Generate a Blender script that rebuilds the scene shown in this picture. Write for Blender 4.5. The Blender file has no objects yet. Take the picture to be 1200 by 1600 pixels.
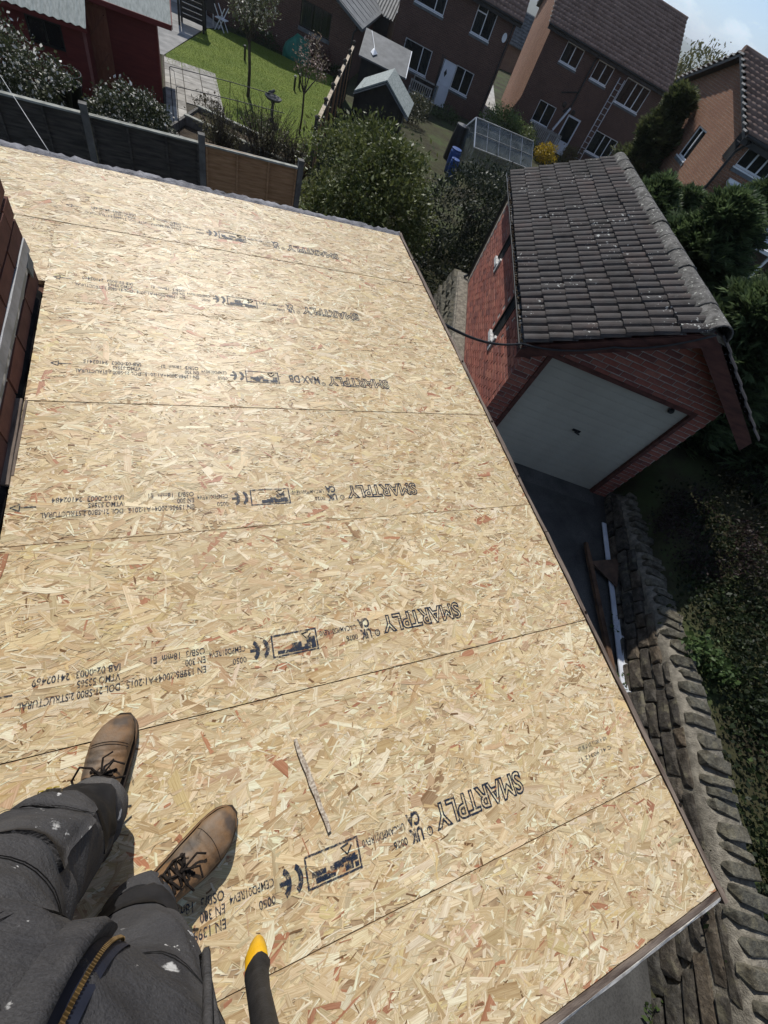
import bpy, bmesh, math, random
import numpy as np
from mathutils import Vector, Matrix, noise as mnoise
from mathutils.bvhtree import BVHTree

sc = bpy.context.scene
COL = sc.collection
R = math.radians

# ------------------------------------------------------------------ camera, sky, sun, exposure
cam = bpy.data.cameras.new('camera')
cam.sensor_fit = 'HORIZONTAL'
cam.sensor_width = 36.0
cam.lens = 634.06 / 1200 * 36
cam.clip_start = 0.02
cam.clip_end = 40000
camo = bpy.data.objects.new('camera', cam)
COL.objects.link(camo)
camo.matrix_world = Matrix(((0.913474, 0.069601, -0.400899, -1.48371),
                            (-0.257353, 0.861988, -0.436744, 0.44886),
                            (0.315173, 0.502127, 0.805316, 1.38745),
                            (0, 0, 0, 1)))
sc.camera = camo

SUN_EL, SUN_AZ = R(44), R(0.3)          # azimuth from +Y towards +X
world = bpy.data.worlds.new('World')
sc.world = world
world.use_nodes = True
wn = world.node_tree
for n in list(wn.nodes):
    wn.nodes.remove(n)
out = wn.nodes.new('ShaderNodeOutputWorld')
bg = wn.nodes.new('ShaderNodeBackground')
sky = wn.nodes.new('ShaderNodeTexSky')
sky.sky_type = 'NISHITA'
sky.sun_disc = False
sky.sun_elevation = SUN_EL
sky.sun_rotation = SUN_AZ
sky.air_density = 0.75
sky.dust_density = 0.0
sky.ozone_density = 2.0
bg.inputs['Strength'].default_value = 0.125
# small fair-weather clouds, all round the sky
tc = wn.nodes.new('ShaderNodeTexCoord')
mp = wn.nodes.new('ShaderNodeMapping')
mp.inputs['Scale'].default_value = (1.0, 1.0, 3.2)
nz = wn.nodes.new('ShaderNodeTexNoise')
nz.inputs['Scale'].default_value = 9.0
nz.inputs['Detail'].default_value = 7.0
nz.inputs['Roughness'].default_value = 0.55
rp = wn.nodes.new('ShaderNodeValToRGB')
rp.color_ramp.elements[0].position = 0.54
rp.color_ramp.elements[0].color = (0, 0, 0, 1)
rp.color_ramp.elements[1].position = 0.74
rp.color_ramp.elements[1].color = (0.7, 0.7, 0.7, 1)
mx = wn.nodes.new('ShaderNodeMix')
mx.data_type = 'RGBA'
mx.inputs[7].default_value = (16, 16.5, 17, 1)
wn.links.new(tc.outputs['Generated'], mp.inputs[0])
wn.links.new(mp.outputs[0], nz.inputs['Vector'])
wn.links.new(nz.outputs['Fac'], rp.inputs[0])
wn.links.new(rp.outputs[0], mx.inputs[0])
vm = wn.nodes.new('ShaderNodeVectorMath')
vm.operation = 'ADD'
vm.inputs[1].default_value = (0, 0, 0.03)
wn.links.new(tc.outputs['Generated'], vm.inputs[0])
wn.links.new(vm.outputs[0], sky.inputs[0])
wn.links.new(sky.outputs[0], mx.inputs[6])
wn.links.new(mx.outputs[2], bg.inputs['Color'])
wn.links.new(bg.outputs[0], out.inputs['Surface'])

sun = bpy.data.lights.new('sun', 'SUN')
sun.energy = 4.7
sun.angle = R(0.53)
sun.color = (1.0, 0.965, 0.91)
suno = bpy.data.objects.new('sun', sun)
COL.objects.link(suno)
S = Vector((math.sin(SUN_AZ) * math.cos(SUN_EL), math.cos(SUN_AZ) * math.cos(SUN_EL), math.sin(SUN_EL)))
suno.rotation_euler = S.to_track_quat('Z', 'Y').to_euler()
suno.location = (-1, 20, 25)

sc.view_settings.view_transform = 'Standard'
sc.view_settings.look = 'None'
sc.view_settings.exposure = 0.0
sc.view_settings.gamma = 1.0
sc.view_settings.use_curve_mapping = False
sc.cycles.max_bounces = 6
sc.cycles.transparent_max_bounces = 12

# ------------------------------------------------------------------ helpers
rng = np.random.default_rng(7)
random.seed(7)


def tag(o, label=None, cat=None, group=None, kind=None):
    if label: o['label'] = label
    if cat: o['category'] = cat
    if group: o['group'] = group
    if kind: o['kind'] = kind
    return o


def thing(name, label, cat, loc=(0, 0, 0), rz=0.0, group=None):
    o = bpy.data.objects.new(name, None)
    o.empty_display_size = 0.2
    COL.objects.link(o)
    o.location = loc
    o.rotation_euler = (0, 0, rz)
    return tag(o, label, cat, group)


class MB:
    def __init__(self):
        self.v, self.f = [], []

    def add(self, vs, fs):
        k = len(self.v)
        self.v += [tuple(map(float, p)) for p in vs]
        self.f += [tuple(i + k for i in f) for f in fs]
        return self

    def box(self, c, s, rot=None, jit=0.0):
        hx, hy, hz = s[0] / 2, s[1] / 2, s[2] / 2
        ps = [Vector((x, y, z)) for z in (-hz, hz) for y in (-hy, hy) for x in (-hx, hx)]
        if jit: ps = [p + Vector((random.uniform(-jit, jit), random.uniform(-jit, jit), random.uniform(-jit, jit))) for p in ps]
        if rot is not None: ps = [rot @ p for p in ps]
        ps = [p + Vector(c) for p in ps]
        return self.add(ps, [(0, 2, 3, 1), (4, 5, 7, 6), (0, 1, 5, 4), (2, 6, 7, 3), (0, 4, 6, 2), (1, 3, 7, 5)])

    def b2(self, x0, x1, y0, y1, z0, z1, jit=0.0):
        return self.box(((x0 + x1) / 2, (y0 + y1) / 2, (z0 + z1) / 2), (abs(x1 - x0), abs(y1 - y0), abs(z1 - z0)), None, jit)

    def bar(self, p, q, w, h, up=(0, 0, 1)):
        p, q = Vector(p), Vector(q)
        d = (q - p); L = d.length
        if L < 1e-6: return self
        d = d / L
        s = d.cross(Vector(up))
        if s.length < 1e-4: s = d.cross(Vector((1, 0, 0)))
        s.normalize(); t = s.cross(d)
        ps = []
        for e in (p, q):
            for a, b in ((-1, -1), (1, -1), (1, 1), (-1, 1)):
                ps.append(e + s * a * w / 2 + t * b * h / 2)
        return self.add(ps, [(0, 1, 2, 3), (7, 6, 5, 4), (0, 4, 5, 1), (1, 5, 6, 2), (2, 6, 7, 3), (3, 7, 4, 0)])

    def tube(self, path, rad, n=8, cap=True):
        P = [Vector(p) for p in path]
        if not hasattr(rad, '__len__'): rad = [rad] * len(P)
        rings = []
        prev = None
        for i, p in enumerate(P):
            d = (P[min(i + 1, len(P) - 1)] - P[max(i - 1, 0)])
            if d.length < 1e-9: d = Vector((0, 0, 1))
            d.normalize()
            if prev is None:
                a = d.orthogonal().normalized()
            else:
                a = prev - d * prev.dot(d)
                if a.length < 1e-6: a = d.orthogonal()
                a.normalize()
            prev = a
            b = d.cross(a)
            rings.append([p + (a * math.cos(2 * math.pi * k / n) + b * math.sin(2 * math.pi * k / n)) * rad[i] for k in range(n)])
        vs = [q for r in rings for q in r]
        fs = []
        for i in range(len(P) - 1):
            for k in range(n):
                k2 = (k + 1) % n
                fs.append((i * n + k, i * n + k2, (i + 1) * n + k2, (i + 1) * n + k))
        if cap:
            fs.append(tuple(reversed(range(n))))
            fs.append(tuple((len(P) - 1) * n + k for k in range(n)))
        return self.add(vs, fs)

    def loft(self, rings, cap=True):
        n = len(rings[0])
        vs = [q for r in rings for q in r]
        fs = []
        for i in range(len(rings) - 1):
            for k in range(n):
                k2 = (k + 1) % n
                fs.append((i * n + k, i * n + k2, (i + 1) * n + k2, (i + 1) * n + k))
        if cap:
            fs.append(tuple(reversed(range(n))))
            fs.append(tuple((len(rings) - 1) * n + k for k in range(n)))
        return self.add(vs, fs)

    def lathe(self, c, prof, n=12):
        rings = [[Vector((c[0] + r * math.cos(2 * math.pi * k / n), c[1] + r * math.sin(2 * math.pi * k / n), c[2] + z)) for k in range(n)] for r, z in prof]
        return self.loft(rings)

    def prism(self, poly, z0, z1):
        n = len(poly)
        vs = [(x, y, z0) for x, y in poly] + [(x, y, z1) for x, y in poly]
        fs = [tuple(reversed(range(n))), tuple(range(n, 2 * n))]
        fs += [(k, (k + 1) % n, n + (k + 1) % n, n + k) for k in range(n)]
        return self.add(vs, fs)

    def mesh(self, name, smooth=False):
        me = bpy.data.meshes.new(name)
        me.from_pydata(self.v, [], self.f)
        me.update()
        if smooth: me.shade_smooth()
        return me

    def build(self, name, m, parent=None, smooth=False):
        return link(name, self.mesh(name, smooth), m, parent)


def link(name, me, m, parent=None, loc=None, rot=None, scale=None):
    if m is not None and not me.materials: me.materials.append(m)
    o = bpy.data.objects.new(name, me)
    COL.objects.link(o)
    if parent is not None: o.parent = parent
    if loc is not None: o.location = loc
    if rot is not None: o.rotation_euler = rot
    if scale is not None: o.scale = scale
    return o


def np_mesh(name, V, F, attrs=None, smooth=False):
    """V (n,3), F (m,k) quads or tris, attrs {name: (type, domain, array)}"""
    me = bpy.data.meshes.new(name)
    V = np.asarray(V, np.float32); F = np.asarray(F, np.int32)
    k = F.shape[1]
    me.vertices.add(len(V)); me.vertices.foreach_set('co', V.ravel())
    me.loops.add(F.size); me.loops.foreach_set('vertex_index', F.ravel())
    me.polygons.add(len(F)); me.polygons.foreach_set('loop_start', np.arange(0, F.size, k, dtype=np.int32))
    if attrs:
        for nm, (ty, dom, arr) in attrs.items():
            a = me.attributes.new(nm, ty, dom)
            key = 'color' if ty == 'FLOAT_COLOR' else ('vector' if ty == 'FLOAT_VECTOR' else 'value')
            a.data.foreach_set(key, np.asarray(arr, np.float32).ravel())
    me.update(calc_edges=True)
    me.validate()
    if smooth: me.shade_smooth()
    return me


# ------------------------------------------------------------------ materials
class NT:
    def __init__(self, name):
        self.m = bpy.data.materials.new(name)
        self.m.use_nodes = True
        self.t = self.m.node_tree
        self.b = self.t.nodes['Principled BSDF']
        self.o = self.t.nodes['Material Output']

    def n(self, ty, **kw):
        nd = self.t.nodes.new('ShaderNode' + ty)
        for k, v in kw.items(): setattr(nd, k, v)
        return nd

    def l(self, a, b): self.t.links.new(a, b)

    def coord(self, kind='Object', scale=None):
        c = self.n('TexCoord').outputs[kind]
        if scale is not None:
            m = self.n('Mapping'); m.inputs['Scale'].default_value = scale
            self.l(c, m.inputs[0]); c = m.outputs[0]
        return c

    def noise(self, vec, scale, detail=4, rough=0.55, dist=0.0):
        a = self.n('TexNoise')
        a.inputs['Scale'].default_value = scale; a.inputs['Detail'].default_value = detail
        a.inputs['Roughness'].default_value = rough; a.inputs['Distortion'].default_value = dist
        self.l(vec, a.inputs['Vector']); return a.outputs['Fac']

    def ramp(self, fac, stops):
        r = self.n('ValToRGB'); e = r.color_ramp.elements
        while len(e) < len(stops): e.new(0.5)
        for i, (p, c) in enumerate(stops):
            e[i].position = p; e[i].color = (*c, 1) if len(c) == 3 else c
        self.l(fac, r.inputs[0]); return r.outputs[0]

    def mix(self, fac, a, b, mode='MIX'):
        m = self.n('Mix', data_type='RGBA', blend_type=mode)
        for s, v in ((0, fac), (6, a), (7, b)):
            if isinstance(v, (int, float)): m.inputs[s].default_value = v
            elif isinstance(v, tuple): m.inputs[s].default_value = (*v, 1)
            else: self.l(v, m.inputs[s])
        return m.outputs[2]

    def math(self, op, a, b=None, c=None):
        m = self.n('Math', operation=op)
        for i, v in enumerate((a, b, c)):
            if v is None: continue
            if isinstance(v, (int, float)): m.inputs[i].default_value = v
            else: self.l(v, m.inputs[i])
        return m.outputs[0]

    def bump(self, h, strength=0.4, dist=0.01):
        b = self.n('Bump'); b.inputs['Strength'].default_value = strength; b.inputs['Distance'].default_value = dist
        self.l(h, b.inputs['Height']); self.l(b.outputs[0], self.b.inputs['Normal'])

    def fin(self, col=None, rough=0.7, spec=0.3, metal=0.0):
        if col is not None:
            if isinstance(col, tuple): self.b.inputs['Base Color'].default_value = (*col, 1)
            else: self.l(col, self.b.inputs['Base Color'])
        if isinstance(rough, (int, float)): self.b.inputs['Roughness'].default_value = rough
        else: self.l(rough, self.b.inputs['Roughness'])
        self.b.inputs['Specular IOR Level'].default_value = spec
        self.b.inputs['Metallic'].default_value = metal
        return self.m


def pm(name, c1, c2, scale=6.0, rough=0.75, spec=0.3, bump=0.2, bdist=0.004, metal=0.0, obj_var=0.0, stretch=None, detail=5, lo=0.35, hi=0.68):
    """a two-tone weathered material"""
    t = NT(name)
    c = t.coord('Object', stretch)
    f = t.noise(c, scale, detail)
    col = t.ramp(f, [(lo, c1), (hi, c2)])
    if obj_var:
        oi = t.n('ObjectInfo').outputs['Random']
        k = t.math('MULTIPLY_ADD', oi, 2 * obj_var, 1 - obj_var)
        cc = t.n('CombineColor')
        for i in range(3): t.l(k, cc.inputs[i])
        col = t.mix(1.0, col, cc.outputs[0], 'MULTIPLY')
    if bump:
        t.bump(t.noise(c, scale * 6, 4), bump, bdist)
    return t.fin(col, rough, spec, metal)


def brick_mat(name, c1, c2, c3, mortar, rough=0.9):
    """brick laid in courses, for walls too far away to tell bricks apart; needs local x/y along the walls and z up"""
    t = NT(name)
    co = t.n('TexCoord').outputs['Object']
    sp = t.n('SeparateXYZ'); t.l(co, sp.inputs[0])
    cb = t.n('CombineXYZ'); t.l(t.math('ADD', sp.outputs[0], sp.outputs[1]), cb.inputs[0]); t.l(sp.outputs[2], cb.inputs[1])
    br = t.n('TexBrick')
    br.inputs['Scale'].default_value = 1.0
    br.inputs['Brick Width'].default_value = 0.225; br.inputs['Row Height'].default_value = 0.075
    br.inputs['Mortar Size'].default_value = 0.006
    br.inputs['Color1'].default_value = (*c1, 1); br.inputs['Color2'].default_value = (*c2, 1); br.inputs['Mortar'].default_value = (*mortar, 1)
    t.l(cb.outputs[0], br.inputs['Vector'])
    f = t.noise(co, 1.2, 5)
    col = t.mix(t.ramp(f, [(0.35, (0, 0, 0)), (0.7, (0.7, 0.7, 0.7))]), br.outputs['Color'], c3)
    col = t.mix(t.ramp(t.noise(co, 30, 3), [(0.3, (0, 0, 0)), (0.7, (1, 1, 1))]), col, t.mix(0.75, col, (0.02, 0.012, 0.01)))
    t.bump(br.outputs['Fac'], 0.5, -0.006)
    return t.fin(col, rough, 0.2)


def real_brick_mat(name, stops, scale=40):
    """for bricks that are objects or islands of their own: each has its own colour"""
    t = NT(name)
    a = t.n('ObjectInfo').outputs['Random']; b = t.n('NewGeometry').outputs['Random Per Island']
    r = t.math('FRACT', t.math('ADD', a, b))
    col = t.ramp(r, stops)
    c = t.coord('Object')
    f = t.noise(c, scale, 5)
    col = t.mix(t.ramp(f, [(0.35, (0, 0, 0)), (0.75, (0.55, 0.55, 0.55))]), col, t.mix(1.0, col, (0.45, 0.42, 0.42), 'MULTIPLY'))
    t.bump(t.noise(c, scale * 3, 4), 0.35, 0.003)
    return t.fin(col, 0.9, 0.2)


def leaf_mat(name, rough=0.5, trans=0.28, spec=0.2):
    t = NT(name)
    at = t.n('Attribute', attribute_name='col')
    t.fin(at.outputs['Color'], rough, spec)
    tr = t.n('BsdfTranslucent'); t.l(at.outputs['Color'], tr.inputs[0])
    ms = t.n('MixShader'); ms.inputs[0].default_value = trans
    t.l(t.b.outputs[0], ms.inputs[1]); t.l(tr.outputs[0], ms.inputs[2]); t.l(ms.outputs[0], t.o.inputs['Surface'])
    return t.m


M = {}
M['bark'] = pm('bark', (0.035, 0.027, 0.02), (0.10, 0.085, 0.065), 14, 0.9, 0.2, 0.6, 0.01, stretch=(1, 1, 0.3))
M['white_upvc'] = pm('white_upvc', (0.70, 0.71, 0.72), (0.80, 0.81, 0.82), 3, 0.4, 0.4, 0.0)
M['dark_frame'] = pm('dark_frame', (0.012, 0.011, 0.010), (0.03, 0.026, 0.022), 5, 0.5, 0.4, 0.1)
M['interior'] = pm('interior', (0.012, 0.013, 0.014), (0.03, 0.03, 0.03), 2, 0.9, 0.1, 0.0)
M['curtain'] = pm('curtain', (0.16, 0.16, 0.15), (0.40, 0.40, 0.38), 9, 0.9, 0.1, 0.3, stretch=(6, 6, 0.3))
M['grey_sill'] = pm('grey_sill', (0.10, 0.115, 0.12), (0.18, 0.19, 0.2), 5, 0.8, 0.2)
M['black_plastic'] = pm('black_plastic', (0.008, 0.008, 0.008), (0.02, 0.02, 0.02), 8, 0.4, 0.5, 0.1)
M['leaf'] = leaf_mat('leaf')
M['needle'] = leaf_mat('needle', 0.6, 0.35, 0.2)
M['aluminium'] = pm('aluminium', (0.35, 0.36, 0.37), (0.55, 0.56, 0.57), 5, 0.45, 0.5, 0.1, metal=0.7)


def glass_mat():
    t = NT('window_glass')
    t.fin((0.02, 0.024, 0.026), 0.04, 0.5)
    tr = t.n('BsdfTransparent'); tr.inputs[0].default_value = (0.75, 0.8, 0.8, 1)
    ms = t.n('MixShader'); ms.inputs[0].default_value = 0.6
    t.l(t.b.outputs[0], ms.inputs[1]); t.l(tr.outputs[0], ms.inputs[2]); t.l(ms.outputs[0], t.o.inputs['Surface'])
    return t.m


M['glass'] = glass_mat()


# ------------------------------------------------------------------ foliage
def leaves(name, parent, blobs, n, size, c_lo, c_hi, seed=1, mat='leaf', aspect=0.45, clumps=60, spread=0.16, shell=0.55, accent=None, acc_p=0.0, droop=0.0, kind=None):
    """n leaf-sized faces in clumps through ellipsoid volumes; every leaf has its own tone"""
    g = np.random.default_rng(seed)
    blobs = np.asarray(blobs, float)
    vol = blobs[:, 3] * blobs[:, 4] * blobs[:, 5]
    bi = g.choice(len(blobs), clumps * len(blobs), p=vol / vol.sum())
    d = g.normal(size=(len(bi), 3)); d /= np.linalg.norm(d, axis=1)[:, None]
    rr = shell + (1 - shell) * g.random(len(bi)) ** 0.6
    cc = blobs[bi, :3] + d * blobs[bi, 3:6] * rr[:, None]
    ctone = g.random(len(bi))
    ci = g.integers(0, len(bi), n)
    B = blobs[bi[ci]]
    p = cc[ci] + g.normal(size=(n, 3)) * spread * B[:, 3:6]
    a = g.normal(size=(n, 3))
    outd = d[ci]
    a = a * 0.75 + outd * 0.8 + np.array([0, 0, -droop])
    a /= np.linalg.norm(a, axis=1)[:, None]
    up = g.normal(size=(n, 3)) + np.array([0, 0, 0.7])
    b = np.cross(a, up); b /= (np.linalg.norm(b, axis=1)[:, None] + 1e-9)
    nrm = np.cross(a, b)
    s = size * (0.45 + 1.25 * g.random(n) ** 1.8)[:, None]
    w = s * aspect * 0.5
    V = np.stack([p - a * s * 0.5, p + b * w + nrm * s * 0.06, p + a * s * 0.5, p - b * w + nrm * s * 0.06], 1).reshape(-1, 3)
    F = np.arange(4 * n).reshape(n, 4)
    t = np.clip(0.55 * g.random(n) + 0.45 * ctone[ci], 0, 1)[:, None]
    col = np.asarray(c_lo) * (1 - t) + np.asarray(c_hi) * t
    if accent is not None:
        k = (g.random(n) < acc_p * (0.4 + 1.2 * ctone[ci]))
        col[k] = np.asarray(accent) * (0.75 + 0.5 * g.random((k.sum(), 1)))
    C = np.concatenate([np.repeat(col, 4, 0), np.ones((4 * n, 1))], 1)
    o = link(name, np_mesh(name, V, F, {'col': ('FLOAT_COLOR', 'POINT', C)}), M[mat], parent)
    if kind: o['kind'] = kind
    return o


def sprays(name, parent, base, h, r, n, c_lo, c_hi, seed=1, size=0.16, lean=(0, 0), power=0.75):
    """feathery conifer sprays: flat fans of scale-leaved twigs spread through a tapering crown (base is local)"""
    g = np.random.default_rng(seed)
    z = g.random(n) ** 0.9
    prof = (1 - z) ** power * (0.72 + 0.28 * np.sin(z * 31 + seed)) + 0.03
    th = g.random(n) * 2 * math.pi
    lump = 0.85 + 0.25 * np.sin(3 * th + 5 * z + seed) * np.cos(7 * z + 2 * th)
    rad = r * prof * lump * (0.45 + 0.55 * np.sqrt(g.random(n))) * np.where(g.random(n) < 0.12, 1.25, 1.0)
    p = np.stack([base[0] + rad * np.cos(th) + lean[0] * z * h, base[1] + rad * np.sin(th) + lean[1] * z * h, base[2] + z * h], 1)
    outd = np.stack([np.cos(th), np.sin(th), 0.15 + 0.8 * z], 1)
    V, F, C = [], [], []
    tone = np.clip(0.5 + 0.5 * np.sin(9 * th + 17 * z) * 0.6 + g.normal(size=n) * 0.25, 0, 1)
    ax0 = outd + g.normal(size=(n, 3)) * 0.35
    ax0 /= np.linalg.norm(ax0, axis=1)[:, None]
    nr = g.normal(size=(n, 3)) * 0.45 + np.array([0, 0, 1.0])
    sd0 = np.cross(ax0, nr); sd0 /= np.linalg.norm(sd0, axis=1)[:, None]
    s = (size * (0.5 + 1.1 * g.random(n) ** 1.6))[:, None]
    down = np.array([0, 0, -1.0])
    for k, (off, at0, ln) in enumerate(((0.0, 0.0, 1.0), (0.55, 0.12, 0.62), (-0.55, 0.18, 0.62), (0.5, 0.42, 0.46), (-0.5, 0.48, 0.44))):
        a = ax0 + sd0 * off * (1 + 0.2 * g.normal(size=(n, 1)))
        a /= np.linalg.norm(a, axis=1)[:, None]
        b = np.cross(a, nr); b /= np.linalg.norm(b, axis=1)[:, None]
        q = p + ax0 * s * at0 + down * s * 0.10 * at0
        tip = q + a * s * ln + down * s * 0.22 * ln
        wd = s * (0.075 if k == 0 else 0.06)
        mid = (q + tip) / 2 + nr * s * 0.02
        V.append(np.stack([q, mid + b * wd, tip, mid - b * wd], 1))
        tn = np.clip(tone + 0.15 * g.normal(size=n) + (0.12 if k else 0), 0, 1)[:, None]
        col = np.asarray(c_lo) * (1 - tn) + np.asarray(c_hi) * tn
        C.append(np.repeat(col[:, None, :], 4, 1))
    V = np.concatenate(V).reshape(-1, 3); C = np.concatenate(C).reshape(-1, 3)
    F = np.arange(len(V)).reshape(-1, 4)
    C = np.concatenate([C, np.ones((len(C), 1))], 1)
    return link(name, np_mesh(name, V, F, {'col': ('FLOAT_COLOR', 'POINT', C)}), M['needle'], parent)


def limbs(base, h, r, nl=7, spread=0.5, seed=1, lean=(0, 0)):
    g = random.Random(seed)
    mb = MB()
    path = [Vector((base[0] + lean[0] * t * h + 0.03 * h * math.sin(5 * t + seed), base[1] + lean[1] * t * h + 0.03 * h * math.cos(4 * t), base[2] + t * h)) for t in (0, .2, .4, .6, .8, 1)]
    mb.tube(path, [r * (1 - 0.75 * t) for t in (0, .2, .4, .6, .8, 1)], 8)
    for k in range(nl):
        t = 0.45 + 0.5 * k / max(1, nl)
        i = min(4, int(t * 5)); p = path[i].lerp(path[i + 1], t * 5 - i)
        an = g.uniform(0, 6.28); L = spread * h * g.uniform(0.5, 0.9)
        q = p + Vector((math.cos(an) * L * 0.7, math.sin(an) * L * 0.7, L * 0.6)); m = (p + q) / 2 + Vector((math.cos(an), math.sin(an), -0.2)) * L * 0.12
        mb.tube([p, m, q], [r * 0.4, r * 0.28, r * 0.1], 5)
    return mb


# ------------------------------------------------------------------ the lie of the land
TH = R(-24.5)
U = Vector((math.cos(TH), math.sin(TH), 0)); W = Vector((-U.y, U.x, 0))
GO = Vector((4.595, 2.94, -3.0))            # foot of the garage door, right jamb
WALL_LINE = [(1.05, -3.75), (2.02, -2.13), (3.545, 0.464), (4.86, 2.66)]


def G(a, b, z=0.0):
    p = GO + U * a + W * b
    return Vector((p.x, p.y, z))


def base_z(x, y):
    return np.interp(y, [5, 8.5, 33, 60, 300, 1500, 4000], [-3.02, -4.2, -5.4, -6.5, -45, -80, -60]) + 0.03 * np.clip(x - 12, 0, 40)


def sstep(x, a, b):
    t = np.clip((x - a) / (b - a), 0, 1)
    return t * t * (3 - 2 * t)


def ground(x, y):
    x = np.asarray(x, float); y = np.asarray(y, float)
    z = base_z(x, y)
    ln = np.array(WALL_LINE)
    dx, dy = ln[2] - ln[0]
    L = math.hypot(dx, dy); nx, ny = dy / L, -dx / L
    s1 = (x - ln[2][0]) * nx + (y - ln[2][1]) * ny          # right of the drive wall
    s2 = (x - GO.x) * U.x + (y - GO.y) * U.y - 0.45         # right of the garage
    s = np.where(y < 2.7, np.minimum(s1, s2 + 9 * sstep(y, 2.7, 1.5)), s2)
    bank = -2.42 + 0.10 * np.clip(s, 0, 9)
    k = sstep(s, 0.12, 0.3) * (1 - sstep(y + 0.3 * x, 10, 15))
    return z * (1 - k) + np.maximum(bank, z) * k


def gz(x, y): return float(ground(x, y))


M['soil'] = pm('soil', (0.03, 0.022, 0.015), (0.085, 0.065, 0.045), 3, 0.95, 0.1, 0.8, 0.03)
t = NT('ground_cover')
c = t.coord('Object')
col = t.ramp(t.noise(c, 0.9, 7, 0.65), [(0.3, (0.03, 0.024, 0.016)), (0.5, (0.05, 0.05, 0.025)), (0.7, (0.06, 0.085, 0.03))])
t.bump(t.noise(c, 9, 6), 0.8, 0.04)
M['ground'] = t.fin(col, 0.95, 0.1)
t = NT('hillside')
c = t.coord('Object')
col = t.ramp(t.noise(c, 0.004, 8, 0.6), [(0.35, (0.05, 0.075, 0.03)), (0.5, (0.09, 0.11, 0.05)), (0.65, (0.04, 0.05, 0.03))])
M['hill'] = t.fin(col, 0.95, 0.1)


def sheet(name, xs, ys, fz, m, kind='structure', cut=None):
    X, Y = np.meshgrid(xs, ys)
    Z = fz(X, Y)
    V = np.stack([X, Y, Z], -1).reshape(-1, 3)
    nx = len(xs); ny = len(ys)
    i = np.arange(nx - 1)[None, :] + nx * np.arange(ny - 1)[:, None]
    F = np.stack([i, i + 1, i + nx + 1, i + nx], -1).reshape(-1, 4)
    if cut is not None:
        cx = V[F].mean(1)
        F = F[~cut(cx[:, 0], cx[:, 1])]
    o = link(name, np_mesh(name, V, F, smooth=True), m)
    return tag(o, kind=kind)


nx = np.concatenate([-np.geomspace(6000, 12, 26), np.arange(-10, 32, 0.3), np.geomspace(34, 6000, 26)])
ny = np.concatenate([-np.geomspace(6000, 9, 26), np.arange(-7, 46, 0.3), np.geomspace(48, 6000, 30)])
sheet('ground', nx, ny, ground, M['ground'])


def hill(name, dist, depth, az0, az1, hfun):
    az = np.radians(np.linspace(az0, az1, 90)); ds = np.linspace(dist, dist + depth, 14)
    A, D = np.meshgrid(az, ds)
    t = (D - dist) / depth
    Hh = np.vectorize(hfun)(np.degrees(A))
    Z = -75 + (Hh + 75) * np.sin(np.clip(t * 1.25, 0, 1) * math.pi / 2) ** 0.8
    V = np.stack([D * np.sin(A), D * np.cos(A), Z], -1).reshape(-1, 3)
    n = len(az)
    i = np.arange(n - 1)[None, :] + n * np.arange(len(ds) - 1)[:, None]
    F = np.stack([i, i + 1, i + n + 1, i + n], -1).reshape(-1, 4)
    return tag(link(name, np_mesh(name, V, F, smooth=True), M['hill']), kind='structure')


hill('hill', 3300, 1500, -60, 110, lambda a: 34 + 10 * math.sin(a * 0.11 + 1.2) + 7 * math.sin(a * 0.37) - 2.2 * (a - 44) * math.exp(-((a - 44) / 9) ** 2))
hill('hill', 5600, 2500, -60, 110, lambda a: 92 + 22 * math.sin(a * 0.09 + 0.7) + 9 * math.sin(a * 0.31 + 1) - 3 * (a - 44) * math.exp(-((a - 44) / 10) ** 2))

# air: far hills fade to blue
mb = MB(); mb.b2(-9000, 9000, -7000, 9000, -90, 170)
t = NT('haze'); t.t.nodes.remove(t.b)
pv = t.n('VolumePrincipled'); pv.inputs['Color'].default_value = (0.90, 0.95, 1.0, 1); pv.inputs['Density'].default_value = 0.00022; pv.inputs['Anisotropy'].default_value = 0.25
t.l(pv.outputs[0], t.o.inputs['Volume'])
tag(mb.build('haze', t.m), kind='stuff')

# ------------------------------------------------------------------ driveway and concrete
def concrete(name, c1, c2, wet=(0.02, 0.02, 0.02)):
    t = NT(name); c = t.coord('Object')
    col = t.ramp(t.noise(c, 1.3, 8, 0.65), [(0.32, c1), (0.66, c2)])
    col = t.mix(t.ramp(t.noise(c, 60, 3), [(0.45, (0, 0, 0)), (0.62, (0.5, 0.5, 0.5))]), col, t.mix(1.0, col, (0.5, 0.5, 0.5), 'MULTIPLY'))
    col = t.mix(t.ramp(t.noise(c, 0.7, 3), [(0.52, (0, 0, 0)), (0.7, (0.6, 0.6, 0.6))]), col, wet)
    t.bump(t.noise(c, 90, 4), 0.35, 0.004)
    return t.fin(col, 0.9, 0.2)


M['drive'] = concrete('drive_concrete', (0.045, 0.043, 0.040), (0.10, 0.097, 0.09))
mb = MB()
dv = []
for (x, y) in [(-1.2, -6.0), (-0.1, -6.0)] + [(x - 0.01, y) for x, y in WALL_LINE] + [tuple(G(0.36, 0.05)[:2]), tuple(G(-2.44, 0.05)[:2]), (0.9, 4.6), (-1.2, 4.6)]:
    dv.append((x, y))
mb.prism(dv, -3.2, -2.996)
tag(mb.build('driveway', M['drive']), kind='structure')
# the concrete lip under the garage door
mb = MB()
mb.add([G(-2.2, -0.28, -2.992), G(0.1, -0.28, -2.992), G(0.1, 0.06, -2.985), G(-2.2, 0.06, -2.985)], [(0, 1, 2, 3)])
tag(mb.build('pavement', concrete('lip_concrete', (0.06, 0.058, 0.055), (0.13, 0.125, 0.115))), kind='structure')

# ------------------------------------------------------------------ the flat roof: OSB boards with their strands and print
ROOF = thing('flat_roof', 'flat roof of new pale strand boards with printed lettering and weathered timber edges', 'roof', (0, 0, 0))


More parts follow.
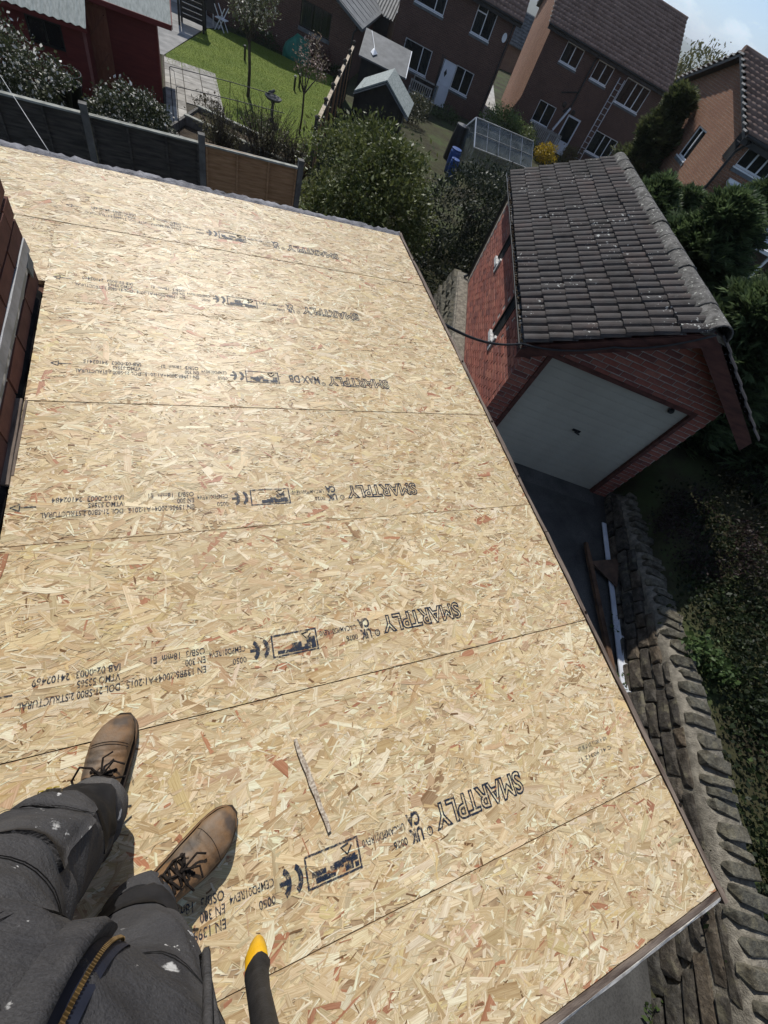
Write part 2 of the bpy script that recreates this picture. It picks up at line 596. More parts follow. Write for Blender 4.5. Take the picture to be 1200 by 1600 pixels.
def osb_base():
    t = NT('osb_base'); c = t.coord('Object')
    return t.fin(t.ramp(t.noise(c, 60, 5), [(0.3, (0.30, 0.20, 0.11)), (0.7, (0.46, 0.33, 0.19))]), 0.7, 0.2)


def osb_strand():
    t = NT('osb_strand')
    at = t.n('Attribute', attribute_name='col').outputs['Color']
    gr = t.n('Attribute', attribute_name='grain').outputs['Vector']     # along, across (metres), seed
    m = t.n('Mapping'); m.inputs['Scale'].default_value = (14, 420, 1); t.l(gr, m.inputs[0])
    f = t.noise(m.outputs[0], 1.0, 4, 0.6)
    col = t.mix(t.ramp(f, [(0.34, (0.75, 0.75, 0.75)), (0.60, (0, 0, 0))]), at, t.mix(1.0, at, (0.68, 0.58, 0.47), 'MULTIPLY'))
    m2 = t.n('Mapping'); m2.inputs['Scale'].default_value = (40, 900, 1); t.l(gr, m2.inputs[0])
    f2 = t.noise(m2.outputs[0], 1.0, 2)
    col = t.mix(t.ramp(f2, [(0.60, (0, 0, 0)), (0.72, (0.55, 0.55, 0.55))]), col, t.mix(1.0, col, (0.62, 0.5, 0.38), 'MULTIPLY'))
    eg = t.n('Attribute', attribute_name='edge').outputs['Fac']
    col = t.mix(t.ramp(eg, [(0.80, (0, 0, 0)), (0.97, (0.42, 0.42, 0.42))]), col, t.mix(1.0, col, (0.55, 0.40, 0.27), 'MULTIPLY'))
    ob = t.coord('Object')
    dirt = t.ramp(t.noise(ob, 1.7, 6, 0.7), [(0.50, (0, 0, 0)), (0.78, (0.5, 0.5, 0.5))])
    col = t.mix(dirt, col, t.mix(1.0, col, (0.80, 0.76, 0.70), 'MULTIPLY'))
    sc_ = t.math('MULTIPLY', t.ramp(t.noise(ob, 26, 4, 0.7), [(0.62, (0, 0, 0)), (0.72, (1, 1, 1))]), t.noise(ob, 2.3, 2))
    col = t.mix(t.math('MULTIPLY', sc_, 0.5), col, t.mix(1.0, col, (0.62, 0.56, 0.50), 'MULTIPLY'))
    t.bump(f, 0.5, 0.0008)
    return t.fin(col, t.math('MULTIPLY_ADD', f, 0.20, 0.33), 0.20)


M['osb_base'] = osb_base(); M['osb_strand'] = osb_strand()
M['ink'] = None
t = NT('stencil_ink'); c = t.coord('Object')
f = t.math('ADD', t.math('MULTIPLY', t.noise(c, 90, 4, 0.65), 0.6), t.math('MULTIPLY', t.noise(c, 420, 2), 0.4))
fac = t.ramp(f, [(0.39, (0.06, 0.06, 0.06)), (0.52, (0.94, 0.94, 0.94))])
t.fin((0.016, 0.024, 0.044), 0.55, 0.3)
tr = t.n('BsdfTransparent'); ms = t.n('MixShader')
t.l(fac, ms.inputs[0]); t.l(tr.outputs[0], ms.inputs[1]); t.l(t.b.outputs[0], ms.inputs[2]); t.l(ms.outputs[0], t.o.inputs['Surface'])
M['ink'] = t.m

PAL = np.array([[0.65, 0.545, 0.345], [0.70, 0.605, 0.41], [0.58, 0.465, 0.28], [0.61, 0.505, 0.315], [0.77, 0.695, 0.51], [0.51, 0.385, 0.215],
                [0.53, 0.455, 0.295], [0.54, 0.395, 0.25], [0.42, 0.215, 0.125], [0.37, 0.265, 0.15], [0.63, 0.52, 0.28]])
PW = np.array([.21, .17, .13, .155, .115, .065, .05, .042, .020, .010, .033])


def strands(x0, x1, y0, y1, seed, parent):
    g = np.random.default_rng(seed)
    area = (x1 - x0) * (y1 - y0)
    n1, n2 = int(area * 2700), int(area * 5200)
    n = n1 + n2
    big = np.arange(n) < n1
    L = np.where(big, 0.030 + 0.135 * g.beta(1.3, 2.4, n), 0.010 + 0.060 * g.beta(1.2, 2.6, n))
    Wd = np.where(big, 0.006 + 0.042 * g.beta(1.2, 3.0, n), 0.0014 + 0.008 * g.beta(1.0, 2.5, n))
    Wd = np.minimum(Wd, L * 0.55)
    th = np.where(g.random(n) < 0.66, g.normal(0, 0.42, n), g.random(n) * math.pi)
    cx = x0 + (x1 - x0) * g.random(n); cy = y0 + (y1 - y0) * g.random(n)
    z = np.where(big, 0.0002 + 0.0013 * g.random(n), 0.0008 + 0.0011 * g.random(n))
    # outline: six points, ragged or pointed ends, edges not quite parallel
    j = lambda a: g.normal(0, a, n)
    s = np.stack([-1 + j(.10) * 1.4, -1 + j(.10) * 1.4, j(.25) * .6, 1 + j(.10) * 1.4, 1 + j(.10) * 1.4, j(.25) * .6], 1)
    tp = np.where(g.random(n) < 0.35, g.random(n) * 0.8, 0.0); tq = np.where(g.random(n) < 0.35, g.random(n) * 0.8, 0.0)
    tt = np.stack([1 - tp, -1 + tp * g.random(n), -1 + j(.10), -1 + tq, 1 - tq * g.random(n), 1 + j(.10)], 1)
    sx = s * L[:, None] / 2; ty = tt * Wd[:, None] / 2
    bend = g.normal(0, 0.06, n)[:, None] * Wd[:, None]
    ty = ty + bend * (1 - s ** 2) * 2
    ca, sa = np.cos(th)[:, None], np.sin(th)[:, None]
    X = np.clip(cx[:, None] + sx * ca - ty * sa, x0, x1); Y = np.clip(cy[:, None] + sx * sa + ty * ca, y0, y1)
    tilt = g.normal(0, 0.007, n)[:, None]; roll = g.normal(0, 0.025, n)[:, None]
    Z = np.clip(z[:, None] + sx * tilt + ty * roll, 0.00005, 0.0023)
    V = np.stack([X, Y, Z], -1).reshape(-1, 3)
    b = 6 * np.arange(n)[:, None]
    F = np.concatenate([b + np.array([[0, 1, 2, 5]]), b + np.array([[5, 2, 3, 4]])], 0)
    tone = g.random(n) * 0.26 + 0.86
    col = PAL[g.choice(len(PAL), n, p=PW / PW.sum())]
    sl = (~big) & (g.random(n) < 0.07) & (L < 0.034)
    col[sl] = np.array([0.20, 0.12, 0.06])
    pale = (~big) & (g.random(n) < 0.20)
    col[pale] = np.array([0.80, 0.73, 0.55])
    col = col * np.array([1.055, 1.02, 0.992]) * (0.97 + 0.06 * ((seed * 37) % 10) / 10)
    col = np.clip(col * tone[:, None] * g.normal(1, 0.014, (n, 3)), 0, 0.82)
    C = np.concatenate([np.repeat(col, 6, 0), np.ones((6 * n, 1))], 1)
    seedv = g.random(n)[:, None] * 50
    GR = np.stack([sx + seedv * 3.1, ty + seedv, np.broadcast_to(seedv, sx.shape)], -1).reshape(-1, 3)
    E = np.abs(np.stack([tt[:, 0], -0.55 * np.ones(n), -0.55 * np.ones(n), -0.55 * np.ones(n), tt[:, 4], np.ones(n)], 1)).reshape(-1)
    E = E * (g.random(n) < 0.6).repeat(6)
    me = np_mesh('strands', V, F, {'col': ('FLOAT_COLOR', 'POINT', C), 'grain': ('FLOAT_VECTOR', 'POINT', GR), 'edge': ('FLOAT', 'POINT', E)})
    return tag(link('strands', me, M['osb_strand'], parent), kind='stuff')


def text_mesh(s, x_start, y_mid, h, width=None, outline=0.0, offset=0.0, up=-1):
    """lettering that reads towards -X with its top towards -Y, as on the boards; returns (verts, faces)"""
    cu = bpy.data.curves.new('lettering', 'FONT')
    cu.body = s; cu.size = 1.0; cu.resolution_u = 3
    if outline:
        cu.fill_mode = 'NONE'; cu.bevel_depth = outline; cu.bevel_resolution = 0
    cu.offset = offset
    ob = bpy.data.objects.new('lettering', cu)
    COL.objects.link(ob)
    dg = bpy.context.evaluated_depsgraph_get()
    me = bpy.data.meshes.new_from_object(ob.evaluated_get(dg))
    V = np.empty(len(me.vertices) * 3, np.float32); me.vertices.foreach_get('co', V); V = V.reshape(-1, 3)
    Fs = [tuple(p.vertices) for p in me.polygons]
    bpy.data.objects.remove(ob); bpy.data.curves.remove(cu); bpy.data.meshes.remove(me)
    if len(V) == 0: return [], []
    lo, hi = V.min(0), V.max(0)
    caph = 0.73
    sy = h / caph
    sxx = sy if width is None else width / (hi[0] - lo[0])
    X = x_start - (V[:, 0] - lo[0]) * sxx
    Y = y_mid + h / 2 - V[:, 1] * sy
    Z = 0.0027 + V[:, 2] * (0.0004 / outline if outline else 0)
    return list(zip(X, Y, Z)), Fs


def rect(mb, x0, x1, y0, y1, z=0.0027):
    mb.add([(x0, y0, z), (x1, y0, z), (x1, y1, z), (x0, y1, z)], [(0, 1, 2, 3)])


def printing(yc, seed, parent, maxdb=False, dx=0.0, gap=None):
    g = random.Random(seed)
    mb = MB()

    def T(s, x, dy, h, w=None, outline=0.0, offset=0.0):
        v, f = text_mesh(s, x + dx, yc + dy, h, w, outline, offset)
        mb.add(v, f)
    T('SMARTPLY', -0.590, 0.0, 0.060, 0.335, outline=0.030, offset=0.020)
    T('®', -0.938, -0.022, 0.022, 0.020, offset=0.02)
    if maxdb:
        T('MAX DB', -0.965, 0.0, 0.05, 0.15, offset=0.025)
    else:
        T('UK', -0.970, -0.019, 0.032, 0.042, offset=0.045); T('CA', -0.970, 0.019, 0.032, 0.042, offset=0.045)
        T('UKCAMPD01REV0', -1.022, 0.012, 0.018, 0.13, offset=0.01)
        T('0026', -1.022, -0.022, 0.018, 0.042, offset=0.01)
    # framed panel with a struck-over mark inside
    bx0, bx1, by0, by1 = -1.162 + dx, -1.312 + dx, yc - 0.036, yc + 0.036
    for r in ((bx1, bx0, by0, by0 + .005), (bx1, bx0, by1 - .005, by1), (bx0 - .005, bx0, by0 + .005, by1 - .005), (bx1, bx1 + .005, by0 + .005, by1 - .005)): rect(mb, *r)
    for k in range(12):
        xa = bx1 + 0.012 + g.random() * 0.12; ya = by0 + 0.008 + 0.026 * (k % 2) * g.random()
        rect(mb, xa, min(xa + 0.01 + 0.03 * g.random(), bx0 - .008), ya, ya + 0.008 + 0.010 * g.random(), 0.00272 + 0.00002 * k)
    mb.tube([(bx0 - .02, yc + .022, .0027), (bx0 - .035, yc + .006, .0027), (bx0 - .05, yc + .024, .0027), (bx0 - .028, yc + .028, .0027)], 0.0022, 4)
    # CE mark
    for cx, arc in ((-1.345, 2.3), (-1.375, 2.3)):
        pts = [(cx + dx + 0.0 + 0.026 * math.cos(a), yc + 0.033 * math.sin(a)) for a in np.linspace(-1.15, 1.15, 12)]
        pts_i = [(cx + dx + 0.0 + 0.014 * math.cos(a), yc + 0.021 * math.sin(a)) for a in np.linspace(-1.15, 1.15, 12)]
        # both letters open towards -X, the way the print reads
        vs = [(2 * (cx + dx) - p[0] + 2 * (p[0] - cx - dx), p[1], 0.0027) for p in pts] + [(q[0], q[1], 0.0027) for q in pts_i]
        mb.add(vs, [(k, k + 1, 12 + k + 1, 12 + k) for k in range(11)])
    rect(mb, -1.375 + dx - 0.004, -1.375 + dx + 0.018, yc - 0.005, yc + 0.005, 0.00274)
    T('CEMPD01REV4', -1.392, 0.012, 0.018, 0.105, offset=0.01)
    T('0050', -1.392, -0.022, 0.018, 0.04, offset=0.01)
    T('OSB/3  18mm  E1', -1.508, 0.028, 0.020, 0.145, offset=0.012)
    T('EN 300', -1.508, 0.002, 0.020, 0.055, offset=0.012)
    T('EN 13986:2004+A1:2015', -1.508, -0.026, 0.020, 0.205, offset=0.012)
    T('IAB 02-0003  241024%02d' % g.randrange(10, 99), -1.728, 0.028, 0.020, 0.20, offset=0.012)
    T('VTMO 53565', -1.728, 0.002, 0.020, 0.10, offset=0.012)
    T('DOL 21-SB00 2:STRUCTURAL', -1.728, -0.026, 0.020, 0.225, offset=0.012)
    # arrow
    ay = yc + 0.008
    rect(mb, -2.008 + dx, -1.966 + dx, ay - .0022, ay + .0022)
    pa = [(-2.008, .013), (-2.032, 0), (-2.008, -.013)]
    for k in range(3):
        p, q = pa[k], pa[(k + 1) % 3]
        mb.bar((p[0] + dx, ay + p[1], .0027 + .00002 * k), (q[0] + dx, ay + q[1], .0027 + .00002 * k), 0.003, 0.0002)
    return mb.build('printed_lettering', M['ink'], parent)


ROWS = [(-0.340, -0.0013, None), (0.0013, 0.5887, 0.150), (0.5913, 1.1787, 0.738), (1.1813, 1.7687, 1.308), (1.7713, 2.3587, 1.962), (2.3613, 2.9487, 2.504), (2.9513, 3.560, 3.105)]
for k, (y0, y1, yc) in enumerate(ROWS):
    x0 = -2.055
    mb = MB()
    dz = -0.0012 * (k % 2)
    if k < 5:
        mb.b2(x0, -0.002, y0, y1, -0.018, 0.0)
    elif k == 5:
        mb.b2(x0, -0.002, y0, y1, -0.018, 0.0); mb.b2(-2.60, x0 - .0005, 2.475, y1, -0.018, 0.0)
    else:
        mb.b2(-3.3, -0.002, y0, y1, -0.018, 0.0)
    b = mb.build('osb_board', M['osb_base'], ROOF)
    b.location.z = dz
    strands(x0 if k < 6 else -3.3, -0.002, y0, y1, 100 + k, b)
    if k == 5: strands(-2.60, x0, 2.475, y1, 120, b)
    if yc: printing(yc, k, b, maxdb=(k == 4), dx=(0.0, 0.0, -0.008, -0.012, 0.038, 0.003, 0.008)[k])
    if k == 1:
        # the faint batch stamp near the edge, and nail heads
        mb = MB()
        for dy, s, w in ((0.012, 'AB 4 0026 21:7 B 27', .15), (-0.014, 'C 41 90312 17', .17)):
            v, f = text_mesh(s, -0.17, 0.155 + dy * 1.2 + 0.0, 0.012, w); mb.add(v, f)
        mb.build('batch_stamp', M['ink'], b)

M['old_timber'] = pm('old_timber', (0.075, 0.052, 0.040), (0.24, 0.19, 0.15), 7, 0.85, 0.25, 0.5, 0.004, stretch=(6, 1, 6))
M['old_timber_x'] = pm('old_timber_x', (0.075, 0.052, 0.040), (0.24, 0.19, 0.15), 7, 0.85, 0.25, 0.5, 0.004, stretch=(1, 6, 6))
M['felt'] = pm('roof_felt', (0.07, 0.07, 0.08), (0.25, 0.245, 0.26), 14, 0.8, 0.35, 0.8, 0.01)
M['knot'] = pm('knot', (0.01, 0.007, 0.005), (0.03, 0.02, 0.014), 30, 0.9, 0.1)
for (ya, yb, o1, o2) in ((-0.378, 1.02, 0.000, 0.002), (1.024, 2.42, 0.001, -0.002), (2.424, 3.60, -0.001, 0.003)):
    mb = MB(); n = 14
    vs, fs = [], []
    rings = []
    for i in range(n):
        y = ya + (yb - ya) * i / (n - 1); w = 0.026 + 0.004 * math.sin(9 * y) + random.uniform(-.0015, .0015); e = o1 + (o2 - o1) * i / (n - 1)
        zt = 0.006 + random.uniform(-.002, .002)
        rings.append([Vector((0.001 + e, y, -0.15)), Vector((0.001 + e + w, y, -0.15)), Vector((0.001 + e + w, y, zt - 0.006)), Vector((0.001 + e + w - 0.006, y, zt)), Vector((0.001 + e, y, zt))])
    mb.loft(rings); b = mb.build('edge_batten', M['old_timber'], ROOF)
    k = MB()
    for yy in ([0.62, -0.1] if ya < 0 else [1.35, 1.72, 2.2] if ya < 2 else [2.7, 3.25]):
        k.tube([(0.012 + e, yy, 0.003), (0.012 + e, yy, 0.0095)], 0.006, 7)
    k.build('knot', M['knot'], b)
mb = MB(); rings = []
for i in range(12):
    x = -2.3 + 2.33 * i / 11; w = 0.021 + 0.002 * math.sin(7 * x)
    rings.append([Vector((x, -0.344, 0.002)), Vector((x, -0.344, -0.16)), Vector((x, -0.344 - w, -0.16)), Vector((x, -0.344 - w, -0.006)), Vector((x, -0.344 - w + .006, 0.000))])
mb.loft(rings); b = mb.build('front_fascia', M['old_timber_x'], ROOF)
mb = MB(); rings = []
for i in range(40):
    x = -2.3 + 2.32 * i / 39; w = 0.004 + 0.004 * random.random()
    rings.append([Vector((x, -0.3625 + 0.003 * random.random(), 0.0008)), Vector((x, -0.363, -0.06)), Vector((x, -0.3655 - .5 * w, -0.06)), Vector((x, -0.3655 - .5 * w, -0.002 - 0.004 * random.random()))])
mb.loft(rings); mb.build('peeling_paint', pm('peeling_paint', (0.30, 0.28, 0.25), (0.72, 0.70, 0.66), 22, 0.7, 0.3), b)
# torn felt along the far edge
V, F = [], []
xs = np.arange(-3.3, 0.03, 0.02)
g = np.random.default_rng(5)
prof = [(3.562, -0.003), (3.580, 0.004), (3.60, 0.000), (3.620, 0.002), (3.640, -0.02), (3.642, -0.12)]
for x in xs:
    e = 0.005 * math.sin(11 * x) + 0.005 * math.sin(37 * x) + g.normal(0, .004)
    for i, (y, z) in enumerate(prof): V.append((x, y + (e if i > 2 else 0.2 * e * (i > 0)), z + (g.normal(0, .003) if 0 < i < 5 else 0)))
k = len(prof)
for i in range(len(xs) - 1):
    for j in range(k - 1): F.append((i * k + j, (i + 1) * k + j, (i + 1) * k + j + 1, i * k + j + 1))
link('roof_felt', np_mesh('roof_felt', V, F), M['felt'], ROOF)
# the walls that carry the roof
M['dark_brick'] = brick_mat('extension_brick', (0.16, 0.075, 0.05), (0.20, 0.10, 0.07), (0.10, 0.06, 0.045), (0.22, 0.2, 0.18))
mb = MB()
mb.b2(-0.22, -0.012, -0.31, 3.55, -3.05, -0.16); mb.b2(-3.3, -0.22, 3.35, 3.55, -4.2, -0.16); mb.b2(-2.3, -0.22, -0.31, -0.12, -3.05, -0.16)
mb.b2(-2.3, -0.02, -0.30, 3.54, -0.158, -0.02)
mb.build('wall', M['dark_brick'], ROOF)
# loose sliver of board
s = MB(); rings = []
p0, p1 = Vector((-1.291, 0.462, 0.0045)), Vector((-1.234, 0.219, 0.004))
d = (p1 - p0); sd = Vector((-d.y, d.x, 0)).normalized()
for i in range(9):
    p = p0.lerp(p1, i / 8) + sd * random.uniform(-.0012, .0012); w = 0.0060 * (0.75 + 0.5 * math.sin(math.pi * i / 8)) + random.uniform(-.001, .001)
    rings.append([p + sd * w + Vector((0, 0, .004)), p - sd * w + Vector((0, 0, .006)), p - sd * w * .9 + Vector((0, 0, -.003)), p + sd * w * .9 + Vector((0, 0, -.003))])
s.loft(rings)
tag(s.build('wood_sliver', pm('sliver_wood', (0.22, 0.16, 0.11), (0.66, 0.58, 0.46), 120, 0.8, 0.2, 0.5, 0.002)), 'thin splintered offcut of strand board lying loose beside the boots', 'wood offcut')

# ------------------------------------------------------------------ the house wall at the left
HW = thing('house_wall', 'dark red brick house wall rising along the left edge of the flat roof', 'wall', (-2.072, 0.6, 0))
M['house_brick'] = real_brick_mat('house_brick', [(0.0, (0.10, 0.042, 0.031)), (0.3, (0.135, 0.058, 0.042)), (0.55, (0.085, 0.040, 0.033)), (0.8, (0.155, 0.072, 0.050)), (1.0, (0.11, 0.052, 0.040))], 30)
M['mortar'] = pm('mortar', (0.20, 0.18, 0.155), (0.36, 0.33, 0.29), 20, 0.95, 0.1, 0.5, 0.004)
M['lead'] = pm('lead_flashing', (0.14, 0.15, 0.16), (0.28, 0.29, 0.31), 9, 0.5, 0.4, 0.4, 0.003)
mb = MB(); mb.b2(-0.25, -0.009, -0.17, 1.857, -0.6, 1.99); mb.build('mortar_bed', M['mortar'], HW)
M['house_far'] = brick_mat('house_far_brick', (0.11, 0.047, 0.035), (0.145, 0.065, 0.046), (0.085, 0.042, 0.034), (0.26, 0.235, 0.20))
for y0_, y1_, z0_, z1_ in ((-4.0, 1.866, 1.9905, 5.2), (-4.0, -0.1705, -3.0, 1.99), (-0.17, 1.866, -3.0, -0.6005)):
    mb = MB(); mb.b2(-0.25, -0.0015, y0_, y1_, z0_, z1_); mb.build('wall', M['house_far'], HW)


def brick_proto(name, sx, sy, sz, jit, m):
    mb = MB(); mb.box((0, 0, 0), (sx, sy, sz), None, jit)
    me = mb.mesh(name); me.materials.append(m); return me


BP = [brick_proto('brick', 0.1, 0.215, 0.065, 0.0022, M['house_brick']) for _ in range(4)]
for c in range(23):
    z = 0.185 + c * 0.078 + 0.033
    off = 0.1125 * (c % 2)
    y = 1.866 - off - 0.1075 if not off else 1.866 - 0.05
    first = True
    while y > -0.15:
        if first and off:
            link('brick', BP[c % 4], None, HW, (-0.05, 1.866 - 0.051, z), None, (1, 0.475, 1.0)); y = 1.866 - 0.1125 - 0.1075
        else:
            link('brick', BP[random.randrange(4)], None, HW, (-0.05 + random.uniform(-.0015, .0015), y, z), (0, 0, random.uniform(-.006, .006)), (1, 1, 1.0)); y -= 0.225
        first = False
for k in range(10):      # the brown course below the flashing
    link('brick', BP[k % 4], None, HW, (-0.053, 1.75 - 0.225 * k, 0.042), None, (1, 1, 1.15))
mb = MB(); rings = []
for i in range(25):
    y = -1.4 + 3.262 * i / 24; w = random.uniform(-.002, .002)
    rings.append([Vector((-0.02, y, 0.186)), Vector((0.006 + w, y, 0.184)), Vector((0.010 + w, y, 0.140 + w)), Vector((-0.02, y, 0.138))])
mb.loft(rings); mb.build('lead_flashing', M['lead'], HW)
mb = MB(); rings = []
for i in range(80):
    y = -1.4 + 3.25 * i / 79; e = 0.012 * abs(math.sin(23 * y)) * random.random() + 0.008 * random.random()
    rings.append([Vector((-0.02, y, 0.139)), Vector((0.004, y, 0.138)), Vector((0.003, y, 0.100 + e)), Vector((-0.02, y, 0.098 + e))])
mb.loft(rings); mb.build('old_render', pm('old_render', (0.20, 0.20, 0.18), (0.60, 0.58, 0.52), 11, 0.9, 0.15, 0.5, 0.004, lo=0.5, hi=0.6), HW)
mb = MB(); mb.box((0.006, 1.80, 0.112), (0.006, 0.07, 0.055), Matrix.Rotation(0.3, 3, 'X')); mb.build('white_patch', M['grey_sill'], HW)
mb = MB(); mb.bar((0.005, 1.17, 0.004), (0.008, 0.80, 0.003), 0.02, 0.014); mb.bar((0.024, 1.17, -0.002), (0.020, 0.84, -0.004), 0.008, 0.012)
mb.build('timber_packer', M['old_timber'], HW)
mb = MB(); rings = []
for i in range(40):
    y = -1.4 + 3.2 * i / 39; e = random.uniform(-.003, .004)
    rings.append([Vector((-0.01, y, -0.03)), Vector((0.013 + e, y, -0.03)), Vector((0.010 + e, y, -0.004)), Vector((-0.01, y, 0.014 + e))])
mb.loft(rings); mb.build('tar_fillet', pm('tar', (.006, .006, .006), (.018, .017, .016), 20, .95, .05, .6, .004), HW)  # black strip standing in for the shaded gap at the wall foot

# ------------------------------------------------------------------ retaining wall of rubble beside the drive
RW = thing('retaining_wall', 'low rubble stone retaining wall with upright coping stones beside the driveway', 'stone wall', (3.5, 0.4, -3.0))


def stone_mat(name, stops):
    t = NT(name)
    a = t.n('ObjectInfo').outputs['Random']
    col = t.ramp(a, stops)
    c = t.n('NewGeometry').outputs['Position']
    col = t.mix(t.ramp(t.noise(c, 11.0, 7, 0.7), [(0.40, (0, 0, 0)), (0.60, (0.9, 0.9, 0.9))]), col, t.mix(1.0, col, (0.40, 0.38, 0.36), 'MULTIPLY'))
    col = t.mix(t.ramp(t.noise(c, 32, 5, 0.7), [(0.50, (0, 0, 0)), (0.66, (0.6, 0.6, 0.6))]), col, t.mix(1.0, col, (1.8, 1.75, 1.6), 'MULTIPLY'))
    col = t.mix(t.ramp(t.noise(c, 9, 5), [(0.56, (0, 0, 0)), (0.66, (0.55, 0.55, 0.55))]), col, (0.20, 0.18, 0.12))
    t.bump(t.noise(c, 14, 8, 0.7), 1.0, 0.035)
    return t.fin(col, 0.9, 0.2)


M['stone'] = stone_mat('rubble_stone', [(0, (0.065, 0.058, 0.050)), (0.3, (0.125, 0.11, 0.09)), (0.55, (0.085, 0.08, 0.07)), (0.8, (0.17, 0.13, 0.09)), (1, (0.075, 0.07, 0.062))])
M['cope'] = stone_mat('coping_stone', [(0, (0.10, 0.095, 0.076)), (0.4, (0.17, 0.155, 0.118)), (0.7, (0.12, 0.115, 0.092)), (1, (0.19, 0.17, 0.125))])
M['wall_mortar'] = pm('wall_mortar', (0.14, 0.125, 0.10), (0.31, 0.28, 0.225), 14, 0.95, 0.1, 0.8, 0.02)


def stone_proto(name, ch, jit, m, seed):
    """a block with worn edges: 24 corners, about 1 x 1 x 1"""
    g = random.Random(seed)
    bm = bmesh.new()
    for sx in (-1, 1):
        for sy in (-1, 1):
            for sz in (-1, 1):
                for ax in range(3):         # three chipped points near every corner
                    c_ = [sx * .5, sy * .5, sz * .5]
                    for q in range(3): c_[q] *= 1 - abs(g.gauss(ch if q != ax else ch * .4, jit))
                    bm.verts.new(c_)
    for q in range(4): bm.verts.new((g.uniform(-.4, .4), g.choice((-.52, .52)), g.uniform(-.35, .35)))
    r_ = bmesh.ops.convex_hull(bm, input=list(bm.verts))
    bmesh.ops.delete(bm, geom=[v for v in bm.verts if not v.link_faces], context='VERTS')
    me = bpy.data.meshes.new(name); bm.to_mesh(me); bm.free(); me.materials.append(m); return me


SP = [stone_proto('stone', 0.17, 0.09, M['stone'], k) for k in range(6)]
CP = [stone_proto('coping_stone', 0.26, 0.07, M['cope'], 20 + k) for k in range(5)]


def wall_at(s):
    """s in metres from the near end: plan point, tangent, top height"""
    L = 0
    for (x0, y0), (x1, y1) in zip(WALL_LINE[:-1], WALL_LINE[1:]):
        l = math.hypot(x1 - x0, y1 - y0)
        if s <= L + l or (x1, y1) == WALL_LINE[-1]:
            t = (s - L) / l
            p = Vector((x0 + (x1 - x0) * t, y0 + (y1 - y0) * t, 0)); d = Vector(((x1 - x0) / l, (y1 - y0) / l, 0))
            return p, d, float(np.interp(p.y, [-3.7, -1.0, 0.2, 1.0, 2.2, 2.7], [-2.08, -2.2, -2.32, -2.46, -2.66, -2.72]))
        L += l


WL = sum(math.hypot(b[0] - a[0], b[1] - a[1]) for a, b in zip(WALL_LINE[:-1], WALL_LINE[1:]))
off = Vector(RW.location)
mb = MB(); rings = []
for i in range(60):
    p, d, zt = wall_at(WL * i / 59); nr = Vector((d.y, -d.x, 0))
    w = lambda: random.uniform(-.012, .012)
    rings.append([q - off for q in (p + nr * 0.04 + Vector((0, 0, -3.1)), p + nr * (0.05 + w()) + Vector((0, 0, -2.8)), p + nr * (0.07 + w()) + Vector((0, 0, zt - 0.10)), p + nr * (0.05 + w()) + Vector((0, 0, zt - 0.015)),
                  p + nr * (0.12 + w()) + Vector((0, 0, zt + 0.055 + w())), p + nr * (0.38 + w()) + Vector((0, 0, zt + 0.065 + w())), p + nr * 0.46 + Vector((0, 0, zt - 0.2)), p + nr * 0.46 + Vector((0, 0, -3.1)))])
mb.loft(rings); mb.build('mortar_core', M['wall_mortar'], RW, smooth=True)
g = random.Random(3)
z = -3.03
course = 0
while z < -2.1:
    h = g.uniform(0.13, 0.25); s = g.uniform(-0.3, 0)
    while s < WL:
        l = g.uniform(0.18, 0.60) * (1.25 if s < 3 else 0.85)
        p, d, zt = wall_at(min(WL, max(0, s + l / 2))); nr = Vector((d.y, -d.x, 0))
        hh = min(h * g.uniform(0.85, 1.1), zt - 0.03 - z)
        if hh > 0.07:
            q = p + nr * (0.10 + 0.015 * course) + Vector((0, 0, z + hh / 2)) - off
            link('stone', SP[g.randrange(6)], None, RW, q, (g.uniform(-.05, .05), g.uniform(-.06, .06), math.atan2(d.y, d.x) + g.uniform(-.06, .06)), (l * 0.98, 0.25, hh * 0.97))
        s += l
    z += h; course += 1
s = 0.0
while s < WL:
    l = g.uniform(0.095, 0.19); p, d, zt = wall_at(min(WL, s + l / 2)); nr = Vector((d.y, -d.x, 0))
    q = p + nr * (0.225 + g.uniform(-.02, .03)) + Vector((0, 0, zt + 0.035 + g.uniform(-.02, .02))) - off
    link('coping_stone', CP[g.randrange(5)], None, RW, q, (g.uniform(-.10, .10), g.uniform(-.18, .18), math.atan2(d.y, d.x) + g.uniform(-.14, .14)), (l * 0.80, g.uniform(0.27, 0.36), g.uniform(0.13, 0.18)))
    s += l + 0.012

# timber and white boards left against the foot of the wall
M['white_board'] = pm('white_board', (0.50, 0.52, 0.56), (0.72, 0.74, 0.78), 3, 0.5, 0.3, 0.1)
M['brown_timber'] = pm('brown_timber', (0.05, 0.03, 0.02), (0.15, 0.085, 0.05), 5, 0.8, 0.2, 0.5, 0.004)
M['brown_sheet'] = pm('brown_sheet', (0.07, 0.045, 0.032), (0.15, 0.09, 0.06), 6, 0.8, 0.2, 0.3)


def board(name, p, q, w, h, m, label, cat, up=(0, 0, 1), jag=False):
    p, q = Vector(p), Vector(q); c = (p + q) / 2
    mb = MB(); n = 8; d = (q - p).normalized(); sd = d.cross(Vector(up)).normalized(); tt = sd.cross(d)
    rings = []
    for i in range(n):
        e = p.lerp(q, i / (n - 1)) - c + sd * random.uniform(-.003, .003)
        k = 1.0 if not jag or 0 < i < n - 1 else 0.6
        rings.append([e + sd * a * w * k / 2 + tt * b * h / 2 for a, b in ((-1, -1), (1, -1), (1, 1), (-1, 1))])
    mb.loft(rings)
    o = mb.build(name, m); o.location = c
    return tag(o, label, cat)


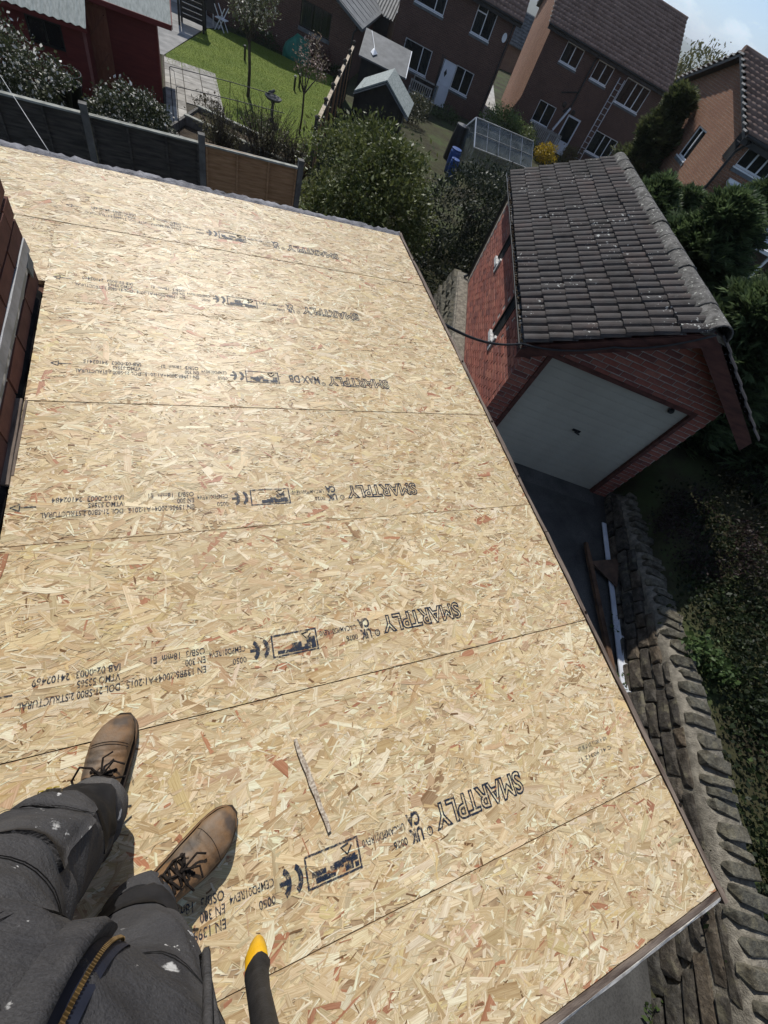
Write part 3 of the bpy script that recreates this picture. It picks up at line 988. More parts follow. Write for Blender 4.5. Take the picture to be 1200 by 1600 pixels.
board('fascia_board', (4.50, 2.28, -2.95), (3.05, -0.30, -2.93), 0.075, 0.018, M['white_board'], 'long white plastic board lying along the foot of the rubble wall', 'board', (0, 0, 1))
board('painted_batten', (3.72, 0.78, -2.93), (3.0, -0.52, -2.90), 0.05, 0.03, M['white_upvc'], 'shorter flaking white batten beside the long white board on the driveway', 'batten', (0, 0, 1), True)
board('timber_plank', (3.86, 1.98, -2.93), (3.08, 0.05, -2.91), 0.07, 0.05, M['brown_timber'], 'weathered brown timber length lying on the dark driveway', 'plank', (0, 0, 1), True)
mb = MB(); mb.add([(-.24, .1, .02), (.20, .05, .09), (.22, -.02, .10), (-.05, -.36, .07), (-.24, .1, .0), (.20, .05, .07), (.22, -.02, .08), (-.05, -.36, .05)], [(0, 1, 2, 3), (7, 6, 5, 4), (0, 4, 5, 1), (1, 5, 6, 2), (2, 6, 7, 3), (3, 7, 4, 0)])
o = mb.build('timber_offcut', M['brown_sheet']); o.location = (4.0, 1.58, -2.95)
tag(o, 'brown triangular sheet offcut lying across the white board on the driveway', 'wood offcut')

# ------------------------------------------------------------------ the brick garage (local x across the front, y back, z up)
GA = thing('garage', 'red brick garage with mossy dark tiled roof and closed cream up-and-over door', 'garage', GO, TH)
M['g_brick'] = real_brick_mat('garage_brick', [(0, (0.27, 0.092, 0.066)), (0.25, (0.33, 0.118, 0.084)), (0.5, (0.18, 0.072, 0.060)), (0.75, (0.36, 0.145, 0.10)), (1, (0.24, 0.09, 0.072))], 25)
M['g_mortar'] = pm('garage_mortar', (0.30, 0.25, 0.21), (0.46, 0.40, 0.35), 15, 0.95, 0.1, 0.4, 0.004)
M['g_timber'] = pm('garage_timber', (0.060, 0.022, 0.016), (0.13, 0.05, 0.036), 5, 0.7, 0.3, 0.4, 0.004, stretch=(1, 1, 4))
M['cream_door'] = pm('cream_door', (0.35, 0.325, 0.26), (0.42, 0.395, 0.32), 1.2, 0.55, 0.3, 0.1, .003, stretch=(1.2, 1, .6))
XL, XR, YB = -2.46, 0.37, 5.55
DX0, DX1, DH = -2.20, 0.11, 1.94
EV, RG, XM = 2.075, 2.985, -0.90         # height of eaves and ridge, middle line
SL = (RG - EV) / (XM + 2.64)
top_at = lambda x: (EV + SL * (x + 2.64) - 0.06) if x < XM else (EV + SL * (0.84 - x) - 0.06)
# mortar core: front with the door hole, sides, back
mb = MB()
mb.prism([(XL + .009, 0.009), (DX0, 0.009), (DX0, 0.10), (XL + .11, 0.10), (XL + .11, YB - .1), (XR - .11, YB - .1), (XR - .11, 0.10), (DX1, 0.10), (DX1, 0.009), (XR - .009, 0.009), (XR - .009, YB - .009), (XL + .009, YB - .009)], -0.05, DH)
pts = [(XL + .009, DH + .0005), (XR - .009, DH + .0005), (XR - .009, top_at(XR)), (XM, top_at(XM)), (XL + .009, top_at(XL))]
for ya, yb in ((0.009, 0.1), (YB - .1, YB - .009)):
    vs = [(x, ya, z) for x, z in pts] + [(x, yb, z) for x, z in pts]
    mb.add(vs, [(0, 1, 2, 3, 4), (9, 8, 7, 6, 5)] + [(k, k + 5, (k + 1) % 5 + 5, (k + 1) % 5) for k in range(5)])
mb.b2(XL + .009, XL + .1, 0.101, YB - .101, DH + .0005, top_at(XL)); mb.b2(XR - .1, XR - .009, 0.101, YB - .101, DH + .0005, top_at(XR))
mb.build('mortar_bed', M['g_mortar'], GA)
GB = [brick_proto('brick', 0.209, 0.10, 0.060, 0.0022, M['g_brick']) for _ in range(4)]
GL = [brick_proto('brick', 0.10, 0.210, 0.061, 0.0022, M['g_brick']) for _ in range(4)]
g = random.Random(11)
nb = 0
for c in range(40):
    z0 = c * 0.075 + 0.004; zc = z0 + 0.0325
    x = XL - (0.1125 if c % 2 else 0)
    while x < XR:
        a, b = max(x, XL), min(x + 0.215, XR)
        x += 0.225
        segs = []
        if zc < DH + 0.01:
            if a < DX0 - .02: segs.append((a, min(b, DX0)))
            if b > DX1 + .02: segs.append((max(a, DX1), b))
        else:
            segs.append((a, b))
        for a, b in segs:
            if b - a < 0.03: continue
            if zc + .03 > min(top_at(a), top_at(b)):
                continue
            link('brick', GB[g.randrange(4)], None, GA, ((a + b) / 2, 0.05 + g.uniform(-.0015, .0015), zc), (0, g.uniform(-.004, .004), 0), ((b - a) / 0.215, 1, 1)); nb += 1
WIN = [(1.33, 1.69, 1.06, 1.78), (3.50, 3.87, 1.28, 1.95)]
rest = MB(); nl = 0
cand = []
for c in range(27):
    z0 = c * 0.075 + 0.004
    y = 0.1045 + (0.1125 if c % 2 else 0.0)
    while y + 0.2 < YB - .1:
        cand.append((y, z0)); y += 0.225
def hole(y, z):
    return any(y < w[1] and y + .215 > w[0] and z < w[3] and z + .065 > w[2] for w in WIN)
cand = [q for q in cand if not hole(*q)]
cand.sort(key=lambda q: q[0] * 1.0 - 0.4 * q[1])
for i, (y, z) in enumerate(cand):
    e = g.uniform(-.003, .002)
    if nb + nl < 296:
        link('brick', GL[g.randrange(4)], None, GA, (XL + .05 + e, y + .1075, z + .0325), (0, 0, g.uniform(-.006, .006))); nl += 1
    else:
        rest.box((XL + .05 + e, y + .1075, z + .0325), (0.10, 0.210, 0.061), Matrix.Rotation(g.uniform(-.006, .006), 3, 'Z'), 0.002)
for c in range(1, 27, 2):
    rest.b2(XL, XL + .1, .1045, .2065, c * .075 + .004, c * .075 + .065, .002)
for c in range(27):       # closers round the openings and the far corner
    z0 = c * 0.075 + 0.004
    for w in WIN:
        if z0 < w[3] and z0 + .065 > w[2]:
            rest.b2(XL, XL + .1, w[0] - .10 - .05 * (c % 2), w[0], z0, z0 + .065, 0.002); rest.b2(XL, XL + .1, w[1], w[1] + .10 + .05 * (c % 2), z0, z0 + .065, 0.002)
tag(rest.build('bricks', M['g_brick'], GA), kind='stuff')
# narrow windows in the side wall: recess, dark pane, white sill
for (y0, y1, z0, z1) in WIN:
    m1 = MB(); m1.b2(XL + .008, XL + .012, y0, y1, z0, z1); wdw = m1.build('window', M['interior'], GA)
    m2 = MB()
    m2.b2(XL - .012, XL + .008, y0 - .005, y1 + .005, z1 - .03, z1 + .02); m2.b2(XL - .012, XL + .008, y0, y0 + .035, z0 + .26, z1 - .03); m2.b2(XL - .012, XL + .008, y1 - .035, y1, z0, z1 - .03)
    m2.build('frame', M['dark_frame'], wdw)
    m3 = MB(); m3.b2(XL - .03, XL + .01, y0 - .02, y0 + .055, z0 - .13, z0 + .10, .004); m3.b2(XL - .05, XL + .01, y0 + .06, y1 + .03, z0 - .07, z0 - .005, .003)
    m3.build('sill', pm('chipped_white', (0.30, 0.29, 0.27), (0.72, 0.71, 0.69), 16, 0.7, 0.2, 0.3), wdw)
# the door: leaf of long pressed ribs, frame, handle
mb = MB(); rings = []
n = 17; z = 0.012
prof = []
while z < DH - 0.01:
    z2 = min(z + 0.118, DH - 0.004)
    prof += [(0.046, z), (0.046, z + 0.004), (0.040, z + 0.008), (0.040, z2 - 0.004), (0.046, z2 - 0.0005)]; z = z2
V, F = [], []
for (y, zz) in prof: V += [(DX0 + .066, y, zz), (DX1 - .066, y, zz)]
for i in range(len(prof) - 1): F.append((2 * i, 2 * i + 1, 2 * i + 3, 2 * i + 2))
mb.add(V, F); mb.b2(DX0 + .066, DX1 - .066, 0.054, 0.075, 0.01, DH - .005)
door = mb.build('garage_door', M['cream_door'], GA)
mb = MB(); mb.b2(DX0 + .002, DX0 + .064, -0.012, 0.06, 0.0, DH + .03); mb.b2(DX1 - .064, DX1 - .002, -0.012, 0.06, 0.0, DH + .03); mb.b2(DX0 + .064, DX1 - .064, -0.010, 0.06, DH - .03, DH + .028)
mb.build('door_frame', M['g_timber'], GA)
mb = MB(); mb.box((-1.045, 0.034, 1.02), (0.13, 0.012, 0.035)); mb.tube([(-1.045, 0.03, 1.02), (-1.045, -0.02, 1.02)], 0.016, 8); mb.bar((-1.09, -0.022, 1.03), (-1.0, -0.022, 1.01), 0.018, 0.018)
mb.build('handle', M['black_plastic'], door)
mb = MB(); mb.lathe((0, 0, 0), [(0.03, 0), (0.045, .02), (0.03, .05)], 10); o = mb.build('lock', M['black_plastic'], door); o.location = (-0.22, 0.035, 1.86); o.rotation_euler = (R(90), 0, 0)
mb = MB(); mb.b2(DX0 + .07, DX1 - .07, 0.028, 0.046, 0.0, 0.012); mb.build('seal', M['black_plastic'], door)
# roof: rolled tiles one by one on the slope in view
t = NT('garage_tile'); oi = t.n('ObjectInfo').outputs['Random']; c = t.coord('Object')
wc = t.n('NewGeometry').outputs['Position']
col = t.ramp(oi, [(0, (0.042, 0.035, 0.032)), (0.35, (0.062, 0.050, 0.045)), (0.7, (0.048, 0.040, 0.037)), (1, (0.085, 0.062, 0.054))])
col = t.mix(t.ramp(t.noise(wc, 6, 6, 0.65), [(0.4, (0, 0, 0)), (0.65, (0.7, 0.7, 0.7))]), col, (0.070, 0.067, 0.064))
col = t.mix(t.ramp(t.noise(wc, 2.4, 5, 0.6), [(0.50, (0, 0, 0)), (0.68, (0.75, 0.75, 0.75))]), col, (0.022, 0.021, 0.018))
lich = t.math('MULTIPLY', t.noise(wc, 22, 4, 0.6), t.math('ADD', t.noise(wc, 1.6, 3), 0.5))
col = t.mix(t.ramp(lich, [(0.685, (0, 0, 0)), (0.72, (0.85, 0.85, 0.85))]), col, (0.50, 0.50, 0.46))
t.bump(t.noise(wc, 70, 5), 0.6, 0.006)
M['tile'] = t.fin(col, 0.85, 0.25)
SLEN = math.hypot(XM + 2.64 - .06, RG - EV - .03); PIT = math.atan(SL)
NC, NR = 7, 18
gauge = SLEN / NC; tw = (YB + .25 + .06) / NR


def tile_proto(seed):
    """double roman tile: x up the slope, y along the ridge, z out; two rolls, thick front edge"""
    g = random.Random(seed); mb = MB(); k = 7
    ys, hs = [], []
    for r in range(2):
        for i in range(k):
            t = i / (k - 1); ys.append((r + 0.03 + t * 0.94) * tw / 2); hs.append(0.042 * max(0.0, math.sin(math.pi * t)) ** 0.62)
    ys.append(tw); hs.append(0.0)
    V = []
    for y, h in zip(ys, hs): V.append((0.0, y - tw / 2, h + .022 + g.uniform(-.0015, .0015)))
    for y, h in zip(ys, hs): V.append((gauge + 0.05, y - tw / 2, h + g.uniform(-.001, .001)))
    for y, h in zip(ys, hs): V.append((0.004, y - tw / 2, h * 0.9 - .004))
    m = len(ys); F = []
    for i in range(m - 1):
        F.append((i, m + i, m + i + 1, i + 1)); F.append((2 * m + i, i, i + 1, 2 * m + i + 1))
    mb.add(V, F); me = mb.mesh('roof_tile'); me.materials.append(M['tile']); return me


TP = [tile_proto(k) for k in range(5)]
g = random.Random(21)
for c in range(NC):
    for r in range(NR):
        s = c * gauge - 0.035
        x = -2.64 + s * math.cos(PIT); z = EV + s * math.sin(PIT) + 0.012
        link('roof_tile', TP[g.randrange(5)], None, GA, (x + g.uniform(-.010, .010), -0.25 - .03 + (r + .5) * tw + g.uniform(-.004, .004), z + g.uniform(-.004, .005)), (g.uniform(-.012, .012), -PIT + g.uniform(-.012, .012), g.uniform(-.016, .016)))
# boards under the tiles, and the far slope laid in one sheet of rolls
mb = MB()
for sx, x0, x1 in ((1, -2.60, XM), (-1, 0.80, XM)):
    z0 = EV - .02 + .006; z1 = RG - .02
    mb.add([(x0, -.24, z0), (x1, -.24, z1), (x1, YB + .05, z1), (x0, YB + .05, z0), (x0, -.24, z0 - .03), (x1, -.24, z1 - .03), (x1, YB + .05, z1 - .03), (x0, YB + .05, z0 - .03)], [(0, 1, 2, 3), (7, 6, 5, 4), (0, 4, 5, 1), (1, 5, 6, 2), (2, 6, 7, 3), (3, 7, 4, 0)])
mb.build('roof_boards', M['g_timber'], GA)
V, F = [], []
nyy = NR * 2 * 6
for c in range(NC):
    for e in (0, 1):
        s = c * gauge - .03 + e * (gauge + .03)
        for i in range(nyy + 1):
            y = -.28 + (YB + .31) * i / nyy; h = .030 * max(0, math.sin(math.pi * ((i % 6) / 6))) ** .7 + (.018 if e == 0 else 0)
            V.append((0.84 - s * math.cos(PIT) + h * math.sin(PIT), y, EV + s * math.sin(PIT) + h * math.cos(PIT) + .012))
    b = c * 2 * (nyy + 1)
    for i in range(nyy): F.append((b + i, b + i + 1, b + nyy + 2 + i, b + nyy + 1 + i))
tag(link('roof_tiles', np_mesh('roof_tiles', V, F), M['tile'], GA), kind='stuff')


def ridge_proto(seed):
    g = random.Random(seed); mb = MB(); rings = []
    for i, y in enumerate((0, 0.02, 0.44, 0.455)):
        r = 0.150 - 0.012 * (i / 3) + g.uniform(-.003, .003); rr = []
        for k in range(9):
            a = math.pi * (k / 8); rr.append(Vector((r * math.cos(a), y, r * math.sin(a) * 0.98)))
        for k in range(9):
            a = math.pi * (1 - k / 8); rr.append(Vector(((r - .016) * math.cos(a), y, (r - .016) * math.sin(a) * 0.98 - .001)))
        rings.append(rr)
    mb.loft(rings); me = mb.mesh('ridge_tile', True); me.materials.append(M['ridge']); return me


t = NT('ridge_tile'); wc = t.n('NewGeometry').outputs['Position']; oi = t.n('ObjectInfo').outputs['Random']
col = t.ramp(oi, [(0, (0.12, 0.115, 0.107)), (1, (0.17, 0.162, 0.15))])
col = t.mix(t.ramp(t.noise(wc, 9, 8, 0.75), [(0.40, (0, 0, 0)), (0.58, (0.9, 0.9, 0.9))]), col, (0.055, 0.052, 0.047))
col = t.mix(t.ramp(t.noise(wc, 26, 4, 0.6), [(0.60, (0, 0, 0)), (0.66, (0.8, 0.8, 0.8))]), col, (0.42, 0.42, 0.37))
t.bump(t.noise(wc, 60, 6), 0.9, 0.008); M['ridge'] = t.fin(col, 0.95, 0.15)
RP = [ridge_proto(k) for k in range(3)]
for k in range(13):
    link('ridge_tile', RP[k % 3], None, GA, (XM + 0.02 + g.uniform(-.006, .006), -0.27 + 0.452 * k, RG - .055 + g.uniform(-.006, .006)), (g.uniform(-.012, .012), g.uniform(-.02, .02), g.uniform(-.008, .008)))
mb = MB(); rings = []
for k in range(60):
    y = -.25 + 5.85 * k / 59; e = g.uniform(0, .02)
    rings.append([Vector((XM - .165 - e, y, RG - .08)), Vector((XM - .12, y, RG - .03)), Vector((XM + .16, y, RG - .03)), Vector((XM + .19 + e, y, RG - .09))])
mb.loft(rings); mb.build('ridge_mortar', M['wall_mortar'], GA)
# barge boards, soffit, gutter, fascia
for (x0, z0) in ((-2.66, EV - .05), (0.86, EV - .05)):
    mb = MB(); z1 = RG - .035
    for (ya, yb, h, lift) in ((-.252, -.226, 0.17, 0.0),):
        mb.add([(x0, ya, z0 + lift), (XM, ya, z1 + lift), (XM, ya, z1 - h), (x0, ya, z0 - h), (x0, yb, z0 + lift), (XM, yb, z1 + lift), (XM, yb, z1 - h), (x0, yb, z0 - h)], [(0, 3, 2, 1), (4, 5, 6, 7), (0, 1, 5, 4), (1, 2, 6, 5), (2, 3, 7, 6), (3, 0, 4, 7)])
    mb.build('barge_board', M['g_timber'], GA)
    mb = MB(); mb.add([(x0, -.225, z0 - .11), (XM, -.225, z1 - .11), (XM, -.002, z1 - .11), (x0, -.002, z0 - .11)], [(0, 1, 2, 3)]); mb.build('soffit', M['g_timber'], GA)
mb = MB(); rings = []
for y in (-.26, YB + .06):
    rr = []
    for k in range(9): a = math.pi + math.pi * k / 8; rr.append(Vector((-2.665 + .052 * math.cos(a), y, EV - .035 + .052 * math.sin(a))))
    for k in range(9): a = 2 * math.pi - math.pi * k / 8; rr.append(Vector((-2.665 + .046 * math.cos(a), y, EV - .035 + .046 * math.sin(a) + .002)))
    rings.append(rr)
mb.loft(rings); gut = mb.build('gutter', M['black_plastic'], GA)
mb = MB(); g2 = random.Random(4)
for k in range(260): mb.box((-2.665 + g2.uniform(-.035, .035), g2.uniform(-.24, YB), EV - .055 + g2.uniform(0, .02)), (g2.uniform(.01, .035), g2.uniform(.01, .03), g2.uniform(.006, .02)), Matrix.Rotation(g2.uniform(0, 3), 3, 'Z'))
tag(mb.build('debris', M['soil'], gut), kind='stuff')
mb = MB(); mb.b2(-2.61, -2.585, -.22, YB + .03, EV - .19, EV - .02); mb.build('fascia', M['g_timber'], GA)
mb = MB(); mb.b2(-2.582, XL - .002, -.22, YB + .02, EV - .185, EV - .165); mb.build('soffit', M['g_timber'], GA)
mb = MB(); mb.tube([(XL - .05, YB - .06, EV - .1), (XL - .05, YB - .06, .1), (XL - .12, YB - .06, .02)], 0.034, 8); mb.build('downpipe', M['black_plastic'], GA)
# stone footing under the side wall where the land drops away
PL = thing('garden_wall', 'sloping mossy rubble stone footing running under the side wall of the brick garage', 'stone wall', G(-2.75, 3.0, -3.9), TH)
mb = MB(); mb.b2(0.02, 0.28, -2.1, 2.75, -0.6, 0.87); mb.b2(0.05, 0.275, -2.12, 2.72, 0.8705, 0.905, .004); mb.build('mortar_core', M['wall_mortar'], PL)
g = random.Random(8)
for c in range(7):
    y = -2.1 + g.uniform(-.1, .1)
    while y < 2.7:
        l = g.uniform(.16, .38); z = -.2 + c * .155
        link('stone', CP[g.randrange(5)], None, PL, (0.06 - (6 - c) * .055 + g.uniform(-.03, .03), y + l / 2, z), (g.uniform(-.2, .2), g.uniform(-.4, -.1), g.uniform(-.3, .3) + R(90)), (l, .24, .17)); y += l * 1.02
# cables
def cable(name, pts, r, m, label, sag=0.0):
    p = [Vector(q) for q in pts]; P = []
    for a, b in zip(p[:-1], p[1:]):
        for i in range(12): P.append(a.lerp(b, i / 12) - Vector((0, 0, sag * 4 * (i / 12) * (1 - i / 12))))
    P.append(p[-1]); c = P[0]
    mb = MB(); mb.tube([q - c for q in P], r, 6)
    o = mb.build(name, m, None, True); o.location = c
    return tag(o, label, 'cable')


wpt = lambda a, b, z: GO + U * a + W * b + Vector((0, 0, z))
cable('power_cable', [(0.045, 2.60, -0.03), wpt(-2.70, -0.30, EV + .0), wpt(-1.75, -0.285, EV + .36), wpt(-0.93, -0.30, RG - .02)], 0.011, M['black_plastic'], 'black cable sagging from the roof edge across to the tiled garage gable', 0.07)
cable('washing_line', [(-2.13, 3.60, 0.0), (-2.88, 6.0, -0.42)], 0.0022, pm('old_line', (.35, .35, .34), (.5, .5, .48), 9), 'thin white line running from the far roof edge over the dark fence', 0.0)

# ------------------------------------------------------------------ houses
M['brick_dark'] = brick_mat('brick_dark', (0.155, 0.082, 0.060), (0.205, 0.108, 0.078), (0.12, 0.070, 0.056), (0.24, 0.20, 0.165))
M['brick_warm'] = brick_mat('brick_warm', (0.35, 0.175, 0.10), (0.43, 0.22, 0.13), (0.31, 0.155, 0.10), (0.40, 0.34, 0.27))
M['house_tile'] = pm('house_tile', (0.16, 0.105, 0.080), (0.25, 0.172, 0.136), 2.5, 0.85, 0.25, 0.5, 0.01)
M['grey_roof'] = pm('grey_roof', (0.085, 0.09, 0.092), (0.16, 0.165, 0.165), 3, 0.7, 0.3, 0.5, 0.01, stretch=(1, 1, 1))
M['door_blue'] = pm('door_white', (0.60, 0.63, 0.68), (0.70, 0.73, 0.78), 2, 0.45, 0.3, 0.05)


def wall_face(mb, x0, x1, z0, z1, holes, y, rev=0.09, axis='x'):
    """a wall face with real openings and reveals. axis 'x': runs along x at y, facing -y; 'y': runs along y at x=y arg, facing -x"""
    xs = sorted({x0, x1, *[h[0] for h in holes], *[h[1] for h in holes]}); zs = sorted({z0, z1, *[h[2] for h in holes], *[h[3] for h in holes]})
    P = (lambda a, d, z: (a, y + d, z)) if axis == 'x' else (lambda a, d, z: (y + d, a, z))
    for i in range(len(xs) - 1):
        for j in range(len(zs) - 1):
            cx, cz = (xs[i] + xs[i + 1]) / 2, (zs[j] + zs[j + 1]) / 2
            if any(h[0] < cx < h[1] and h[2] < cz < h[3] for h in holes): continue
            mb.add([P(xs[i], 0, zs[j]), P(xs[i + 1], 0, zs[j]), P(xs[i + 1], 0, zs[j + 1]), P(xs[i], 0, zs[j + 1])], [(0, 1, 2, 3)])
    for a, b, c, d in holes:
        for q in ([(a, 0, c), (a, rev, c), (a, rev, d), (a, 0, d)], [(b, 0, d), (b, rev, d), (b, rev, c), (b, 0, c)], [(a, 0, d), (a, rev, d), (b, rev, d), (b, 0, d)], [(a, 0, c), (b, 0, c), (b, rev, c), (a, rev, c)]):
            mb.add([P(*p) for p in q], [(0, 1, 2, 3)])


def window(parent, h, y, lights, fm, curtains=(), axis='x', sill=True, fw=0.045, transom=None):
    """frame with mullions, a pane for each light, curtains behind, stone sill"""
    a, b, c, d = h
    BX = (lambda mb, x0, x1, y0, y1, z0, z1: mb.b2(x0, x1, y + y0, y + y1, z0, z1)) if axis == 'x' else (lambda mb, x0, x1, y0, y1, z0, z1: mb.b2(y + y0, y + y1, x0, x1, z0, z1))
    f = MB(); o0, o1 = 0.045, 0.088
    BX(f, a + .001, a + fw, o0, o1, c + .001, d - .001); BX(f, b - fw, b - .001, o0, o1, c + .001, d - .001)
    BX(f, a + fw, b - fw, o0, o1, c + .001, c + fw * 1.2); BX(f, a + fw, b - fw, o0, o1, d - fw, d - .001)
    ed = [a + fw]
    for t in lights[:-1]:
        xm = a + (b - a) * t; BX(f, xm - fw * .55, xm + fw * .55, o0 - .006, o1, c + fw * 1.2, d - fw); ed += [xm - fw * .55, xm + fw * .55]
    ed.append(b - fw)
    if transom: BX(f, ed[0], ed[1], o0 - .004, o1 - .002, c + (d - c) * transom - .025, c + (d - c) * transom + .025)
    w = f.build('window', fm, parent)
    for k in range(len(lights)):
        p = MB(); BX(p, ed[2 * k], ed[2 * k + 1], .066, .072, c + fw * 1.2, d - fw); p.build('pane', M['glass'], w)
    r = MB(); BX(r, a, b, .5, .51, c, d); BX(r, a - .3, a - .28, .09, .51, c, d); r.build('room', M['interior'], w)
    for (u0, u1) in curtains:
        q = MB(); n = 14; V = []; F = []
        for i in range(n + 1):
            x = a + (b - a) * (u0 + (u1 - u0) * i / n); yy = .17 + .02 * math.sin(i * 2.1)
            for z in (c + .02, d - .02): V.append((x, y + yy, z) if axis == 'x' else (y + yy, x, z))
        F = [(2 * i, 2 * i + 2, 2 * i + 3, 2 * i + 1) for i in range(n)]
        q.add(V, F); q.build('curtain', M['curtain'], w)
    if sill:
        s = MB(); BX(s, a - .04, b + .04, -.04, .044, c - .04, c - .001); s.build('sill', fm if fm is M['white_upvc'] else M['grey_sill'], w)
        s = MB(); BX(s, a - .04, b + .04, -.028, -.002, c - .13, c - .043); s.build('sill', M['grey_sill'], w)
    return w


def tiled_slope(parent, x0, x1, y0, z0, y1, z1, tw=0.21, cg=0.35, name='roof_tiles', m=None, hgt=0.032):
    """courses of rolled tiles from the eave (y0,z0) up to the ridge (y1,z1)"""
    L = math.hypot(y1 - y0, z1 - z0); dy, dz = (y1 - y0) / L, (z1 - z0) / L
    nc = max(2, round(L / cg)); cg = L / nc; nt = max(2, round((x1 - x0) / tw)); k = 6
    xs = np.linspace(x0, x1, nt * k + 1); h = hgt * np.maximum(0, np.sin(np.pi * (np.arange(nt * k + 1) % k) / k)) ** 0.7
    V, F = [], []
    g = np.random.default_rng(int(abs(x1 * 100)))
    for c in range(nc):
        jit = np.repeat(g.normal(0, .004, nt + 1), k)[:nt * k + 1]
        for s, e in ((c * cg - .05, .075), ((c + 1) * cg, 0.0), (c * cg - .046, -.01)):
            hh = (h if e >= 0 else h * .8) + e + jit
            V.append(np.stack([xs, y0 + s * dy - hh * dz * np.sign(dy if dy else 1) * (1 if dy >= 0 else -1), z0 + s * dz + hh * abs(dy)], 1))
        n = len(xs); b = c * 3 * n; i = np.arange(n - 1)
        F.append(np.stack([b + i, b + i + 1, b + n + i + 1, b + n + i], 1)); F.append(np.stack([b + 2 * n + i, b + 2 * n + i + 1, b + i + 1, b + i], 1))
    return tag(link(name, np_mesh(name, np.concatenate(V), np.concatenate(F)), m or M['house_tile'], parent), kind='stuff')


def house(label, B, base, x0, x1, depth, eave, ridge_z, holes, wm, gm, over=(0.25, 0.28), gable_holes=(), ridge_y=None):
    """gabled house whose long face looks towards the camera; B is the plan point of local x=0 on that face"""
    H = thing('house', label, 'house', (B[0], B[1], base), TH)
    e = eave - base; rz = ridge_z - base; ry = ridge_y if ridge_y else depth / 2
    mb = MB(); wall_face(mb, x0, x1, -0.6, e, holes, 0.0)
    mb.build('wall', wm, H)
    mb = MB(); mb.add([(x1, depth, -0.6), (x0, depth, -0.6), (x0, depth, e), (x1, depth, e)], [(0, 1, 2, 3)]); mb.build('wall', wm, H)
    gl = MB(); pitch = (rz - e) / (ry + over[1])
    gt = e + pitch * over[1] - .08
    wall_face(gl, 0, depth, -0.6, gt, gable_holes, x0 + .001, axis='y')
    gl.add([(x0 + .001, 0, gt), (x0 + .001, depth, gt), (x0 + .001, ry, rz - .06)], [(0, 1, 2)])
    gl.build('gable_wall', gm, H); gl = MB()
    gl.add([(x1 - .001, 0, -.6), (x1 - .001, depth, -.6), (x1 - .001, depth, gt), (x1 - .001, ry, rz - .06), (x1 - .001, 0, gt)], [(0, 1, 2, 3, 4)])
    gl.build('gable_wall', gm, H)
    xa, xb = x0 - over[0], x1 + over[0]
    ov = over[1]
    mb = MB()
    for sgn, ye in ((1, -ov), (-1, 2 * ry + ov)):
        mb.add([(xa, ye, e - .05), (xb, ye, e - .05), (xb, ry, rz - .05), (xa, ry, rz - .05), (xa, ye, e - .14), (xb, ye, e - .14), (xb, ry, rz - .14), (xa, ry, rz - .14)], [(0, 1, 2, 3), (7, 6, 5, 4), (0, 4, 5, 1), (1, 5, 6, 2), (2, 6, 7, 3), (3, 7, 4, 0)])
    roof = mb.build('roof', M['dark_frame'], H)
    tiled_slope(roof, xa - .02, xb + .02, -ov, e, ry, rz)
    tiled_slope(roof, xa - .02, xb + .02, 2 * ry + ov, e, ry, rz)
    mb = MB(); mb.tube([(xa - .03, ry, rz + .01), (xb + .03, ry, rz + .01)], 0.12, 10); mb.build('ridge', M['house_tile'], roof)
    mb = MB(); n = 12
    mb.tube([(xa, -ov - .06, e - .03), (xb, -ov - .06, e - .03)], 0.055, 8); mb.b2(xa, xb, -ov - .012, -ov + .012, e - .22, e - .055); mb.b2(xa + .02, xb - .02, -ov + .014, -.002, e - .22, e - .20)
    mb.build('gutter', M['dark_frame'], H)
    return H


# -- the house with the white stable door
b2, B2 = -5.4, (14.061, 32.913)
rel = lambda hs, b: [(a, c, z0 - b, z1 - b) for a, c, z0, z1 in hs]
h2 = rel([(-0.83, 0.01, -5.385, -3.355), (0.02, 1.16, -4.37, -3.33), (-3.27, -1.58, -4.46, -3.34), (-3.29, -1.58, -1.96, -0.88), (0.12, 1.28, -1.95, -0.87)], b2)
H2 = house('dark brick house with a white stable door between white windows', B2, b2, -4.05, 2.43, 8.2, -0.68, 1.65, h2, M['brick_dark'], M['brick_dark'])
d = h2[0]
mb = MB(); mb.b2(d[0] + .002, d[1] - .002, .02, .07, d[2], d[2] + .98); mb.b2(d[0] + .002, d[1] - .002, .02, .07, d[2] + 1.0, d[3] - .002); mb.b2(d[0] + .01, d[1] - .01, .01, .02, d[2] + .955, d[2] + 1.01)
dr = mb.build('door', M['door_blue'], H2)
mb = MB(); mb.add([(-.50, .017, d[2] + 1.32), (-.41, .017, d[2] + 1.50), (-.50, .017, d[2] + 1.68), (-.59, .017, d[2] + 1.50)], [(0, 3, 2, 1)]); mb.build('pane', M['interior'], dr)
mb = MB(); mb.tube([(-.74, .018, d[2] + 1.06), (-.74, -.03, d[2] + 1.06), (-.66, -.03, d[2] + 1.05)], .012, 6); mb.build('handle', M['aluminium'], dr)
window(H2, h2[1], 0, (.5, 1), M['white_upvc']); window(H2, h2[2], 0, (.66, 1), M['white_upvc'], ((0, .25), (.72, 1)))
window(H2, h2[3], 0, (.68, 1), M['white_upvc'], ((0, .2), (.72, 1))); window(H2, h2[4], 0, (.5, 1), M['white_upvc'], ((0, .5), (.78, 1)), transom=.78)
mb = MB(); n = 18
mb.loft([[Vector((2.05 + .13 * math.cos(6.283 * k / n), yy, -1.5 - b2 + .19 * math.sin(6.283 * k / n))) for k in range(n)] for yy in (-.002, -.035)]); mb.build('oval_plaque', M['white_upvc'], H2)
mb = MB(); mb.tube([(2.30, -.05, 4.5), (2.30, -.05, 0.0)], .035, 8); mb.tube([(2.55, -.33, 4.66), (2.30, -.05, 4.5)], .035, 8); mb.build('drainpipe', M['dark_frame'], H2)
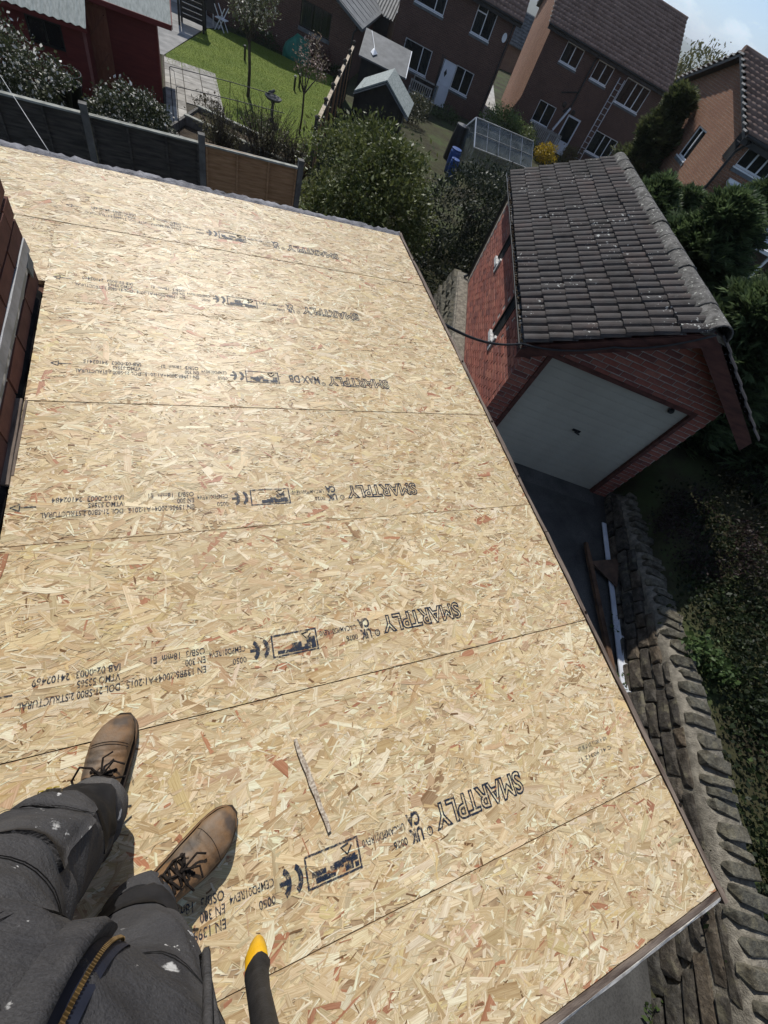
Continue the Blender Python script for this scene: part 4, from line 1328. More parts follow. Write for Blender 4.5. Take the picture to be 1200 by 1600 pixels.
# -- the house with the ladder
b3, B3 = -5.05, (22.313, 30.936)
h3 = rel([(-0.51, 0.44, -5.04, -3.07), (-2.59, -1.42, -1.34, -0.50), (-0.41, 0.72, -1.32, -0.50), (1.68, 3.40, -1.64, -0.52), (-2.60, -1.39, -4.13, -3.10), (1.64, 3.37, -4.2, -3.09)], b3)
H3 = house('brown brick house with orange gable and a ladder up its dark rear wall', B3, b3, -3.82, 4.25, 10.2, -0.26, 2.38, h3, M['brick_dark'], M['brick_warm'], ridge_y=5.0)  # gable gets the warmer, brighter brick: sunlight put into its colour
d = h3[0]
mb = MB(); mb.b2(d[0], d[0] + .09, .03, .09, d[2], d[3]); mb.b2(d[1] - .09, d[1], .03, .09, d[2], d[3]); mb.b2(d[0] + .09, d[1] - .09, .03, .09, d[3] - .1, d[3]); mb.b2(d[0] + .09, d[1] - .09, .035, .085, d[2], d[2] + .72)
dr = mb.build('door', M['door_blue'], H3); mb = MB(); mb.b2(d[0] + .09, d[1] - .09, .05, .06, d[2] + .7205, d[3] - .1); mb.build('pane', M['glass'], dr)
mb = MB(); mb.b2(d[0], d[1], .4, .41, d[2], d[3]); mb.build('room', M['interior'], dr)
window(H3, h3[1], 0, (.5, 1), M['white_upvc'], ((.0, .35),)); window(H3, h3[2], 0, (.5, 1), M['white_upvc']); window(H3, h3[3], 0, (.42, .70, 1), M['white_upvc'], ((0, .2),)); window(H3, h3[4], 0, (.48, 1), M['white_upvc']); window(H3, h3[5], 0, (.42, .70, 1), M['white_upvc'], ((0, .3),))
mb = MB(); mb.tube([(-.62, -.35, 4.72), (-.62, -.06, 4.45), (-.62, -.06, 2.3), (-.95, -.06, 1.95)], .05, 8); mb.tube([(-.62, -.06, 3.0), (-1.6, -.06, 2.65)], .035, 6); mb.build('soil_pipe', M['dark_frame'], H3)
mb = MB(); mb.bar((-.62, -.10, 2.25), (-1.02, -.11, 1.0), .16, .1); mb.bar((-1.0, -.10, 0.95), (-1.12, -.10, 0.1), .12, .09); mb.build('white_duct', M['door_blue'], H3)
for cx, cz in ((-1.05, 2.25), (-.30, 2.12)):
    mb = MB(); mb.loft([[Vector((cx + r * math.cos(.5236 * k), yy, cz + r * math.sin(.5236 * k))) for k in range(12)] for yy, r in ((-.002, .13), (-.05, .13), (-.06, .07))]); mb.build('vent', M['black_plastic'], H3)
mb = MB()
for t in np.arange(-.15, 9.9, .32):
    pz = (2.38 - b3) - (2.64 / 5.28) * abs(t - 5.0) * 1.0 - .02
    mb.box((-3.82 - .285, t, pz), (.06, .30, .05))
mb.build('verge', pm('verge_mortar', (.25, .23, .2), (.45, .42, .38), 8), H3)
LA = thing('ladder', 'long aluminium ladder leaning on the dark brick wall beside the upper window', 'ladder', Vector((B3[0], B3[1], b3)) + U * 1.24 + W * -1.0, TH)
mb = MB()
for x in (-.17, .17): mb.bar((x, 0, .02), (x + .18, .93, 4.35), .04, .07)
mb.build('rail', M['aluminium'], LA)
for k in range(15):
    t = (k + .7) / 15.4; mb = MB(); mb.tube([(-.16 + .18 * t, .93 * t, 4.33 * t), (.16 + .18 * t, .93 * t, 4.33 * t)], .018, 6); mb.build('rung', M['aluminium'], LA)
# -- the house at the right edge, gable towards the camera side
b4, B4 = -4.05, (14.288, 12.747)
h4 = [(0.27, 1.46, 4.10, 4.72), (0.3, 1.9, 1.2, 2.2)]
g4 = [(2.62, 3.52, 3.38, 4.25)]
H4 = house('red brick house at the right edge with sunlit gable and tiled roof', B4, b4, 0.0, 7.5, 7.6, 0.72, 1.98, h4, M['brick_warm'], M['brick_warm'], ridge_y=3.65, gable_holes=g4)
window(H4, h4[0], 0, (.36, .68, 1), M['white_upvc'], ((.7, 1),)); window(H4, h4[1], 0, (.5, 1), M['white_upvc']); window(H4, g4[0], 0.001, (.5, 1), M['white_upvc'], axis='y')
mb = MB()
for t in np.arange(-.1, 7.6, .3): mb.box((-.27, t, 5.99 - abs(t - 3.65) * .325 + .035), (.05, .27, .04))
mb.build('verge', pm('verge_cap', (.25, .24, .22), (.45, .43, .40), 8), H4)
mb = MB(); mb.tube([(.0, -.34, 4.68), (-.06, -.06, 4.35), (-.06, -.06, 0.2)], .045, 8); mb.build('drainpipe', M['black_plastic'], H4)
CV = thing('conservatory', 'white framed conservatory against the red brick house at the right edge', 'conservatory', Vector((B4[0], B4[1], b4)) + U * .45 + W * -.02, TH)
mb = MB()
for x in (0, .85, 1.7, 2.55):
    mb.bar((x, -.02, 3.75), (x, -2.2, 3.05), .06, .08); mb.b2(x - .04, x + .04, -2.24, -2.16, 0, 3.0)
mb.b2(-.05, 2.6, -2.25, -2.15, 3.0, 3.09); mb.b2(-.05, 2.6, -.08, -.01, 3.72, 3.84); mb.b2(-.05, 2.6, -2.25, -2.15, .6, .68); mb.b2(-.04, .04, -2.14, -.06, 2.98, 3.04)
mb.build('frame', M['white_upvc'], CV)
for k in range(3):
    mb = MB(); x = .85 * k; mb.add([(x + .04, -.05, 3.76), (x + .81, -.05, 3.76), (x + .81, -2.18, 3.07), (x + .04, -2.18, 3.07)], [(0, 1, 2, 3)]); mb.build('roof_panel', pm('polycarbonate', (.45, .48, .5), (.6, .63, .65), 2, .3, .5, 0), CV)
    mb = MB(); mb.b2(x + .05, x + .8, -2.21, -2.2, .7, 2.99); mb.build('pane', M['glass'], CV)
# -- bungalow behind the lawn
b1, B1 = -5.35, (4.793, 31.678)
H1 = thing('house', 'low dark brick house end with a black framed window behind the lawn', 'house', (B1[0], B1[1], b1), TH)
w1 = (-0.27, 1.28, 1.2, 2.12); sl = .37; ex, ez = 2.62, 2.30; rx, rz1 = -1.6, 2.30 + (2.62 + 1.6) * sl
mb = MB(); wall_face(mb, -5.8, 2.5, -.3, 2.2, [w1], 0.0); mb.add([(-5.8, 0, 2.2), (2.5, 0, 2.2), (2.5, 0, 2.24), (rx, 0, rz1 - .1), (-5.8, 0, 2.24)], [(0, 1, 2, 3, 4)])
mb.build('wall', M['brick_dark'], H1); mb = MB(); mb.add([(2.5, 0, -.3), (2.5, 8, -.3), (2.5, 8, 2.24), (2.5, 0, 2.24)], [(0, 1, 2, 3)]); mb.build('wall', M['brick_dark'], H1); mb = MB(); mb.add([(-5.8, 8, -.3), (-5.8, 0, -.3), (-5.8, 0, 2.24), (-5.8, 8, 2.24)], [(0, 1, 2, 3)])
mb.build('wall', M['brick_dark'], H1)
window(H1, w1, 0, (.36, .68, 1), M['dark_frame'], ((.03, .33), (.42, .66), (.7, .85)), sill=True)
mb = MB()
for s in (1, -1):
    xe = rx + s * (ex - rx) * 1.06
    V = [(xe, -.2, ez - .1), (rx, -.2, rz1), (rx, 8.2, rz1), (xe, 8.2, ez - .1)]
    mb.add(V + [(x, y, z - .12) for x, y, z in V], [(0, 1, 2, 3), (7, 6, 5, 4), (0, 4, 5, 1), (1, 5, 6, 2), (2, 6, 7, 3), (3, 7, 4, 0)])
rf = mb.build('roof', M['grey_roof'], H1)
mb = MB()
for k in range(9): mb.bar((rx, k * 1.0, rz1 + .02), (ex + .1, k * 1.0, ez - .06), .05, .05)
mb.build('batten_seam', M['dark_frame'], rf)
mb = MB(); mb.tube([(2.75, -.15, 2.13), (2.75, 8, 2.13)], .06, 8); mb.tube([(2.6, -.05, 2.1), (2.45, -.05, 1.9), (2.45, -.05, 0)], .04, 8); mb.build('gutter', M['dark_frame'], H1)
# corrugated lean-to further back, between the two
CR = thing('outbuilding', 'dark outbuilding with a grey corrugated roof between the brick houses', 'outbuilding', (9.0, 36.6, -5.5), TH)
mb = MB(); mb.b2(-.9, 1.6, .3, 4.5, -.3, 2.25); mb.build('wall', M['dark_frame'], CR)
V, F = [], []
for i in range(81):
    x = -1.0 + 2.8 * i / 80
    for y, z in ((.1, 2.3), (4.8, 3.4)): V.append((x, y, z + .04 * math.sin(i * math.pi / 2.5)))
F = [(2 * i, 2 * i + 2, 2 * i + 3, 2 * i + 1) for i in range(80)]
link('roof', np_mesh('roof', V, F), M['grey_roof'], CR)
# paved way between the two houses, with a dark brick house end beyond
mb = MB(); p0 = Vector((17.55, 32.5, 0)); 
pts = []
for t in np.linspace(0, 1, 12):
    p = p0 + W * (-2.0 + 27 * t)
    for s in (-.55, .55): q = p + U * s; pts.append((q.x, q.y, gz(q.x, q.y) + .02))
mb.add(pts, [(2 * i, 2 * i + 1, 2 * i + 3, 2 * i + 2) for i in range(11)])
tag(mb.build('path', pm('path_concrete', (.30, .29, .27), (.46, .45, .42), 2, .9, .1, .4)), kind='structure')
HB = thing('house', 'small grey roofed house end glimpsed in the gap between brick houses', 'house', (30.5, 57.5, -6.4), TH)
mb = MB(); mb.b2(-3, 2.2, 0, 6, -.3, 2.4); mb.build('wall', M['brick_warm'], HB)
tiled_slope(HB, -3.3, 2.5, -.3, 2.4, 3, 4.6, m=M['grey_roof']); tiled_slope(HB, -3.3, 2.5, 6.3, 2.4, 3, 4.6, m=M['grey_roof'])

# ------------------------------------------------------------------ garden behind: fences
M['fence_dark'] = pm('fence_dark', (0.045, 0.040, 0.035), (0.105, 0.092, 0.078), 3, 0.9, 0.15, 0.5, 0.004, stretch=(1, 4, 8))
M['fence_brown'] = pm('fence_brown', (0.32, 0.18, 0.09), (0.50, 0.30, 0.165), 3, 0.9, 0.15, 0.5, 0.004, stretch=(1, 4, 8))
M['post_concrete'] = pm('post_concrete', (0.11, 0.105, 0.095), (0.19, 0.18, 0.165), 6, 0.95, 0.1, 0.4)
M['fence_cap'] = pm('fence_cap', (0.22, 0.22, 0.19), (0.40, 0.40, 0.35), 6, 0.9, 0.15, 0.3)
FD = (Vector((1.83, 0.075, 0))).normalized(); FA = math.atan2(FD.y, FD.x)
FX, FY, FT = -2.93, 10.86, -2.45     # first post in view, top of the boards
FE = thing('garden_fence', 'dark lapped board fence with concrete posts and one browner panel beyond the flat roof', 'fence', (FX, FY, -4.3), FA)
posts = [-3.70, -1.85, 0.0, 1.87, 3.80]
for k, x in enumerate(posts):
    mb = MB(); mb.b2(x - .055, x + .055, -.055, .055, -.2, FT + 4.3 + .10, .004); mb.b2(x - .06, x + .06, -.06, .06, FT + 4.3 + .101, FT + 4.3 + .135)
    mb.build('post', M['post_concrete'], FE)
g = random.Random(2)
for k in range(4):
    xa, xb = posts[k] + .062, posts[k + 1] - .062; m = M['fence_brown'] if k == 3 else M['fence_dark']
    for j in range(13):
        z = -.1 + j * .148
        if z > FT + 4.3 - .1: break
        mb = MB(); mb.box(((xa + xb) / 2, .012, z + .085), (xb - xa - .002, .012, .175), Matrix.Rotation(R(5.5), 3, 'X') @ Matrix.Rotation(g.uniform(-.006, .006), 3, 'Y'), .003); mb.build('board', m, FE)
    for x in (xa + .02, (xa + xb) / 2 - .31, (xa + xb) / 2 + .31, xb - .02):
        mb = MB(); mb.b2(x - .018, x + .018, -.035, -.010, -.1, FT + 4.3 - .03); mb.build('upright', m, FE)
    mb = MB(); mb.b2(xa, xb, -.05, .04, FT + 4.3 - .028, FT + 4.3, .003); mb.build('capping', M['fence_cap'], FE)
# pale closeboard fence running away along the lawn
S0, S1 = Vector((2.30, 16.10, 0)), Vector((6.15, 27.2, 0)); sd = (S1 - S0).normalized(); SL_ = (S1 - S0).length; SA = math.atan2(sd.y, sd.x)
SF = thing('garden_fence', 'timber fence with capped posts and sunlit top rail running away beside the lawn', 'fence', (S0.x, S0.y, -4.7), SA)
n = 6; top = -3.13 + 4.7
M['pale_wood'] = pm('pale_wood', (0.30, 0.24, 0.17), (0.50, 0.42, 0.31), 5, 0.8, 0.2, 0.3)
for k in range(n + 1):
    x = SL_ * k / n; dz = -.045 * x * .3
    mb = MB(); mb.b2(x - .05, x + .05, -.05, .05, -.5, top + .12 + dz, .003); p = mb.build('post', M['fence_dark'], SF)
    mb = MB(); mb.lathe((x, 0, top + .12 + dz), [(.075, 0), (.085, .02), (.05, .06), (.01, .075)], 8); mb.build('post_cap', M['fence_dark'], p)
    if k < n:
        x2 = SL_ * (k + 1) / n
        for j in range(13):
            xx = x + .07 + (x2 - x - .14) * (j + .5) / 13
            mb = MB(); mb.box((xx, .012 * (j % 2), (top - .08 + dz) / 2 - .2), (.135, .018, top - .02 + dz + .4), None, .003); mb.build('board', M['fence_brown'] if j % 3 else M['fence_dark'], SF)
        mb = MB(); mb.b2(x + .05, x2 - .05, -.05, .06, top - .05 + dz, top + dz, .003); mb.build('top_rail', M['pale_wood'], SF)

# ------------------------------------------------------------------ lawn, path, planters
t = NT('lawn_turf'); c = t.coord('Object')
col = t.ramp(t.noise(c, 0.8, 6, 0.6), [(0.3, (0.10, 0.145, 0.020)), (0.7, (0.17, 0.215, 0.036))])
col = t.mix(t.ramp(t.noise(c, 2.2, 6, .7), [(0.52, (0, 0, 0)), (0.72, (0.5, 0.5, 0.5))]), col, (0.20, 0.20, 0.055))
col = t.mix(t.ramp(t.noise(c, 30, 4), [(0.4, (0, 0, 0)), (0.65, (0.6, 0.6, 0.6))]), col, t.mix(1.0, col, (0.6, 0.66, 0.5), 'MULTIPLY'))
t.bump(t.noise(c, 80, 4), 0.8, 0.03); M['lawn'] = t.fin(col, 0.9, 0.15)
LAWN = [(-1.62, 23.25), (-0.10, 23.55), (0.02, 20.9), (0.1, 19.0), (1.2, 17.9), (2.75, 17.9), (6.35, 30.6), (5.2, 31.2), (3.7, 31.0), (2.3, 31.6), (1.2, 31.8), (0.2, 30.8), (-1.67, 24.4)]


def in_poly(x, y, P=LAWN):
    ins = np.zeros(np.shape(x), bool); n = len(P)
    for i in range(n):
        x0, y0 = P[i]; x1, y1 = P[(i + 1) % n]
        c = ((y0 > y) != (y1 > y)) & (x < (x1 - x0) * (y - y0) / (y1 - y0 + 1e-12) + x0); ins ^= c
    return ins


bm = bmesh.new(); vs = [bm.verts.new((x, y, gz(x, y) + .03)) for x, y in LAWN]; bm.faces.new(vs)
ge = bmesh.ops.extrude_face_region(bm, geom=list(bm.faces)); bmesh.ops.translate(bm, verts=[v for v in ge['geom'] if isinstance(v, bmesh.types.BMVert)], vec=(0, 0, .02))
bmesh.ops.recalc_face_normals(bm, faces=list(bm.faces)); me = bpy.data.meshes.new('lawn'); bm.to_mesh(me); bm.free(); tag(link('lawn', me, M['lawn']), kind='structure')
g = np.random.default_rng(12)
gx, gy = g.uniform(-2, 6.6, 90000), g.uniform(17.5, 32, 90000); k = in_poly(gx, gy); gx, gy = gx[k], gy[k]; n = len(gx)
gzv = ground(gx, gy) + .045; an = g.uniform(0, 6.28, n); hh = g.uniform(.02, .055, n); w = .006
V = np.stack([np.stack([gx - w * np.cos(an), gy - w * np.sin(an), gzv], 1), np.stack([gx + w * np.cos(an), gy + w * np.sin(an), gzv], 1), np.stack([gx + g.normal(0, .015, n), gy + g.normal(0, .015, n), gzv + hh], 1)], 1).reshape(-1, 3)
tn = g.random(n)[:, None]; col = np.array([.085, .13, .018]) * (1 - tn) + np.array([.20, .25, .045]) * tn
link_o = link('grass', np_mesh('grass', V, np.arange(3 * n).reshape(n, 3), {'col': ('FLOAT_COLOR', 'POINT', np.concatenate([np.repeat(col, 3, 0), np.ones((3 * n, 1))], 1))}), M['leaf'])
tag(link_o, 'short mown grass blades on the small sunny lawn', 'grass', kind='stuff')
M['slab'] = pm('slab', (0.24, 0.225, 0.20), (0.40, 0.38, 0.34), 3, 0.9, 0.15, 0.4, 0.004, obj_var=0.18)
M['slab_gap'] = pm('slab_gap', (0.05, 0.045, 0.035), (0.09, 0.08, 0.06), 8, 0.95, 0.1)
PA = bpy.data.objects.new('path', None); COL.objects.link(PA); PA.location = (-1.75, 19.1, gz(-1.75, 19.1)); tag(PA, kind='structure')
g = random.Random(6)
for i in range(3):
    for j in range(11):
        x, y = .02 + .60 * i, -3.0 + .72 * j
        if i > 0 and not -.1 < y < 4.3: continue
        wx, wy = -1.75 + x + .29, 19.1 + y + .35
        mb = MB(); mb.box((x + .29, y + .35, gz(wx, wy) - PA.location.z + .035), (.575, .69, .05), Matrix.Rotation(-.05, 3, 'X') @ Matrix.Rotation(g.uniform(-.01, .01), 3, 'Y'), .003); mb.build('paving_slab', M['slab'], PA)
mb = MB(); mb.add([(-.05, -3.2, .035 + .16), (1.95, -3.2, .035 + .16), (1.95, 5.2, .03 - .25), (-.05, 5.2, .03 - .25)], [(0, 1, 2, 3)]); mb.build('bedding', M['slab_gap'], PA)
# paved yard behind the shed
mb = MB(); ys = [(-4.5, 24.5), (-1.75, 24.3), (0.1, 30.9), (1.0, 32.2), (0.2, 34), (-4.5, 34)]
mb.add([(x, y, gz(x, y) + .025) for x, y in ys], [tuple(range(6))]); tag(mb.build('pavement', pm('yard', (.20, .195, .185), (.32, .31, .29), 2, .9, .1, .4)), kind='structure')
PLN = thing('raised_bed', 'white edged raised vegetable bed with low walls behind the dark fence', 'raised bed', (-0.9, 17.3, -4.62), R(-24))
mb = MB()
for y in (0, 1.0, -1.1):
    mb.b2(-.35, 3.2, y - .04, y + .04, -.2, .34 if y > -1 else .22)
mb.b2(-.43, -.352, -1.14, 1.04, -.2, .30); mb.build('wall', M['post_concrete'], PLN)
mb = MB()
for y in (0, 1.0): mb.b2(-.37, 3.2, y - .06, y + .06, .341, .375)
mb.build('capping', M['fence_cap'], PLN)
mb = MB(); mb.b2(-.35, 3.2, .041, .959, -.2, .24); mb.b2(-.35, 3.2, -1.059, -.041, -.2, .12); mb.build('soil', M['soil'], PLN)
AR = thing('plant_support', 'thin metal hoop frame standing over the raised bed', 'plant frame', (-1.42, 15.9, -4.5), R(8))
for k, (y, h) in enumerate(((0.0, 1.25), (0.9, 1.35))):
    mb = MB(); mb.tube([(0, y, 0), (0, y, h), (.02, y, h + .02), (1.6, y + .25, h - .02), (3.0, y + .45, h - .08)], .010, 6); mb.tube([(1.6, y + .25, 0), (1.6, y + .25, h - .02)], .008, 6); mb.build('hoop', M['dark_frame'], AR)
mb = MB(); mb.tube([(0, 0, 1.25), (0.04, .45, 1.42), (0, .9, 1.35)], .007, 6); mb.build('tie', M['dark_frame'], AR)
# ------------------------------------------------------------------ sheds
M['shed_red'] = pm('shed_red', (0.12, 0.022, 0.018), (0.17, 0.034, 0.027), 2, 0.75, 0.25, 0.3, 0.004, stretch=(1, 1, 6))
M['shed_door'] = pm('shed_door', (0.22, 0.085, 0.05), (0.31, 0.13, 0.075), 4, 0.75, 0.25, 0.3, 0.004, stretch=(4, 4, 1))
M['shed_roof'] = pm('shed_roof', (0.17, 0.195, 0.18), (0.30, 0.33, 0.31), 5, 0.75, 0.3, 0.5, 0.006, stretch=(5, 1, 1))


def cladding(parent, x0, x1, y, z0, z1, m, holes=(), axis='x', pitch=.12):
    z = z0
    while z < z1 - .02:
        zz = min(z + pitch, z1); segs = [(x0, x1)]
        for h in holes:
            if zz > h[2] + .01 and z < h[3] - .01: segs = [q for a, b in segs for q in ((a, min(b, h[0])), (max(a, h[1]), b)) if q[1] - q[0] > .03]
        for a, b in segs:
            mb = MB(); V = [(a, y - .012, z), (b, y - .012, z), (b, y, zz + .01), (a, y, zz + .01), (a, y + .012, z), (b, y + .012, z), (b, y + .014, zz + .01), (a, y + .014, zz + .01)]
            if axis == 'y': V = [(2 * y - yy if False else yy, xx, zz_) for xx, yy, zz_ in V]
            mb.add(V, [(0, 1, 2, 3), (7, 6, 5, 4), (0, 4, 5, 1), (1, 5, 6, 2), (2, 6, 7, 3), (3, 7, 4, 0)]); mb.build('board', m, parent)
        z = zz


def slab_roof(parent, x0, x1, y0, z0, y1, z1, th, m, name='roof'):
    mb = MB(); V = [(x0, y0, z0), (x1, y0, z0), (x1, y1, z1), (x0, y1, z1)]
    mb.add(V + [(x, y, z - th) for x, y, z in V], [(0, 1, 2, 3), (7, 6, 5, 4), (0, 4, 5, 1), (1, 5, 6, 2), (2, 6, 7, 3), (3, 7, 4, 0)])
    return mb.build(name, m, parent)


SB = thing('garden_shed', 'larger dark red shed with braced brown door and grey green roof', 'shed', (-1.84, 19.05, -4.72), 0)
cladding(SB, -4.2, 0, 0, 0, 1.90, M['shed_red'], [(-1.80, -1.18, .05, 1.72)]); cladding(SB, 0.012, 3.0, 0.0, 0, 1.86, M['shed_red'], axis='y')
mb = MB(); mb.b2(-4.15, -.03, .03, 3.0, 0, 1.85); mb.build('wall', M['shed_red'], SB)
mb = MB(); mb.b2(-.045, .03, -.03, .045, 0, 1.95); mb.build('corner_post', M['shed_red'], SB)
rf = slab_roof(SB, -4.6, 0.42, -.42, 1.93, 1.6, 2.72, .05, M['shed_roof']); slab_roof(SB, -4.6, .42, 3.6, 1.95, 1.61, 2.72, .05, M['shed_roof'])
mb = MB(); mb.b2(-4.6, .42, -.45, -.425, 1.83, 1.94); mb.bar((.435, -.42, 1.9), (.435, 1.6, 2.69), .025, .11); mb.build('fascia', M['shed_red'], SB)
mb = MB()
for k in range(6): x = -1.79 + .1 * k; mb.b2(x, x + .097, -.02, .0, .05, 1.72)
dr = mb.build('door', M['shed_door'], SB)
mb = MB()
for z in (.16, .88, 1.62): mb.b2(-1.79, -1.19, -.036, -.021, z - .05, z + .05)
mb.bar((-1.74, -.029, .22), (-1.26, -.029, .83), .015, .08, (0, 1, 0)); mb.bar((-1.74, -.029, .94), (-1.26, -.029, 1.56), .015, .08, (0, 1, 0)); mb.build('brace', M['shed_door'], dr)
SAo = thing('garden_shed', 'nearer dark red shed with window and pale grey sheet roof edge', 'shed', (-3.52, 17.88, -4.65), 0)
cladding(SAo, -4.2, 0, 0, 0, 1.56, M['shed_red'], [(-1.25, -.50, .82, 1.32)]); cladding(SAo, 0.012, 1.1, 0.0, 0, 1.6, M['shed_red'], axis='y')
mb = MB(); mb.b2(-4.15, -.03, .03, 1.1, 0, 1.56); mb.build('wall', M['shed_red'], SAo)
mb = MB(); mb.b2(-.04, .03, -.035, .04, 0, 1.6); mb.build('corner_post', pm('post_pale_red', (.2, .07, .06), (.28, .12, .1), 5), SAo)
window(SAo, (-1.25, -.50, .82, 1.32), -.045, (.5, 1), M['dark_frame'], ((.3, .55), (.75, .9)), sill=False, fw=.04)
V, F = [], []
for i in range(101):
    x = -4.4 + 4.5 * i / 100
    for y, z in ((-.32, 1.50), (1.15, 2.06)): V.append((x, y, z + .016 * math.sin(i * math.pi / 2)))
F = [(2 * i, 2 * i + 2, 2 * i + 3, 2 * i + 1) for i in range(100)]; link('roof', np_mesh('roof', V, F), M['shed_roof'], SAo)
mb = MB(); mb.b2(-4.4, .1, -.30, -.275, 1.40, 1.478); mb.build('fascia', M['shed_red'], SAo)
mb = MB(); mb.b2(-1.2, 1.9, -.06, .06, -.1, .18); o = mb.build('kerb', M['post_concrete']); o.location = (-4.5, 17.2, -4.62); tag(o, kind='structure')
o.rotation_euler = (0, 0, R(-6))
# felt roofed playhouse and the shed roof behind it
PH = thing('playhouse', 'small dark playhouse with pale grey felt gable roof beside the laurel', 'playhouse', (5.35, 19.55, -4.78), TH)
mb = MB(); hw, zE, zA = .82, 1.92, 2.42
mb.add([(-hw, 0, -.2), (hw, 0, -.2), (hw, 0, zE), (0, 0, zA - .05), (-hw, 0, zE), (-hw, 1.7, -.2), (hw, 1.7, -.2), (hw, 1.7, zE), (0, 1.7, zA - .05), (-hw, 1.7, zE)], [(0, 1, 2, 3, 4), (9, 8, 7, 6, 5), (1, 6, 7, 2), (0, 4, 9, 5)]); mb.build('wall', M['dark_frame'], PH)
for s in (-1, 1):
    mb = MB(); V = [(0, -.22, zA), (0, 1.85, zA), (s * 1.02, 1.85, zA - .63), (s * 1.02, -.22, zA - .63)]
    mb.add(V + [(x, y, z - .05) for x, y, z in V], [(0, 1, 2, 3), (7, 6, 5, 4), (0, 4, 5, 1), (1, 5, 6, 2), (2, 6, 7, 3), (3, 7, 4, 0)]); mb.build('roof', M['shed_roof'], PH)
    mb = MB(); mb.bar((0, -.235, zA - .09), (s * 1.02, -.235, zA - .72), .025, .12, (0, 1, 0)); mb.build('barge_board', M['grey_sill'], PH)
RS = thing('garden_shed', 'grey sheet roofed shed with a white ribbon behind the little playhouse', 'shed', (5.6, 24.3, -5.0), R(-20))
slab_roof(RS, 0.0, 2.05, -.15, 2.08, 1.6, 2.62, .05, M['grey_roof']); mb = MB(); mb.b2(.12, 1.9, .05, 1.5, -.3, 2.05); mb.build('wall', M['dark_frame'], RS)
mb = MB(); mb.bar((2.065, -.16, 2.06), (2.065, 1.6, 2.60), .03, .05); mb.build('white_verge', M['white_upvc'], RS)
mb = MB(); mb.tube([(.25, 1.5, 2.63), (.45, .9, 2.43), (.55, .55, 2.33)], .012, 5); mb.add([(.5, .6, 2.33), (.72, .35, 2.27), (.55, .12, 2.2), (.42, .3, 2.24), (.56, .38, 2.36)], [(0, 4, 1), (1, 4, 2), (2, 4, 3), (3, 4, 0)]); mb.build('ribbon', M['white_upvc'], RS)
# bench, rotary line, trellis panel
BE = thing('garden_bench', 'weathered grey slatted garden bench by the dark brick house', 'bench', (11.4, 30.9, gz(11.4, 30.9)), R(-24))
M['grey_wood'] = pm('grey_wood', (.22, .215, .2), (.38, .37, .34), 6, .85, .2, .3)
for x in (-.62, .62):
    for y in (0, .5): mb = MB(); mb.b2(x - .035, x + .035, y - .035, y + .035, 0, .62 if y == 0 else .95); mb.build('leg', M['grey_wood'], BE)
    mb = MB(); mb.b2(x - .04, x + .04, -.06, .46, .621, .66); mb.build('armrest', M['grey_wood'], BE)
for k in range(5): mb = MB(); mb.b2(-.58, .58, .02 + .09 * k, .09 + .09 * k, .42, .445); mb.build('seat_slat', M['grey_wood'], BE)
mb = MB(); mb.b2(-.58, .58, .48, .52, .88, .95); mb.b2(-.58, .58, .48, .52, .50, .56)
for k in range(9): x = -.5 + .125 * k; mb.b2(x - .025, x + .025, .49, .51, .561, .879)
mb.build('backrest', M['grey_wood'], BE)
RO = thing('rotary_dryer', 'folded dark rotary washing line standing before the white stable door', 'rotary dryer', (12.35, 31.2, gz(12.35, 31.2)))
mb = MB(); mb.tube([(0, 0, 0), (0, 0, 1.9)], .025, 8); mb.build('pole', M['dark_frame'], RO)
for k in range(4): a = k * 1.57; mb = MB(); mb.tube([(0.03 * math.cos(a), .03 * math.sin(a), 1.1), (.12 * math.cos(a), .12 * math.sin(a), 2.35)], .014, 6); mb.build('arm', M['dark_frame'], RO)
TR = thing('trellis_panel', 'glazed grey screen panel behind the bench', 'screen', (11.9, 31.5, gz(11.9, 31.5)), R(-24))
mb = MB(); mb.b2(-.75, -.69, 0, .05, 0, 1.15); mb.b2(.69, .75, 0, .05, 0, 1.15); mb.b2(-.69, .69, 0, .05, 1.09, 1.15); mb.b2(-.69, .69, 0, .05, .45, .5); mb.build('frame', M['grey_wood'], TR)
mb = MB(); mb.b2(-.69, .69, .02, .026, .5, 1.09); mb.build('pane', M['glass'], TR)
# greenhouse
GH = thing('greenhouse', 'aluminium greenhouse with dusty glass roof beside the blue barrel', 'greenhouse', (12.15, 22.0, gz(12.15, 22.0)), R(-6))
gb = -3.0 - GH.location.z; ge_ = -3.72 - GH.location.z
t = NT('dusty_glass'); c = t.coord('Object'); t.fin(t.ramp(t.noise(c, 2.5, 5), [(.35, (.07, .085, .085)), (.7, (.20, .23, .23))]), .22, .5)
tr = t.n('BsdfTransparent'); ms = t.n('MixShader'); ms.inputs[0].default_value = .38; t.l(t.b.outputs[0], ms.inputs[1]); t.l(tr.outputs[0], ms.inputs[2]); t.l(ms.outputs[0], t.o.inputs['Surface']); M['dusty'] = t.m
mb = MB(); L2 = 1.55; hw = .98
for k in range(6):
    x = -L2 + 2 * L2 * k / 5
    for s in (-1, 1): mb.bar((x, s * hw, ge_), (x, 0, gb), .022, .03); mb.b2(x - .012, x + .012, s * hw - .015, s * hw + .015, 0, ge_)
for s in (-1, 1): mb.b2(-L2, L2, s * hw - .02, s * hw + .02, ge_ - .02, ge_ + .02); mb.bar((-L2, s * hw * .5, (ge_ + gb) / 2 + .012), (L2, s * hw * .5, (ge_ + gb) / 2 + .012), .02, .012)
mb.bar((-L2, 0, gb + .01), (L2, 0, gb + .01), .04, .04); mb.build('frame', M['aluminium'], GH)
